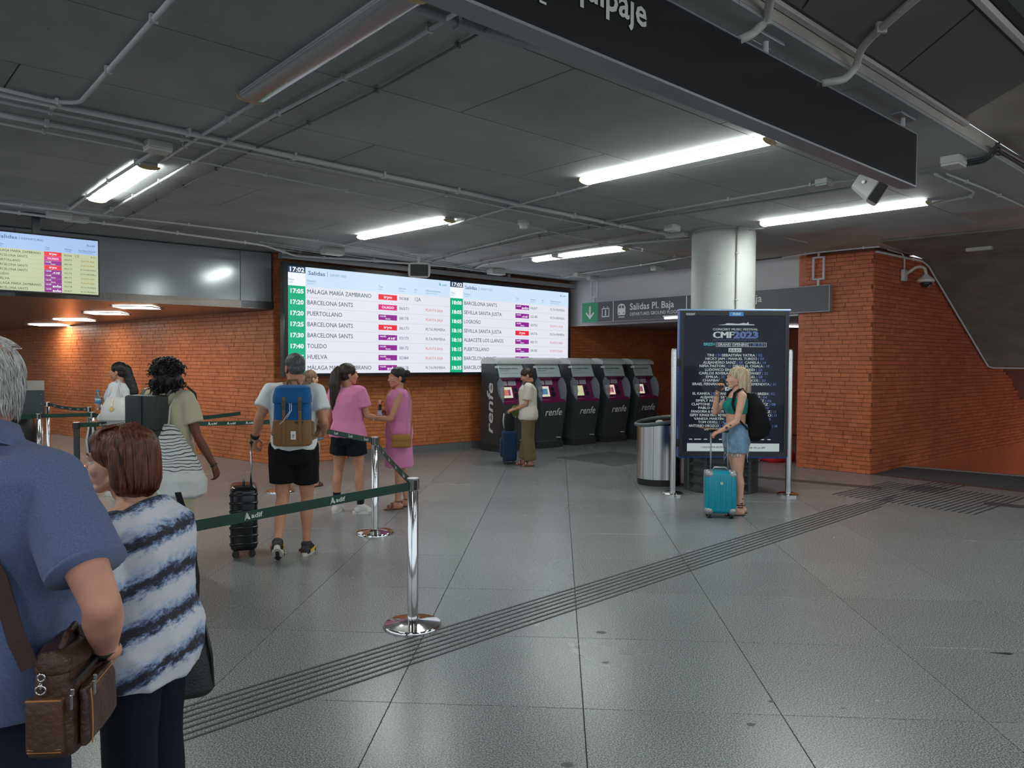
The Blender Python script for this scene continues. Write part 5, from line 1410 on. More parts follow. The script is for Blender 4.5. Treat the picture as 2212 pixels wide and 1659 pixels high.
    def handvol(s, mb, sd):
        k = s.k * (.94 if s.fem else 1.05); wr = s.J['wr' + sd]; d, pn, curl = s.hands[sd]
        d = V(d).normalized(); pn = V(pn); pn = (pn - d * pn.dot(d)).normalized(); side = d.cross(pn).normalized()
        # thumb side
        th = side if sd == 'R' else -side
        P = lambda f, x, n: wr + d * f * k + th * x * k + pn * n * k
        mb.rc(wr - d * .03 * k, .024 * k, P(.02, .0, 0), .025 * k)
        for x in (-.026, -.009, .009, .026): mb.rc(P(.012, x * .6, 0), .017 * k, P(.082, x, .002), .0135 * k)
        L = (.058, .072, .080, .072)
        for i, x in enumerate((-.031, -.0105, .0105, .031)):
            a = P(.078, x, .002); l = L[i] * k; ang = curl * .55; p = a; fan = x * 1.8
            for j, (fr, r0, r1) in enumerate(((.42, .0098, .0090), (.33, .0090, .0082), (.25, .0082, .0072))):
                dd = (d * math.cos(ang) + pn * math.sin(ang) + th * fan * (1 - curl * .5)).normalized(); q = p + dd * l * fr
                mb.rc(p, r0 * k, q, r1 * k, 10); p = q; ang += curl * .95
        a = P(.018, .022, .008); ang = .55
        b = a + (d * .55 + th * .75 + pn * (.25 + curl * .35)).normalized() * .040 * k; c = b + (d * .85 + th * (.45 - curl * .5) + pn * (.2 + curl * .5)).normalized() * .030 * k; e = c + (d * .9 + th * (.2 - curl * .6) + pn * (.1 + curl * .5)).normalized() * .024 * k
        mb.rc(a, .016 * k, b, .0125 * k, 10); mb.rc(b, .0122 * k, c, .0108 * k, 10); mb.rc(c, .0106 * k, e, .0088 * k, 10)
    # ---- clothing
    def top(s, name, m, hem=.86, e=.014, ease=.008, sleeve=.55, sr=.075, wr=.006, neck=1.44, extra=None, seed=1, bust=True, hemw=0, vox=None, flare=0, ntilt=0, yz=1.392):
        k = s.k; J = s.J; mb = MB()
        secs = s.torso_secs(e, hem, neck, ease)
        c0 = s.spine(hem); base = s.torso_secs(e + hemw, .78, 1.46, ease)
        # hem section, interpolated
        for a, b in zip(base, base[1:]):
            if a[0].z <= hem * k <= b[0].z + 1e-6:
                f = (hem * k - a[0].z) / (b[0].z - a[0].z); secs = [(c0, a[1] * (1 - f) + b[1] * f + flare, a[2] * (1 - f) + b[2] * f + flare)] + [q for q in secs if q[0].z > hem * k + .02]; break
        if ntilt: secs.append((s.spine(1.405), .108 * k, .092 * k, 0, ntilt))
        mb.loft(secs, 28, 2.4)
        if s.fem and bust:
            for x in (-.062, .062): mb.ell(s.spine(1.262) + V((x, .078 * s.wide, 0)) * k, (.062 + e) * k, sub=2)
        if sleeve is not None:
            for sd in 'LR':
                sh, el = J['sh' + sd], J['el' + sd]; q = s.spine(yz)
                mb.rc(q + (sh - s.spine(1.385)) * .25 - V((0, 0, .004)), (.052 + e) * k, sh, (.052 + e) * k)
                if sleeve <= 1: mb.rc(sh, (.052 + e) * k, sh.lerp(el, sleeve), sr * k, 18, f1=True)
                else:
                    w_ = J['wr' + sd]; mb.rc(sh, (.052 + e) * k, el, sr * k, 18); mb.rc(el, sr * k, el.lerp(w_, sleeve - 1), sr * .8 * k, 18, f1=True)
        if extra: extra(mb)
        return link(name, voxels(mb, vox or max(.009, s.vox), 3, wr, seed=seed), m, s.t)
    def legs(s, name, m, length, r_hem, e=.014, waist=1.03, wr=.006, seed=3, r_mid=None):
        """trousers or shorts: length is a fraction hip>knee (<=1) or 1 + fraction knee>ankle"""
        k = s.k; J = s.J; mb = MB(); lw = 1 + (s.wide - 1) * .6
        mb.loft([q for q in s.torso_secs(e, .78, waist)], 26, 2.3)
        for x in (-.06, .06): mb.ell(s.spine(.86) + V((x * 1.1, -.055 * s.wide, 0)) * k, V((.085, .075, .095)) * k * lw + V((e, e, e)) * k, sub=2)
        for sd in 'LR':
            h, kn, an = J['hip' + sd], J['kn' + sd], J['an' + sd]
            if length <= 1: mb.rc(h, (.094 * lw + e) * k, h.lerp(kn, length), r_hem * k, 20, f1=True)
            else:
                rm = (r_mid or (.060 + e)) * k
                mb.rc(h, (.094 * lw + e) * k, h.lerp(kn, .5), ((.082 * lw + e) * k + rm) / 2, 20); mb.rc(h.lerp(kn, .5), ((.082 * lw + e) * k + rm) / 2, kn, rm, 20); mb.rc(kn, rm, kn.lerp(an, length - 1), r_hem * k, 20, f1=True)
        return link(name, voxels(mb, max(.009, s.vox), 3, wr, seed=seed), m, s.t)
    def shoe(s, m, sole, sd, g=.008):
        k = s.k; an = s.J['an' + sd]; td = s.J['toe' + sd].normalized(); mb = MB(); s.foot(mb, sd, g)
        mb.rc(an + V((0, 0, -.01)), (.036 + g) * k, an + V((0, 0, .018)) * k, (.036 + g) * k, f1=True)
        o = link('shoe', voxels(mb, .007, 3), m, s.t)
        up = V((0, 0, 1)); side = td.cross(up).normalized(); u = side.cross(td).normalized()
        sb = MB(); n = 18; out = []
        for i in range(n):
            a = 2 * PI * i / n; f = .045 + .135 * math.cos(a); wdt = (.044 + .010 * math.cos(a)) * math.sin(a)
            out.append((f, wdt))
        P = lambda f, x, z: an + td * f * k + side * x * k + u * z * k
        lo = [P(f, x, -.088) for f, x in out]; hi = [P(f * 1.03, x * 1.06, -.056) for f, x in out]
        sb.add(lo + hi, [tuple(range(n))[::-1], tuple(range(n, 2 * n))] + [(i, (i + 1) % n, n + (i + 1) % n, n + i) for i in range(n)])
        sb.build('sole', sole, o, auto=True)
        return o
    def sandal(s, m, sd, ankle=True):
        k = s.k; an = s.J['an' + sd]; td = s.J['toe' + sd].normalized(); up = V((0, 0, 1)); side = td.cross(up).normalized(); u = side.cross(td).normalized()
        P = lambda f, x, z: an + td * f * k + side * x * k + u * z * k
        sb = MB(); n = 18; out = [(.05 + .125 * math.cos(2 * PI * i / n), (.040 + .010 * math.cos(2 * PI * i / n)) * math.sin(2 * PI * i / n)) for i in range(n)]
        sb.add([P(f, x, -.092) for f, x in out] + [P(f, x, -.078) for f, x in out], [tuple(range(n))[::-1], tuple(range(n, 2 * n))] + [(i, (i + 1) % n, n + (i + 1) % n, n + i) for i in range(n)])
        for f, w_, z in ((.115, .046, -.028), (.072, .046, -.001)):
            sb.ribbon([P(f, -w_, -.08), P(f - .004, -w_ * .8, z - .012), P(f - .006, 0, z), P(f - .004, w_ * .8, z - .012), P(f, w_, -.08)], .026 * k, .005, up=td)
        if ankle: sb.tube([P(.036 * math.cos(a), .038 * math.sin(a), .012) for a in [2 * PI * i / 16 for i in range(16)]], .006 * k, 6, closed=True)
        return sb.build('sandal', m, s.t)
    def sock(s, m, sd, top_=.22):
        k = s.k; an, kn = s.J['an' + sd], s.J['kn' + sd]; mb = MB(); q = an.lerp(kn, (top_ - .085) / .40)
        mb.rc(an - V((0, 0, .02)), .040 * k, q, .047 * k, 18, f1=True)
        return link('sock', voxels(mb, .008, 2), m, s.t)
    # ---- hair
    def cap(s, m, c=(0, -.022, .042), r=(.082, .096, .084), extra=None, vox=.006, wr=.003, wf=40, name='hair', cut=None):
        M = s.MH(); mb = MB(); mb.ell(M @ V(c), r, M=M.to_3x3(), sub=3)
        mb.ell(M @ V((0, -.050, -.012)), (.070, .058, .068), M=M.to_3x3(), sub=3)
        if extra: extra(mb, M)
        return link(name, voxels(mb, vox, 2, wr, wf, .4, seed=5), m, s.t)
    def ribbonstrap(s, parent, name, pts, h, m, th=.006, up=None):
        mb = MB(); mb.ribbon(pts, h, th, up=up or V((0, 1, 0))); return mb.build(name, m, parent)

def locks(mb, roots, r0=.006, seg=6, n=5):
    """tapered locks along point lists"""
    for pts, r in roots:
        k = len(pts); mb.tube(pts, r, n, rs=[r * (.55 + .45 * math.sin(PI * min(1, .25 + .75 * i / (k - 1)) )) * (1 if i < k - 1 else .35) for i in range(k)])

SK_TAN = skin('skin_tan', lin(196, 140, 112)); SK_LIGHT = skin('skin_light', lin(214, 164, 140)); SK_BROWN = skin('skin_brown', lin(120, 74, 54)); SK_OLD = skin('skin_ruddy', lin(212, 150, 128)); SK_OLIVE = skin('skin_olive', lin(186, 130, 98))
def hairmat(name, c0, c1, sc=90):
    m = bpy.data.materials.new(name); MATS[name] = m; m.use_nodes = True
    nt = m.node_tree; N = nt.nodes; L = nt.links; b = N['Principled BSDF']
    tc = N.new('ShaderNodeTexCoord'); mp = N.new('ShaderNodeMapping'); mp.inputs['Scale'].default_value = (1, 1, .12)
    n = N.new('ShaderNodeTexNoise'); n.inputs['Scale'].default_value = sc; n.inputs['Detail'].default_value = 4
    L.new(tc.outputs['Object'], mp.inputs[0]); L.new(mp.outputs[0], n.inputs['Vector'])
    r = N.new('ShaderNodeValToRGB'); r.color_ramp.elements[0].position = .35; r.color_ramp.elements[1].position = .68
    r.color_ramp.elements[0].color = (*c0, 1); r.color_ramp.elements[1].color = (*c1, 1)
    L.new(n.outputs[0], r.inputs[0]); L.new(r.outputs[0], b.inputs['Base Color'])
    bp = N.new('ShaderNodeBump'); bp.inputs['Strength'].default_value = .6; bp.inputs['Distance'].default_value = .01
    L.new(n.outputs[0], bp.inputs['Height']); L.new(bp.outputs[0], b.inputs['Normal'])
    b.inputs['Roughness'].default_value = .42; b.inputs['Specular IOR Level'].default_value = .4
    return m
HR_BLACK = hairmat('hair_black', (.006, .005, .005), (.022, .018, .016)); HR_BROWN = hairmat('hair_dark_brown', (.020, .012, .009), (.055, .034, .024)); HR_AUB = hairmat('hair_auburn', (.060, .017, .010), (.21, .066, .036), 110)
HR_BLOND = hairmat('hair_blond', (.36, .25, .15), (.66, .54, .38)); HR_GREY = hairmat('hair_grey', (.40, .38, .37), (.78, .76, .74), 120); HR_LBR = hairmat('hair_light_brown', (.14, .080, .042), (.30, .19, .11)); HR_SALT = hairmat('hair_salt', (.03, .03, .03), (.16, .16, .16), 160)
# ---- 1: man with the blue and tan backpack, walking away
p1 = Person('person in white T-shirt and black shorts walking away with a blue and tan backpack', V((-1.90, 6.60, 0)), .10, 1.76, SK_TAN, False, lean=(0, .02), head=(.55, -.05, 0),
            hipL=(-.09, -.01, .90), knL=(-.085, -.03, .50), anL=(-.085, -.25, .165), toeL=(-.15, 1, -.75), hipR=(.09, .01, .90), knR=(.10, .05, .485), anR=(.10, .02, .085), toeR=(.12, 1, 0),
            elL=(-.265, -.07, 1.165), wrL=(-.325, .03, .985), elR=(.255, -.05, 1.13), wrR=(.22, .17, 1.02), handL=((-.1, .35, -.9), (1, .2, 0), 1.2), handR=((-.2, .9, -.1), (-1, 0, 0), .8))
p1.body(); p1.face(parts=False)
p1.top('tee_shirt', cloth('white_cotton', lin(236, 238, 236)), hem=.90, e=.018, ease=.012, sleeve=.62, sr=.082, wr=.008, seed=2)
p1.legs('shorts', cloth('black_jersey', (.008, .008, .009), sheen=0), .70, .105, e=.022, seed=4)
SH_D = mat('shoe_dark', (.02, .02, .024), .6, bump=.3, bscale=150); SOLE_Y = mat('sole_white', (.62, .58, .50), .6); YELW = mat('shoe_yellow', (.72, .42, .02), .5); REDW = mat('shoe_red', (.5, .03, .05), .5)
for sd in 'LR':
    o = p1.shoe(SH_D, SOLE_Y, sd, .010)
    an = p1.J['an' + sd]; td = p1.J['toe' + sd].normalized(); side = td.cross(V((0, 0, 1))).normalized(); u = side.cross(td).normalized()
    for x, m_, nm in ((1, YELW, 'side_patch'), (-1, REDW, 'side_patch')):
        mb = MB(); mb.ribbon([an + td * f + side * x * (.052 - .1 * max(0, f - .06)) - u * .045 for f in (-.05, -.02, .02, .06, .10)], .022, .006, up=u); mb.build(nm, m_, o)
p1.cap(HR_SALT, r=(.080, .096, .080), c=(0, -.020, .040))
M = p1.MH(); mb = MB(); mb.ell(M @ V((0, .048, -.075)), (.050, .040, .042), M=M.to_3x3(), sub=3); mb.rc(M @ V((-.062, .0, -.045)), .016, M @ V((-.03, .05, -.085)), .018); mb.rc(M @ V((.062, .0, -.045)), .016, M @ V((.03, .05, -.085)), .018)
link('beard', voxels(mb, .006, 2, .002, 50), HR_SALT, p1.t)
mb = MB(); w_ = p1.J['wrL']; dd = (p1.J['elL'] - w_).normalized(); mb.rc(w_ + dd * .01, .034, w_ + dd * .05, .035, 16, f0=True, f1=True); mb.ell(w_ + dd * .03 + V((-.034, 0, .0)), (.008, .020, .020), sub=2); mb.build('wristwatch', BLACK, p1.t, smooth=True)
# his backpack
BPB = cloth('pack_blue', (.006, .115, .34), bump=.3, rough=.6); BPT = cloth('pack_tan', (.26, .135, .055), rough=.7); PBUCK = mat('pack_buckle', (.10, .065, .035), .5)
pk = thing('backpack', 'blue and tan backpack worn by the person in white T-shirt', 'backpack', p1.t.location + V((.035, 0, 0)), p1.yaw)
k = p1.k
def sq(zc, rx, ry, y): return (V((0, y, zc)), rx, ry)
mb = MB(); mb.loft([sq(.985, .135, .06, -.225), sq(1.00, .155, .075, -.23), sq(1.10, .158, .085, -.235), sq(1.205, .155, .085, -.232)], 28, 3.6); link('lower_pouch', voxels(mb, .008, 3, .004), BPT, pk)
mb = MB(); mb.loft([sq(1.16, .150, .078, -.225), sq(1.28, .150, .080, -.225), sq(1.40, .140, .075, -.215), sq(1.455, .115, .06, -.20)], 28, 3.6); link('main_sack', voxels(mb, .008, 3, .006), BPB, pk)
mb = MB(); mb.loft([sq(1.345, .155, .092, -.235), sq(1.40, .156, .09, -.23), sq(1.475, .140, .075, -.215), sq(1.495, .11, .05, -.205)], 28, 3.6); link('top_lid', voxels(mb, .008, 3, .004), BPB, pk)
for x in (-.055, .075):
    mb = MB(); mb.ribbon([V((x, -.322, 1.40)), V((x, -.326, 1.33)), V((x, -.318, 1.22)), V((x, -.325, 1.12)), V((x, -.318, 1.02))], .026, .006, up=V((1, 0, 0))); st = mb.build('lid_strap', BPT, pk)
    mb = MB(); mb.rbox(x - .017, -.336, 1.325, x + .017, -.318, 1.37, .004); mb.rbox(x - .015, -.334, 1.29, x + .015, -.318, 1.318, .004); mb.build('buckle', PBUCK, st)
mb = MB(); mb.box(-.055, -.318, 1.178, .10, -.306, 1.196); mb.build('zip', BLACK, pk)
mb = MB(); mb.rbox(.0, -.325, 1.045, .042, -.312, 1.115, .003); tg_ = mb.build('label_patch', WHITEP, pk)
mb = MB(); fit(mb, '≡', .02, .018, (.012, -.3262, 1.07), .02); rect(mb, .010, 1.062, .032, 1.066, -.3262); mb.build('label_print', DARKG, tg_)
mb = MB(); mb.tube([V((-.01, -.32, 1.36)), V((-.005, -.335, 1.28)), V((-.06, -.33, 1.20)), V((-.10, -.31, 1.165))], .003, 6); mb.tube([V((.005, -.32, 1.36)), V((.01, -.338, 1.29)), V((-.03, -.335, 1.22))], .003, 6); mb.build('drawcord', WHITEP, pk, smooth=True)
mb = MB(); mb.tube([V((-.055, -.19, 1.49)), V((-.04, -.20, 1.535)), V((.03, -.20, 1.54)), V((.05, -.19, 1.49))], .012, 8); mb.build('grab_handle', BPT, pk, smooth=True)
for x in (-1, 1):
    mb = MB(); mb.ribbon([V((x * .06, -.16, 1.475)), V((x * .085, -.06, 1.515)), V((x * .105, .03, 1.50)), V((x * .125, .13, 1.42)), V((x * .145, .155, 1.30)), V((x * .175, .10, 1.15)), V((x * .165, -.10, 1.04)), V((x * .135, -.17, 1.03))], .055, .012, up=V((1, 0, .2))); mb.build('shoulder_strap', BPT, pk)
for x in (-.15, .155): mb = MB(); mb.rc(V((x, -.23, 1.09)), .028, V((x, -.20, 1.17)), .02); mb.build('side_pocket', BPT, pk, smooth=True)

# rolling suitcases: shell with ribs, wheels, telescopic handle
def suitcase(name, label, loc, yaw, w, d, h, m, rib=0, wheel=.05, hh=1.0, grip=.9, corner=None, front_ribs=0, hm=STEEL, spread=.55, band=None):
    """local X width, -Y front, Z up; handle rods up to height hh"""
    t = thing(name, label, 'suitcase', loc, yaw)
    mb = MB(); mb.rbox(-w / 2, -d / 2, wheel, w / 2, d / 2, wheel + h, min(w, d) * .2, seg=4); sh = mb.build('shell', m, t, auto=True)
    if rib:
        for i in range(rib):
            z = wheel + h * (.12 + .76 * i / (rib - 1)); mb = MB()
            mb.rbox(-w / 2 - .006, -d / 2 - .006, z - h * .022, w / 2 + .006, d / 2 + .006, z + h * .022, .012, seg=2); mb.build('rib', m, t, auto=True)
    if front_ribs:
        for i in range(front_ribs):
            x = w * (-.36 + .72 * i / (front_ribs - 1)); mb = MB(); mb.rbox(x - w * .035, -d / 2 - .007, wheel + h * .13, x + w * .035, -d / 2 + .02, wheel + h * (.80 if i % 2 else .9), .008); mb.build('front_rib', m, t, auto=True)
    if band:
        mb = MB(); mb.rbox(-w / 2 - .003, d * .02, wheel - .003, w / 2 + .003, d * .12, wheel + h + .003, .012); mb.build('zip_band', band, t, auto=True)
    if corner:
        for x in (-1, 1):
            for z, tag_ in ((wheel + h * .92, 1), (wheel + h * .07, 0)):
                mb = MB(); mb.ell((x * (w / 2 - .045), -d / 2 + .045, z), (.054, .054, .052), sub=3); mb.build('corner_guard', corner, t, smooth=True)
    for x in (-1, 1):
        for y in (-1, 1):
            mb = MB(); cx_, cy_ = x * (w / 2 - .05), y * (d / 2 - .045)
            mb.rbox(cx_ - .018, cy_ - .02, wheel * .6, cx_ + .018, cy_ + .02, wheel + .03, .006); mb.build('wheel_fork', BLACK, t)
            mb = MB()
            for q in (-.012, .012):
                Mx = Matrix.Translation((cx_ + q, cy_, wheel * .5)) @ Matrix.Rotation(PI / 2, 4, 'Y'); mb.lathe([(0, -.008), (wheel * .48, -.008), (wheel * .5, 0), (wheel * .48, .008), (0, .008)], 18, M=Mx)
            mb.build('wheel', mat('wheel_rubber', (.02, .02, .02), .6), t, auto=True)
    if hh:
        rx = w * spread / 2; mb = MB()
        for x in (-rx, rx): mb.tube([(x, d * .28, wheel + h - .01), (x, d * .28, hh - .02)], .009, 8)
        mb.build('handle_rod', hm, t, smooth=True)
        mb = MB(); mb.rc((-rx - .02, d * .28, hh - .01), .016, (rx + .02, d * .28, hh - .01), .016, 12); mb.build('grip', BLACK, t, smooth=True)
    mb = MB(); mb.tube([(-.08, 0, wheel + h - .005), (-.06, 0, wheel + h + .03), (.06, 0, wheel + h + .03), (.08, 0, wheel + h - .005)], .011, 8); mb.build('carry_handle', corner or BLACK, t, smooth=True)
    return t
bs = suitcase('suitcase', 'glossy black ribbed cabin suitcase pulled by the person with the blue backpack', at(527, 1196), -1.23, .36, .225, .555, mat('black_shell', (.010, .011, .013), .16), rib=7, wheel=.06, hh=1.0, spread=.4)
for z in (.27, .375):
    s_ = 1 if z > .3 else -1
    mb = MB(); mb.tube([(.188, -.03, z), (.19, -.03, z + .035 * s_), (.19, .025, z + .035 * s_), (.188, .025, z)], .004, 6)
    mb2 = MB(); mb2.add([V((p.y - .04, -.1185, p.z)) for p in mb.v], mb.f); mb2.build('chrome_mark', CHROME, bs, smooth=True)

# ---- 2: girl with the long ponytail
p2 = Person('person in pink T-shirt, black shorts and white trainers, back turned', V((-1.83, 8.47, 0)), -.30, 1.66, SK_TAN, True, head=(-.75, .05, 0), anL=(-.14, -.03, .085), knL=(-.125, .0, .485), anR=(.16, .0, .085), knR=(.135, .02, .485), toeL=(-.1, 1, 0), toeR=(1, .55, 0),
            elL=(-.215, -.06, 1.11), wrL=(-.26, .06, .90), elR=(.235, .02, 1.115), wrR=(.25, .24, 1.08), handL=((-.1, .5, -.9), (1, 0, 0), .5), handR=((.2, .9, .3), (-.5, 0, 1), .8))
p2.body(); p2.face()
PINK = cloth('pink_cotton', lin(232, 140, 180)); p2.top('tee_shirt', PINK, hem=.88, e=.020, ease=.012, sleeve=.62, sr=.080, wr=.009, seed=6, hemw=.010)
p2.legs('shorts', cloth('navy_black_jersey', (.010, .012, .018), sheen=0), .56, .112, e=.02, seed=7)
WSH = mat('white_trainer', (.62, .60, .56), .6, bump=.3, bscale=200); WSO = mat('white_sole', (.72, .70, .66), .5)
for sd in 'LR': p2.sock(cloth('black_sock', (.01, .01, .012)), sd, .235); p2.shoe(WSH, WSO, sd, .010)
def tail2(mb, M):
    a = M @ V((0, -.115, .060)); mb.rc(M @ V((0, -.095, .06)), .030, a, .034); pts = [a, a + V((-.01, -.045, -.06)), a + V((-.015, -.055, -.16)), a + V((-.02, -.045, -.28)), a + V((-.035, -.035, -.38)), a + V((-.05, -.03, -.45))]
    for q, w, r0, r1 in zip(pts, pts[1:], (.040, .056, .060, .056, .040), (.056, .060, .056, .040, .010)): mb.rc(q, r0, w, r1)
p2.cap(HR_BROWN, extra=tail2, wr=.004, wf=30, c=(0, -.022, .042), r=(.086, .100, .088))
ph = thing('phone', 'pale phone held between the two people in pink', 'phone', V((-1.50, 8.60, 1.10)), .3)
mb = MB(); mb.rbox(-.026, -.004, -.02, .026, .004, .06, .003, Matrix.Rotation(-.9, 4, 'X')); mb.build('body', mat('phone_pale', (.5, .5, .52), .2), ph)

# ---- 3: woman in the pink dress
p3 = Person('person in a sleeveless pink dress with a mustard crossbody bag', V((-1.30, 8.74, 0)), 1.80, 1.62, SK_TAN, True, lean=(0, .01), head=(.30, -.02, 0), elL=(-.20, .12, 1.10), wrL=(-.155, .335, 1.115), elR=(.20, .08, 1.09), wrR=(.03, .24, 1.21), handL=((.25, 1, .10), (.3, 0, 1), .6), handR=((-.6, .2, .9), (0, -1, 0), 1.1),
            anL=(-.07, .02, .085), anR=(.07, -.10, .085), knR=(.08, -.03, .485))
p3.body(); p3.face()
def dress3(mb):
    k = p3.k; mb.loft([(p3.spine(.52), .225 * k, .165 * k), (p3.spine(.70), .215 * k, .158 * k), (p3.spine(.88), .202 * k, .150 * k), (p3.spine(1.0), .190 * k, .140 * k)], 28, 2.3)
    for x in (-1, 1): mb.rc(p3.spine(1.40) + V((x * .05, 0, 0)), .060, p3.J['sh' + ('L' if x < 0 else 'R')] + V((-x * .02, 0, .0)), .062)
p3.top('dress', cloth('pink_linen', lin(216, 130, 176)), hem=.86, e=.024, ease=.018, sleeve=None, extra=dress3, wr=.010, seed=9)
SAND = mat('brown_leather_strap', (.10, .045, .025), .5)
for sd in 'LR': p3.sandal(SAND, sd)
def bun3(mb, M): mb.ell(M @ V((0, -.125, .045)), .042, sub=3); mb.rc(M @ V((0, -.09, .05)), .03, M @ V((0, -.12, .05)), .03); mb.ell(M @ V((.02, -.15, .06)), .02, sub=2); mb.rc(M @ V((0, -.145, .04)), .012, M @ V((-.02, -.165, -.0)), .006)
p3.cap(HR_BLACK, extra=bun3, wr=.004, c=(0, -.024, .042))
mb = MB(); w_ = p3.J['wrL']; dd = (p3.J['elL'] - w_).normalized(); mb.rc(w_ + dd * .005, .029, w_ + dd * .03, .030, 16, f0=True, f1=True); mb.build('wristwatch', BOXW, p3.t, smooth=True)
MUS = mat('mustard_leather', (.36, .17, .025), .5, bump=.3, bscale=120)
bg = thing('handbag', 'small mustard leather crossbody bag on the hip of the person in the pink dress', 'bag', p3.t.location, p3.yaw)
mb = MB(); mb.rbox(-.285, -.115, .73, -.215, .105, .875, .022, seg=3); mb.build('body', MUS, bg, auto=True); mb = MB(); mb.rbox(-.292, -.11, .80, -.22, .10, .882, .018); mb.build('flap', MUS, bg, auto=True)
mb = MB(); mb.ribbon([V((-.25, -.11, .86)), V((-.235, -.12, 1.05)), V((-.18, -.13, 1.25)), V((-.05, -.095, 1.39)), V((.03, -.03, 1.445)), V((.02, .06, 1.43)), V((-.06, .165, 1.28)), V((-.20, .14, 1.05)), V((-.25, .10, .86))], .012, .004, up=V((.6, .6, .5))); mb.build('strap', MUS, bg)
bp_ = thing('black_pouch', 'small black pouch held at the chest by the person in the pink dress', 'pouch', p3.t.location, p3.yaw); mb = MB(); mb.rbox(-.03, .20, 1.07, .02, .225, 1.24, .008); mb.build('body', BLACK, bp_)

# ---- 4: person at the ticket machine
p4 = Person('person in cream T-shirt and olive trousers standing at the ticket machines', V((.27, 12.40, 0)), 1.62, 1.58, SK_TAN, True, lean=(0, .02), head=(.05, -.42, 0), elL=(-.195, .05, 1.09), wrL=(-.10, .25, 1.00), elR=(.19, .06, 1.09), wrR=(.0, .27, 1.0), handL=((.2, 1, -.3), (.3, 0, -1), .7), handR=((-.2, 1, -.3), (-.3, 0, -1), .7), anL=(-.09, -.04, .085), anR=(.09, .06, .085), vox=.012)
p4.body(bust=False); p4.face(parts=False)
p4.top('tee_shirt', cloth('cream_cotton', lin(216, 208, 194)), hem=.82, e=.026, ease=.022, sleeve=.75, sr=.082, wr=.009, seed=12, bust=False)
p4.legs('trousers', cloth('olive_twill', lin(112, 96, 62)), 1.93, .105, e=.03, r_mid=.10, wr=.010, seed=13)
for sd in 'LR': p4.sandal(SAND, sd, False)
p4.cap(HR_BROWN, vox=.007, c=(0, -.020, .045))
sgb = thing('shoulder_bag', 'green cloth bag with a dark strap worn by the person at the machines', 'bag', p4.t.location, p4.yaw)
mb = MB(); mb.loft([(V((.05, .20, .80)), .05, .05), (V((.05, .21, .88)), .08, .07), (V((.04, .20, .98)), .06, .05)], 18, 2.4); mb.build('body', cloth('green_cloth', (.13, .17, .03)), sgb, smooth=True)
mb = MB(); mb.ribbon([V((.05, .20, .98)), V((-.02, .155, 1.18)), V((-.11, .06, 1.375)), V((-.12, -.05, 1.37)), V((-.03, -.15, 1.24)), V((.10, -.14, 1.05))], .022, .006, up=V((.7, .3, .6))); mb.build('strap', cloth('dark_strap', (.03, .035, .02)), sgb)
ns_ = suitcase('suitcase', 'navy soft suitcase beside the person at the ticket machines', at(1100, 1001), -1.53, .38, .24, .50, cloth('navy_fabric', (.012, .035, .085), bump=.5), wheel=.055, hh=.95, spread=.45)
mb = MB(); mb.rbox(-.15, -.155, .12, .15, -.10, .42, .03, seg=3); mb.build('front_pocket', cloth('navy_fabric', (.012, .035, .085)), ns_, auto=True)
bb = thing('backpack', 'small black and grey bag standing on the navy suitcase', 'backpack', V((ns_.location.x, ns_.location.y, .565)), -1.53)
mb = MB(); mb.loft([(V((0, .0, 0)), .14, .08), (V((0, 0, .05)), .15, .095), (V((0, 0, .24)), .14, .085), (V((0, 0, .31)), .10, .05)], 22, 3.2); mb.build('body', cloth('black_nylon2', (.015, .016, .018)), bb, smooth=True)
for x in (-.10, .10): mb = MB(); mb.tube([(x, -.09, .03), (x, -.105, .15), (x, -.09, .27)], .010, 6); mb.build('grey_strap', mat('grey_strap', (.45, .46, .46), .6), bb, smooth=True)
mb = MB(); mb.lathe([(.022, 0), (.02, .006), (0, .007)], 18, M=Matrix.Translation((.02, -.093, .13)) @ Matrix.Rotation(PI / 2, 4, 'X')); mb.build('round_badge', WHITEP, bb)

# ---- 5: blonde woman on the phone
p5 = Person('person in teal top and denim shorts talking on a phone by the poster', V((2.50, 8.47, 0)), 1.62, 1.64, SK_LIGHT, True, lean=(0, -.01), head=(.05, .02, 0), elL=(-.20, .055, 1.10), wrL=(-.17, .225, .99), elR=(.17, .19, 1.175), wrR=(.085, .185, 1.43), handL=((.15, 1, -.35), (.2, -.3, -1), .75), handR=((-.25, -.10, 1), (-1, -.5, 0), 1.0), anL=(-.06, -.04, .085), anR=(.07, -.11, .085), knL=(-.085, -.01, .485), knR=(.08, -.05, .485))
p5.body(); p5.face(brow=(.16, .10, .06), lip=(.50, .16, .15))
k = p5.k
mb = MB(); mb.loft(p5.torso_secs(.010, 1.14, 1.37), 26, 2.3)
for x in (-.062, .062): mb.ell(p5.spine(1.262) + V((x, .080, 0)) * k, .066 * k, sub=2)
for x in (-1, 1): mb.rc(p5.spine(1.36) + V((x * .07, .03, 0)), .045, p5.spine(1.44) + V((x * .045, .0, -.01)), .03)
link('halter_top', voxels(mb, .009, 3, .004), cloth('teal_knit', lin(10, 128, 118)), p5.t)
DEN = cloth('denim', lin(118, 150, 178), var=.25, vscale=18, bump=.5); p5.legs('denim_shorts', DEN, .40, .118, e=.018, waist=1.06, wr=.006, seed=15)
mb = MB(); rr = random.Random(3)
for sd in 'LR':
    c = p5.J['hip' + sd].lerp(p5.J['kn' + sd], .41)
    for i in range(26):
        a = rr.random() * 2 * PI; r = .112 * k; q = c + V((r * math.cos(a), r * math.sin(a), rr.uniform(-.004, .004))); l = rr.choice((.02, .03, .03, .05, .10))
        mb.tube([q, q + V((rr.uniform(-.008, .008), rr.uniform(-.008, .008), -l * .6)), q + V((rr.uniform(-.012, .012), rr.uniform(-.012, .012), -l))], .0022, 4)
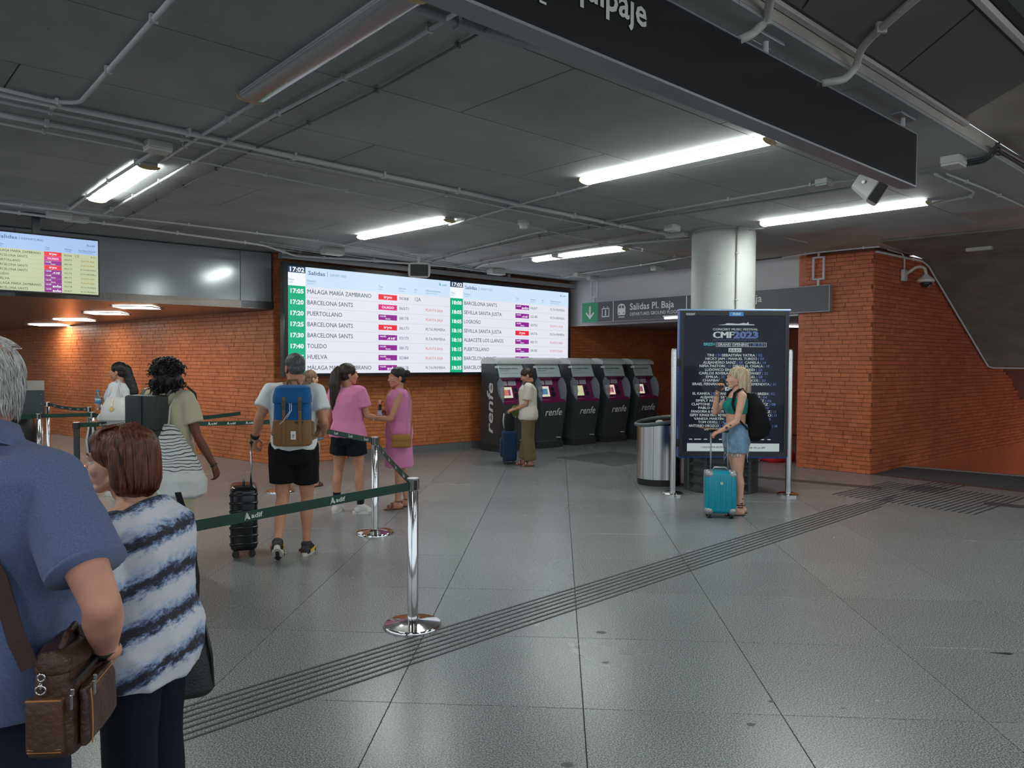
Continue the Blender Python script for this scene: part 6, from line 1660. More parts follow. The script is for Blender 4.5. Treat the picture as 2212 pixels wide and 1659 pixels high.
o = mb.build('frayed_hem', mat('white_thread', (.7, .72, .72), .8), p5.t); o['kind'] = 'stuff'
for sd in 'LR': p5.sandal(mat('black_sandal', (.012, .012, .013), .5), sd)
mb = MB(); a_ = p5.J['anL']
for z in (.03, .05, .10): mb.rc(a_ + V((0, 0, z)), .037, a_ + V((0, 0, z + .012)), .0375, 16, f0=True, f1=True)
mb.build('ankle_strap', BLACK, p5.t)
def long5(mb, M):
    for x in (-1, 1):
        pts = [M @ V((x * .05, -.05, .08)), M @ V((x * .082, -.045, .0)), M @ V((x * .088, -.045, -.09)), M @ V((x * .085, -.040, -.19)), M @ V((x * .075, -.03, -.26))]
        for q, w, r0, r1 in zip(pts, pts[1:], (.05, .040, .040, .034), (.040, .040, .034, .012)): mb.rc(q, r0, w, r1)
    pts = [M @ V((0, -.10, .05)), M @ V((0, -.115, -.06)), M @ V((0, -.12, -.17)), M @ V((0, -.115, -.25))]
    for q, w, r0, r1 in zip(pts, pts[1:], (.06, .062, .055), (.062, .055, .02)): mb.rc(q, r0, w, r1)
p5.cap(HR_BLOND, extra=long5, wr=.005, wf=26, c=(0, -.022, .042))
mb = MB(); w_ = p5.J['wrR']; dd = (p5.J['elR'] - w_).normalized()
for q in (.02, .035, .05): mb.tube([w_ + dd * q + dd.orthogonal().normalized() * .030 * math.cos(a) + dd.cross(dd.orthogonal()).normalized() * .030 * math.sin(a) for a in [2 * PI * i / 16 for i in range(16)]], .003, 5, closed=True)
mb.build('bracelet', mat('silver_bracelet', (.7, .68, .62), .25, 1), p5.t, smooth=True)
mb = MB(); mb.tube([p5.spine(1.44) + V((.05 * math.cos(a), .05 + .06 * math.sin(a), -.02 - .05 * max(0, math.sin(a)))) for a in [PI * i / 12 for i in range(13)]], .0022, 5); mb.ell(p5.spine(1.37) + V((0, .128, 0)), .009, sub=1); mb.build('necklace', mat('gold', (.8, .55, .15), .25, 1), p5.t, smooth=True)
for f, sz in ((.45, .012), (.7, .016)):
    c = p5.J['elL'].lerp(p5.J['wrL'], f); mb = MB(); mb.ell(c + V((-.030, 0, .006)), (.006, sz, sz * .9), sub=2); mb.build('tattoo', mat('tattoo_ink', (.06, .05, .06), .6), p5.t, smooth=True)
fp = thing('phone', 'black phone held to the ear of the person in the teal top', 'phone', p5.t.location, p5.yaw)
hw = p5.J['wrR'] + V((-.035, -.015, .075)); mb = MB(); mb.rbox(-.006, -.035, -.07, .006, .035, .07, .005, Matrix.Translation(hw) @ Matrix.Rotation(.45, 4, 'X')); mb.build('body', BLACK, fp)
rk = thing('backpack', 'black backpack on the back of the person in the teal top', 'backpack', p5.t.location, p5.yaw)
mb = MB(); mb.loft([(V((-.02, -.17, .84)), .10, .07), (V((-.02, -.21, .90)), .155, .12), (V((-.02, -.225, 1.05)), .165, .125), (V((-.02, -.20, 1.22)), .15, .10), (V((-.02, -.14, 1.36)), .10, .055)], 26, 2.8); link('body', voxels(mb, .009, 3, .008, seed=3), cloth('black_canvas', (.008, .008, .009), sheen=0), rk)
mb = MB(); mb.loft([(V((-.02, -.30, .90)), .11, .04), (V((-.02, -.325, 1.0)), .12, .05), (V((-.02, -.30, 1.10)), .10, .04)], 20, 3); link('outer_pocket', voxels(mb, .009, 3, .005), cloth('black_canvas', (.008, .008, .009)), rk)
for x in (-1, 1):
    mb = MB(); mb.ribbon([V((x * .09, -.10, 1.34)), V((x * .105, -.03, 1.425)), V((x * .112, .05, 1.37)), V((x * .135, .085, 1.25)), V((x * .165, .04, 1.10)), V((x * .15, -.09, .97))], .05, .012, up=V((1, 0, .2))); mb.build('shoulder_strap', cloth('black_canvas', (.008, .008, .009)), rk)
cs = suitcase('suitcase', 'bright cyan hard cabin suitcase in front of the person in the teal top', at(1554, 1117), -.10, .335, .215, .465, mat('cyan_shell', (.0, .27, .37), .32), wheel=.055, hh=.955, corner=mat('silver_corner', (.38, .38, .38), .35, .6), front_ribs=5, hm=mat('grey_rod', (.36, .40, .40), .35, .5), band=mat('grey_band', (.35, .36, .37), .5))
mb = MB(); mb.rbox(-.016, -.122, .375, .016, -.108, .407, .003); mb.build('badge', STEEL, cs)
pf = thing('paper_folder', 'brown paper folder lying under the hand of the person in the teal top', 'folder', V((2.26, 8.33, .965)), .1)
mb = MB(); mb.rbox(-.21, -.03, -.004, .06, .05, .004, .003, Matrix.Rotation(.12, 4, 'Y')); mb.build('cover', mat('brown_card', (.33, .15, .07), .6), pf)

# ---- 6: ponytail figure behind the man
p6 = Person('person in denim shorts half hidden behind the one with the blue backpack', V((-2.72, 10.25, 0)), -.55, 1.56, SK_LIGHT, True, head=(-.2, 0, 0), vox=.012)
p6.body(bust=False); p6.top('tee_shirt', cloth('sand_cotton', lin(180, 150, 130)), hem=.86, bust=False); p6.legs('denim_shorts', DEN, .5, .11, e=.018)
def tail6(mb, M):
    a = M @ V((0, -.115, .03))
    for q, w, r0, r1 in ((a, a + V((.0, -.03, -.05)), .026, .034), (a + V((0, -.03, -.05)), a + V((.01, -.03, -.16)), .034, .012)): mb.rc(q, r0, w, r1)
p6.cap(HR_LBR, extra=tail6)
for sd in 'LR': p6.sandal(SAND, sd, False)

# ---- 7: woman in white with the water bottle
p7 = Person('person in white jacket and jeans holding a water bottle by the orange wall', V((-4.93, 9.55, 0)), 1.62, 1.66, SK_TAN, True, lean=(0, .01), head=(.0, .0, 0), vox=.011, elL=(-.20, .03, 1.12), wrL=(-.16, .20, .955), elR=(.20, .16, 1.10), wrR=(.12, .235, 1.19), handL=((.1, 1, -.4), (1, 0, 0), 1.2), handR=((-.1, .6, .6), (-1, 0, 0), 1.2))
p7.body(); p7.face(parts=False)
p7.top('jacket', cloth('white_linen', lin(226, 226, 230)), hem=.88, e=.022, ease=.02, sleeve=1.85, sr=.062, wr=.010, seed=21)
p7.legs('jeans', cloth('pale_denim', lin(140, 158, 178), var=.2), 1.92, .075, e=.02, r_mid=.085, seed=22)
for sd in 'LR': p7.shoe(WSH, WSO, sd)
def long7(mb, M):
    pts = [M @ V((0, -.10, .03)), M @ V((0, -.135, -.06)), M @ V((0, -.16, -.15)), M @ V((0, -.185, -.25)), M @ V((0, -.20, -.33))]
    for q, w, r0, r1 in zip(pts, pts[1:], (.06, .052, .060, .062), (.052, .060, .062, .025)): mb.rc(q, r0, w, r1)
p7.cap(HR_BLACK, extra=long7, wr=.005, wf=26)
wb = thing('handbag', 'large white handbag on the shoulder of the person in white', 'bag', p7.t.location, p7.yaw)
WL = mat('white_leather', (.70, .68, .64), .45)
mb = MB(); mb.loft([(V((-.255, -.06, .95)), .055, .175), (V((-.26, -.06, .97)), .065, .195), (V((-.255, -.06, 1.12)), .055, .165), (V((-.245, -.06, 1.24)), .03, .11)], 26, 3.4); mb.build('body', WL, wb, smooth=True)
for dx in (-.02, .02):
    mb = MB(); mb.tube([(-.245 + dx, -.13, 1.22), (-.22 + dx, -.11, 1.34), (-.15 + dx, -.05, 1.45), (-.20 + dx, .0, 1.36), (-.245 + dx, .03, 1.22)], .009, 8); mb.build('handle', WL, wb, smooth=True)
mb = MB(); mb.lathe([(.022, -.004), (.024, 0), (.022, .004)], 16, M=Matrix.Translation((-.325, -.04, 1.10)) @ Matrix.Rotation(PI / 2, 4, 'Y')); mb.tube([(-.30, -.05, 1.22), (-.325, -.042, 1.12)], .003, 5); mb.build('gold_charm', mat('gold', (.8, .55, .15), .25, 1), wb)
bt = thing('water_bottle', 'clear water bottle with blue cap and label held by the person in white', 'bottle', at(213, 872, 1.24).copy() if False else V((0, 0, 0)))
hb_ = Matrix.Rotation(p7.yaw, 3, 'Z') @ (p7.J['wrR'] + V((-.03, .085, .02))) + p7.loc
bt.location = (hb_.x, hb_.y, hb_.z - .11)
mb = MB(); mb.lathe([(.0, 0), (.036, .0), (.039, .01), (.039, .09), (.037, .10), (.039, .11), (.039, .16), (.020, .20), (.015, .215), (.015, .225)], 28); mb.build('bottle', mat('bottle_plastic', (.80, .88, .92), .05, trans=.9, alpha=1), bt, smooth=True)
mb = MB(); mb.lathe([(.040, .075), (.040, .145)], 28); mb.build('label', mat('bottle_label', (.10, .38, .65), .5), bt, smooth=True); mb = MB(); mb.lathe([(.0405, .115), (.0405, .135)], 28); mb.build('label_band', WHITEP, bt, smooth=True)
mb = MB(); mb.lathe([(.017, .222), (.017, .245), (0, .246)], 20); mb.build('cap', mat('bottle_cap', (.02, .26, .60), .4), bt, auto=True)
um = thing('umbrella', 'folded black and white striped umbrella hanging from the hand of the person in white', 'umbrella', V((0, 0, 0)))
hu = Matrix.Rotation(p7.yaw, 3, 'Z') @ (p7.J['wrL'] + V((.02, .09, -.03))) + p7.loc
um.location = hu
for i in range(8):
    a = 2 * PI * i / 8; c, s_ = math.cos(a), math.sin(a); mb = MB()
    mb.tube([(.012 * c, .012 * s_, .04), (.035 * c, .035 * s_, -.06), (.055 * c, .055 * s_, -.20), (.04 * c, .04 * s_, -.36), (.012 * c, .012 * s_, -.52)], .016, 6, rs=[.006, .015, .024, .018, .005]); mb.build('canopy_fold', mat(('umbrella_black', 'umbrella_white')[i % 2], ((.015, .015, .018), (.62, .64, .66))[i % 2], .6), um, smooth=True)
mb = MB(); mb.tube([(0, 0, -.6), (0, 0, .10)], .006, 6); mb.build('shaft', STEEL, um, smooth=True)

# ---- 8: curly haired woman seen from behind
p8 = Person('person in beige T-shirt and trousers seen from behind with a striped bag', V((-2.72, 6.02, 0)), -.22, 1.70, SK_BROWN, True, wide=.98, head=(-.1, 0, 0), elR=(.235, .02, 1.10), wrR=(.335, .09, .86), handR=((.15, .3, -1), (-1, 0, 0), .7), elL=(-.21, .06, 1.12), wrL=(-.15, .26, 1.10))
p8.body(); p8.face(parts=False)
p8.top('tee_shirt', cloth('beige_cotton', lin(206, 198, 166)), hem=.82, e=.022, ease=.014, sleeve=.62, sr=.078, wr=.010, seed=25)
p8.legs('trousers', cloth('beige_linen', lin(186, 178, 150)), 1.94, .10, e=.028, r_mid=.10, wr=.010, seed=26)
for sd in 'LR': p8.sandal(SAND, sd, False)
def curl8():
    M = p8.MH(); R3 = M.to_3x3(); rr = random.Random(8); mb = MB()
    mb.ell(M @ V((0, -.030, .035)), (.098, .112, .096), M=R3, sub=3); mb.ell(M @ V((0, -.055, -.06)), (.105, .085, .095), M=R3, sub=3)
    mb.ell(M @ V((.05, -.03, -.05)), (.062, .062, .085), M=R3, sub=3); mb.ell(M @ V((-.05, -.03, -.05)), (.062, .062, .085), M=R3, sub=3)
    core = voxels(mb, .007, 2, .006, 40, .6, seed=8)
    lk = MB(); roots = []
    for i in range(430):
        a = rr.uniform(0, 2 * PI); u = rr.uniform(-.9, 1)
        if math.sin(a) > .5 and u < .35: continue
        n = V((math.cos(a) * math.sqrt(1 - u * u), math.sin(a) * math.sqrt(1 - u * u), u))
        base = V((n.x * .098, -.035 + n.y * .108, (.035 if u > 0 else -.03) + n.z * .10))
        d = (n * .45 + V((rr.uniform(-.5, .5), rr.uniform(-.5, .5), -.75))).normalized(); e1 = d.orthogonal().normalized(); e2 = d.cross(e1)
        l = rr.uniform(.035, .085); r = rr.uniform(.006, .012); ph_ = rr.uniform(0, 6); tw = rr.uniform(9, 14)
        roots.append(([M @ (base + d * l * q / 9 + (e1 * math.cos(ph_ + tw * q / 9) + e2 * math.sin(ph_ + tw * q / 9)) * r + n * .006) for q in range(10)], rr.uniform(.0035, .0055)))
    locks(lk, roots, n=4)
    tmp = bpy.data.meshes.new('l'); tmp.from_pydata([tuple(p) for p in lk.v], [], lk.f); fixn(tmp)
    return link('hair', joined([core, tmp]), HR_BLACK, p8.t)
curl8()
mb = MB(); w_ = p8.J['wrR']; dd = (p8.J['elR'] - w_).normalized(); mb.rc(w_ + dd * .0, .029, w_ + dd * .012, .029, 14, f0=True, f1=True); mb.build('bracelet', BLACK, p8.t)
DG = mat('dark_green_leather', (.016, .024, .022), .5, bump=.25, bscale=160)
gb_ = thing('backpack', 'dark green flap backpack slung on the shoulder of the person in the beige T-shirt', 'backpack', p8.t.location + V((.07, 0, .02)), p8.yaw)
mb = MB(); mb.rbox(-.235, -.30, .98, .045, -.18, 1.40, .03, seg=3); mb.build('body', DG, gb_, auto=True)
mb = MB(); mb.rbox(-.240, -.315, 1.14, .050, -.17, 1.412, .022, seg=3); mb.build('flap', DG, gb_, auto=True)
mb = MB(); mb.box(-.11, -.322, 1.07, -.08, -.312, 1.405); mb.build('closing_strap', BLACK, gb_)
for a, b in (((-.20, -.19, 1.38), (-.15, -.03, 1.485)), ((.02, -.19, 1.38), (.10, -.03, 1.475))):
    mb = MB(); a, b = V(a), V(b); mb.ribbon([a, a.lerp(b, .5) + V((0, -.05, .02)), b, b + V((0, .10, -.06)), b + V((0, .13, -.20))], .026, .006, up=V((1, 0, 0))); mb.build('strap', BLACK, gb_)
def stripemat():
    m = bpy.data.materials.new('striped_cotton'); MATS['striped_cotton'] = m; m.use_nodes = True; nt = m.node_tree; N = nt.nodes; L = nt.links; b = N['Principled BSDF']
    tc = N.new('ShaderNodeTexCoord'); sx = N.new('ShaderNodeSeparateXYZ'); L.new(tc.outputs['Object'], sx.inputs[0])
    nz = N.new('ShaderNodeTexNoise'); nz.inputs['Scale'].default_value = 5; L.new(tc.outputs['Object'], nz.inputs['Vector'])
    m1 = N.new('ShaderNodeMath'); m1.operation = 'MULTIPLY_ADD'; L.new(nz.outputs[0], m1.inputs[0]); m1.inputs[1].default_value = .10; L.new(sx.outputs['Z'], m1.inputs[2])
    m2 = N.new('ShaderNodeMath'); m2.operation = 'MULTIPLY'; L.new(m1.outputs[0], m2.inputs[0]); m2.inputs[1].default_value = 42
    m3 = N.new('ShaderNodeMath'); m3.operation = 'FRACT'; L.new(m2.outputs[0], m3.inputs[0])
    r = N.new('ShaderNodeValToRGB'); r.color_ramp.interpolation = 'CONSTANT'; e = r.color_ramp.elements; e[0].color = (.04, .04, .045, 1); e[1].position = .26; e[1].color = (.70, .70, .68, 1)
    L.new(m3.outputs[0], r.inputs[0]); 
    # stripes only on the upper half, plain below
    cmp_ = N.new('ShaderNodeMath'); cmp_.operation = 'GREATER_THAN'; L.new(sx.outputs['Z'], cmp_.inputs[0]); cmp_.inputs[1].default_value = .86
    mx = N.new('ShaderNodeMix'); mx.data_type = 'RGBA'; mx.inputs[6].default_value = (.70, .70, .68, 1); L.new(cmp_.outputs[0], mx.inputs[0]); L.new(r.outputs[0], mx.inputs[7]); L.new(mx.outputs[2], b.inputs['Base Color'])
    b.inputs['Roughness'].default_value = .85; return m
tb = thing('drawstring_bag', 'white bag with thin black stripes on the back of the person in the beige T-shirt', 'bag', p8.t.location, p8.yaw)
mb = MB(); mb.loft([(V((.27, -.215, .655)), .10, .07), (V((.27, -.22, .69)), .18, .12), (V((.26, -.225, .80)), .195, .13), (V((.20, -.215, .95)), .165, .11), (V((.15, -.20, 1.10)), .10, .08), (V((.12, -.18, 1.20)), .05, .04)], 28, 2.3); link('sack', voxels(mb, .008, 3, .012, 12, .4, seed=4), stripemat(), tb)
mb = MB(); mb.tube([V((.12, -.18, 1.18)), V((.11, -.14, 1.34)), V((.11, -.02, 1.475)), V((.11, .10, 1.40)), V((.12, .15, 1.25))], .010, 6); mb.build('cord', mat('cream_cord', (.62, .60, .55), .8), tb, smooth=True)
# ---- 9: auburn haired woman in the striped top
def brushmat():
    m = bpy.data.materials.new('brushed_stripes'); MATS['brushed_stripes'] = m; m.use_nodes = True; nt = m.node_tree; N = nt.nodes; L = nt.links; b = N['Principled BSDF']
    tc = N.new('ShaderNodeTexCoord'); mp = N.new('ShaderNodeMapping'); mp.inputs['Rotation'].default_value = (math.radians(26), 0, 0)
    L.new(tc.outputs['Object'], mp.inputs[0])
    sx = N.new('ShaderNodeSeparateXYZ'); L.new(mp.outputs[0], sx.inputs[0])
    st = N.new('ShaderNodeMapping'); st.inputs['Scale'].default_value = (1, .35, 1.6); L.new(mp.outputs[0], st.inputs[0])
    n1 = N.new('ShaderNodeTexNoise'); n1.inputs['Scale'].default_value = 38; n1.inputs['Detail'].default_value = 6; n1.inputs['Roughness'].default_value = .75; L.new(st.outputs[0], n1.inputs['Vector'])
    n2 = N.new('ShaderNodeTexNoise'); n2.inputs['Scale'].default_value = 6; L.new(mp.outputs[0], n2.inputs['Vector'])
    def mth(op, a, bb, c=None):
        q = N.new('ShaderNodeMath'); q.operation = op
        for i, v in enumerate((a, bb, c)):
            if v is None: continue
            if isinstance(v, (int, float)): q.inputs[i].default_value = v
            else: L.new(v, q.inputs[i])
        return q.outputs[0]
    t = mth('MULTIPLY_ADD', n1.outputs[0], .10, sx.outputs['Z']); t = mth('MULTIPLY_ADD', n2.outputs[0], .05, t)
    t = mth('FRACT', mth('MULTIPLY', t, 8.0), 0)
    r = N.new('ShaderNodeValToRGB'); e = r.color_ramp.elements
    cs = [(0, (.70, .68, .72)), (.22, (.66, .66, .74)), (.32, (.26, .34, .52)), (.38, (.08, .11, .22)), (.44, (.030, .026, .032)), (.56, (.035, .032, .045)), (.62, (.10, .13, .25)), (.70, (.30, .40, .60)), (.84, (.55, .60, .72)), (1, (.70, .68, .72))]
    e[0].position = 0; e[0].color = (*cs[0][1], 1); e[1].position = 1; e[1].color = (*cs[-1][1], 1)
    for p_, c in cs[1:-1]: e.new(p_).color = (*c, 1)
    L.new(t, r.inputs[0]); L.new(r.outputs[0], b.inputs['Base Color']); b.inputs['Roughness'].default_value = .8
    bp = N.new('ShaderNodeBump'); bp.inputs['Strength'].default_value = .3; bp.inputs['Distance'].default_value = .003; n3 = N.new('ShaderNodeTexNoise'); n3.inputs['Scale'].default_value = 300; L.new(tc.outputs['Object'], n3.inputs['Vector']); L.new(n3.outputs[0], bp.inputs['Height']); L.new(bp.outputs[0], b.inputs['Normal'])
    return m
p9 = Person('person in a white, blue and black striped top, turned to the left', V((-1.215, 2.50, 0)), 1.48, 1.46, SK_LIGHT, True, vox=.008, headvox=.0038, wide=1.22, lean=(0, .04), head=(.26, -.02, 0), shL=(-.165, .03, 1.345), shR=(.165, .03, 1.345), elL=(-.255, .035, 1.09), wrL=(-.20, .26, .99), elR=(.24, .06, 1.10), wrR=(.16, .28, 1.02), handL=((.1, 1, -.2), (1, 0, 0), .7))
p9.J['head'] += V((0, .040, .004))
p9.body(); p9.face(brow=(.10, .05, .03), eyec=(.03, .018, .010))
p9.top('striped_top', brushmat(), hem=.775, e=.022, ease=.020, sleeve=.80, sr=.084, wr=.012, seed=31, flare=.020, hemw=.008, neck=1.37, vox=.008, ntilt=-.55, yz=1.335)
p9.legs('trousers', cloth('dark_navy_cloth', (.010, .012, .022), sheen=0), 1.93, .085, e=.018, r_mid=.092, wr=.006, seed=32)
for sd in 'LR': p9.shoe(SH_D, BLACK, sd)
def bob9():
    M = p9.MH(); rr = random.Random(9)
    mb = MB(); R3 = M.to_3x3()
    mb.ell(M @ V((0, -.026, .040)), (.090, .106, .090), M=R3, sub=3)
    mb.ell(M @ V((0, .012, .072)), (.070, .074, .050), M=R3, sub=3)
    for x in (-1, 1):
        mb.rc(M @ V((x * .058, -.032, .03)), .040, M @ V((x * .070, -.036, -.070)), .034); mb.rc(M @ V((x * .070, -.036, -.070)), .034, M @ V((x * .068, -.036, -.092)), .024)
        mb.rc(M @ V((x * .035, .044, .085)), .024, M @ V((x * .066, .004, .03)), .018)
    mb.rc(M @ V((0, -.075, .03)), .062, M @ V((0, -.078, -.075)), .060); mb.rc(M @ V((-.04, -.07, -.08)), .045, M @ V((.04, -.07, -.08)), .045)
    core = voxels(mb, .006, 3, .002, 45, .15, seed=9)
    lk = MB(); roots = []
    for i in range(460):
        a = rr.uniform(-PI * .47, PI * .47)            # angle from the back of the head
        s, c = math.sin(a), -math.cos(a)
        side = abs(a) / (PI * .47)
        pts = []
        zend = -.112 + .010 * rr.random() if side < .78 else (-.112 + .18 * (side - .78) / .22)
        nseg = 8; lift = rr.uniform(0, .006)
        for q in range(nseg):
            f = q / (nseg - 1)
            th = -.1 + f * 1.0
            z = .128 + (zend - .128) * f
            rad = math.sqrt(max(0, 1 - ((z - .03) / .104) ** 2)) if z > .03 else 1.0
            rad = rad if z > .03 else 1 + .03 * math.sin((.03 - z) / .155 * PI) - (.10 * max(0, (-.075 - z) / .05))
            y0 = -.030
            pts.append(M @ V((s * (.098 + lift) * rad * (1 + .04 * side), y0 + c * (.103 + lift) * rad if c < 0 else y0 + c * (.112 + lift) * rad, z)))
        roots.append((pts, rr.uniform(.0032, .0062)))
    for i in range(44):   # fringe swept to the side
        x0 = rr.uniform(-.055, .055); pts = []
        for q in range(6):
            f = q / 5; x = x0 + (.022 if x0 > -.01 else -.022) * f * f; pts.append(M @ V((x, -.012 + .088 * math.sin(f * 1.5) * math.sqrt(max(.05, 1 - (x / .082) ** 2)), .128 - .046 * f ** 1.7 - .006 + .004 * rr.random())))
        roots.append((pts, rr.uniform(.003, .0055)))
    locks(lk, roots)
    tmp = bpy.data.meshes.new('l'); tmp.from_pydata([tuple(p) for p in lk.v], [], lk.f); fixn(tmp)
    return link('hair', joined([core, tmp]), HR_AUB, p9.t)
bob9()
sb_ = thing('shoulder_bag', 'black shoulder bag hanging behind the person in the striped top', 'bag', (-1.135, 2.66, -.10), .35)
mb = MB(); mb.loft([(V((-.09, 0, .618)), .15, .05), (V((-.09, 0, .635)), .17, .062), (V((-.09, 0, .74)), .16, .055), (V((-.085, 0, .86)), .13, .034), (V((-.08, 0, .90)), .11, .018)], 28, 3.4); link('body', voxels(mb, .007, 3, .004, seed=6), mat('black_leather', (.016, .016, .017), .42, bump=.3, bscale=140), sb_)
mb = MB(); mb.tube([V((.075, -.02, .64)), V((.070, -.03, .76)), V((.045, -.02, .885))], .006, 6); mb.build('piping', BLACK, sb_, smooth=True)
mb = MB(); inv = lambda w: Matrix.Rotation(-.35, 3, 'Z') @ (V(w) - V((-1.135, 2.66, -.10)))
mb.ribbon([inv((-1.10, 2.62, .79)), inv((-1.085, 2.60, .95)), inv((-1.095, 2.57, 1.10)), inv((-1.12, 2.58, 1.185)), inv((-1.17, 2.65, 1.235))], .020, .005, up=V((1, .3, 0))); mb.build('strap', BLACK, sb_)
mb = MB(); mb.tube([inv((-1.10 + .016 * math.cos(a), 2.625, .80 + .018 * math.sin(a))) for a in [2 * PI * i / 14 for i in range(14)]], .003, 6, closed=True); mb.build('ring', CHROME, sb_, smooth=True)

# ---- 10: elderly man in the blue polo, nearest the camera
p10 = Person('person in a blue polo shirt at the left edge, back to the camera', V((-1.375, 1.97, 0)), -.10, 1.755, SK_OLD, False, vox=.008, headvox=.0045, wide=1.16, lean=(0, .01), head=(.12, -.05, 0), shR=(.190, -.012, 1.345), shL=(-.190, -.012, 1.345), elR=(.392, -.115, 1.075), wrR=(.300, .03, .905), handR=((-.85, .45, -.35), (-.3, -.5, -1), 1.0), elL=(-.26, .05, 1.10), wrL=(-.12, .24, 1.0))
p10.J['head'] += V((-.012, .0, .006))
p10.body(); p10.face(parts=False)
POLO = cloth('heather_blue', lin(98, 112, 150), var=.22, vscale=260, bump=.4, bscale=500)
p10.top('polo_shirt', POLO, hem=.79, e=.022, ease=.020, sleeve=.70, sr=.088, wr=.009, seed=41, vox=.009, flare=.012, neck=1.43)
mb = MB(); k = p10.k
c0 = p10.spine(1.42)
secs = []
for z, rx, ry, y, tl in ((1.405, .098, .092, -.004, -.38), (1.445, .086, .082, -.006, -.34), (1.485, .078, .074, -.004, -.30)): secs.append((V((0, y, z)) * k, rx * k, ry * k, 0, tl))
for z, rx, ry, y, tl in ((1.490, .083, .079, -.004, -.30), (1.450, .100, .094, -.008, -.34), (1.425, .112, .104, -.010, -.36)): secs.append((V((0, y, z)) * k, rx * k, ry * k, 0, tl))
mb.loft(secs, 32); mb.f = mb.f[2:]; mb.build('collar', POLO, p10.t, smooth=True)
mb = MB(); sh, el = p10.J['shR'], p10.J['elR']; d_ = (el - sh).normalized(); q = sh.lerp(el, .69); mb.rc(q, .0905 * k, q + d_ * .012, .091 * k, 24, f0=True, f1=True); mb.build('sleeve_hem', POLO, p10.t, smooth=True)
p10.legs('trousers', cloth('dark_blue_trousers', (.014, .018, .034), sheen=0), 1.93, .10, e=.02, r_mid=.098, seed=43)
for sd in 'LR': p10.shoe(SH_D, BLACK, sd)
def hair10():
    M = p10.MH(); rr = random.Random(10); lk = MB(); roots = []
    core = MB(); R3 = M.to_3x3()
    core.ell(M @ V((0, -.036, .0)), (.081, .086, .074), M=R3, sub=3)
    for x in (-1, 1): core.ell(M @ V((x * .045, -.03, -.01)), (.040, .060, .060), M=R3, sub=3)
    cm = voxels(core, .006, 3, .004, 40, .3, seed=3)
    for i in range(1500):
        a = rr.uniform(-PI * .62, PI * .62); s, c = math.sin(a), -math.cos(a)
        z0 = rr.uniform(-.02, .085); z1 = z0 - rr.uniform(.05, .10); z1 = max(z1, -.118)
        sw = rr.uniform(-.6, .6) + (.2 if a > 0 else -.2); pts = []; fl = rr.uniform(.001, .012)
        for q in range(6):
            f = q / 5; z = z0 + (z1 - z0) * f; zz = (z - .025) / .098
            rad = math.sqrt(max(.25, 1 - zz * zz)) if z > .0 else .985 - .12 * max(0, (-.03 - z) / .08)
            aa = a + sw * f * .45; pts.append(M @ V((math.sin(aa) * (.079 + .006 + fl * f) * rad, -.022 - math.cos(aa) * (.092 + .006 + fl * f) * rad, z)))
        roots.append((pts, rr.uniform(.0008, .0020)))
    for i in range(160):   # thin hair combed over the crown
        x0 = rr.uniform(-.05, .075); pts = [M @ V((x0 * (1 - .1 * q) + .012 * q * .3, .02 - .022 * q, .116 - .0035 * q * q * .7 - abs(x0) ** 2 * 6 + .001 * rr.random())) for q in range(5)]
        roots.append((pts, .0008))
    locks(lk, roots)
    tmp = bpy.data.meshes.new('l'); tmp.from_pydata([tuple(p) for p in lk.v], [], lk.f); fixn(tmp)
    return link('hair', joined([cm, tmp]), HR_GREY, p10.t)
hair10()
mb = MB(); w_ = p10.J['wrR']; dd = (p10.J['elR'] - w_).normalized(); mb.rc(w_ + dd * .015, .034, w_ + dd * .045, .036, 18, f0=True, f1=True); mb.build('wristwatch', BLACK, p10.t, smooth=True)
# leather satchel at his side
LEA = mat('brown_leather', (.060, .026, .016), .42, bump=.45, bscale=60, var=.5, vscale=9); LEA2 = mat('tan_leather_pocket', (.085, .036, .016), .5, bump=.4, bscale=70, var=.35, vscale=12); STIT = mat('orange_stitching', (.42, .17, .05), .6)
SAL = V((-1.085, 1.78, .145)); SAR = math.radians(100); SAS = (.75, .80, .85)
sa = thing('satchel', 'brown leather satchel hanging at the side of the person in the blue polo', 'bag', SAL, SAR); sa.scale = SAS
def R_(mb, nm, m, par=None, **k): return mb.build(nm, m, par or sa, **k)
mb = MB(); mb.loft([(V((.13, 0, .715)), .135, .052), (V((.13, 0, .74)), .150, .066), (V((.13, 0, .86)), .150, .066), (V((.13, .005, .955)), .145, .050), (V((.13, .01, .985)), .13, .030)], 32, 4.5)
body_ = link('body', voxels(mb, .006, 3, .004, 12, seed=8), LEA, sa)
mb = MB(); mb.loft([(V((-.020, .012, .735)), .016, .046), (V((-.026, .012, .75)), .020, .050), (V((-.028, .012, .86)), .018, .050), (V((-.024, .012, .893)), .016, .050)], 20, 5); pk_ = link('end_pocket', voxels(mb, .005, 2, .002), LEA2, sa)
mb = MB(); mb.tube([(-.047, -.036, .892), (-.047, .058, .895)], .0028, 6); mb.tube([(-.046, -.034, .748), (-.046, .056, .752)], .0018, 6); mb.tube([(-.046, -.034, .756), (-.046, .056, .760)], .0014, 6); R_(mb, 'stitching', STIT, pk_)
mb = MB(); mb.loft([(V((.13, -.078, .74)), .125, .012), (V((.13, -.084, .76)), .13, .018), (V((.13, -.082, .87)), .125, .016), (V((.13, -.074, .90)), .12, .010)], 24, 5); fp_ = link('front_pocket', voxels(mb, .005, 2, .003), LEA, sa)
mb = MB(); mb.tube([(.015, -.098, .90), (.008, -.104, .86), (.006, -.106, .80), (.012, -.102, .745)], .0022, 6); mb.tube([(.022, -.100, .90), (.245, -.100, .905)], .002, 6); R_(mb, 'stitching', STIT, fp_)
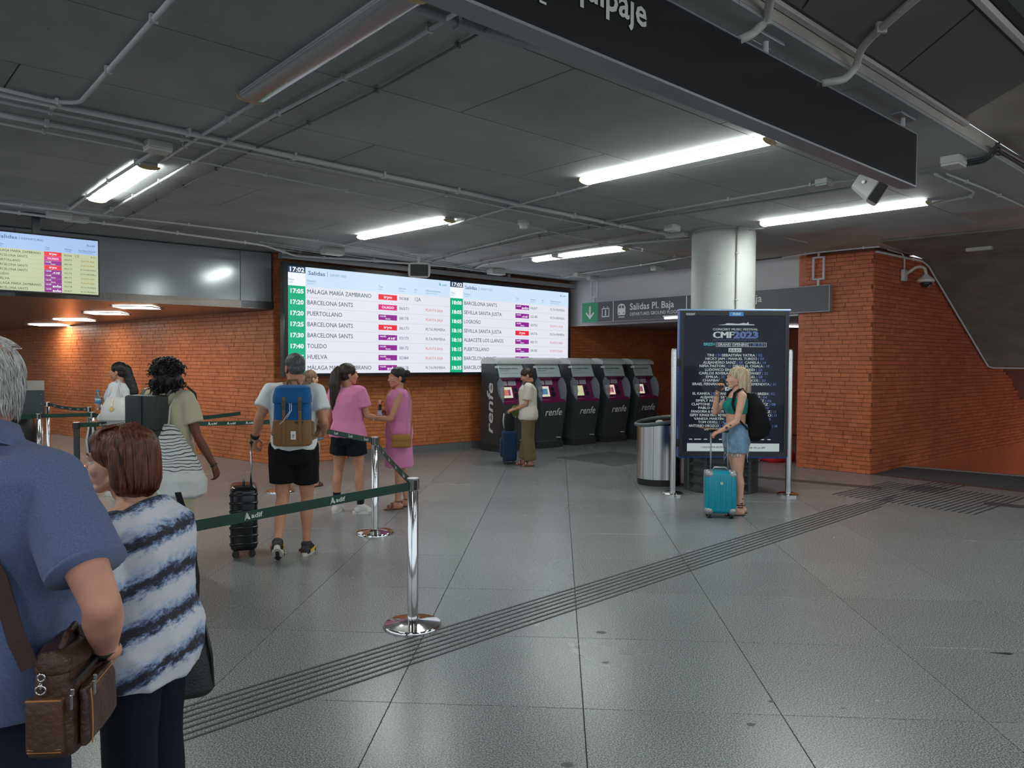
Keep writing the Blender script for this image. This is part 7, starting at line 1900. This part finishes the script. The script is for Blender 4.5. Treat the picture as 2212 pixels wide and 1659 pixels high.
mb = MB(); mb.loft([(V((.13, .0, .955)), .152, .062), (V((.13, .0, .99)), .150, .058), (V((.13, .01, 1.012)), .135, .036)], 28, 4); link('top_flap', voxels(mb, .006, 3, .005, 14, seed=2), LEA, sa)
for x, y, z in ((-.030, -.052, .905), (.02, -.098, .925)):
    mb = MB(); mb.rbox(x - .007, y - .012, z - .045, x + .005, y - .004, z - .002, .003); mb.rbox(x - .005, y - .016, z - .006, x + .003, y - .006, z + .014, .003); R_(mb, 'zip_pull', CHROME)
mb = MB(); mb.box(-.02, -.071, .93, .27, -.064, .942); R_(mb, 'zip', BLACK)
mb = MB(); mb.tube([(-.035, .02 + .010 * math.cos(a), .955 + .010 * math.sin(a)) for a in [2 * PI * i / 16 for i in range(16)]], .0028, 6, closed=True); mb.tube([(-.04, .02 + .014 * math.cos(a), .922 + .012 * math.sin(a)) for a in [2 * PI * i / 16 for i in range(16)]], .0028, 6, closed=True); mb.tube([(-.036, .02, .94), (-.040, .02, .925)], .005, 6); R_(mb, 'ring', CHROME, smooth=True)
mb = MB(); mb.tube([(.02, -.01, 1.0), (.05, -.02, 1.045), (.12, -.02, 1.055), (.16, -.01, 1.02)], .010, 8); R_(mb, 'grab_handle', LEA, smooth=True)
iv = lambda w: (lambda q: V((q.x / SAS[0], q.y / SAS[1], q.z / SAS[2])))(Matrix.Rotation(-SAR, 3, 'Z') @ (V(w) - SAL))
mb = MB(); mb.ribbon([iv((-1.130, 1.765, .975)), iv((-1.160, 1.765, 1.04)), iv((-1.215, 1.785, 1.18)), iv((-1.32, 1.79, 1.34)), iv((-1.44, 1.83, 1.475)), iv((-1.50, 1.93, 1.525)), iv((-1.50, 2.05, 1.47))], .050, .006, up=[iv(q) - iv((0, 0, 0)) for q in ((.9, .2, .3), (.9, .2, .35), (.85, .2, .45), (.8, .2, .5), (.7, .4, .3), (.8, .1, 0), (.8, -.3, 0))]); R_(mb, 'shoulder_strap', mat('brown_webbing', (.045, .020, .014), .7, bump=.4, bscale=300))
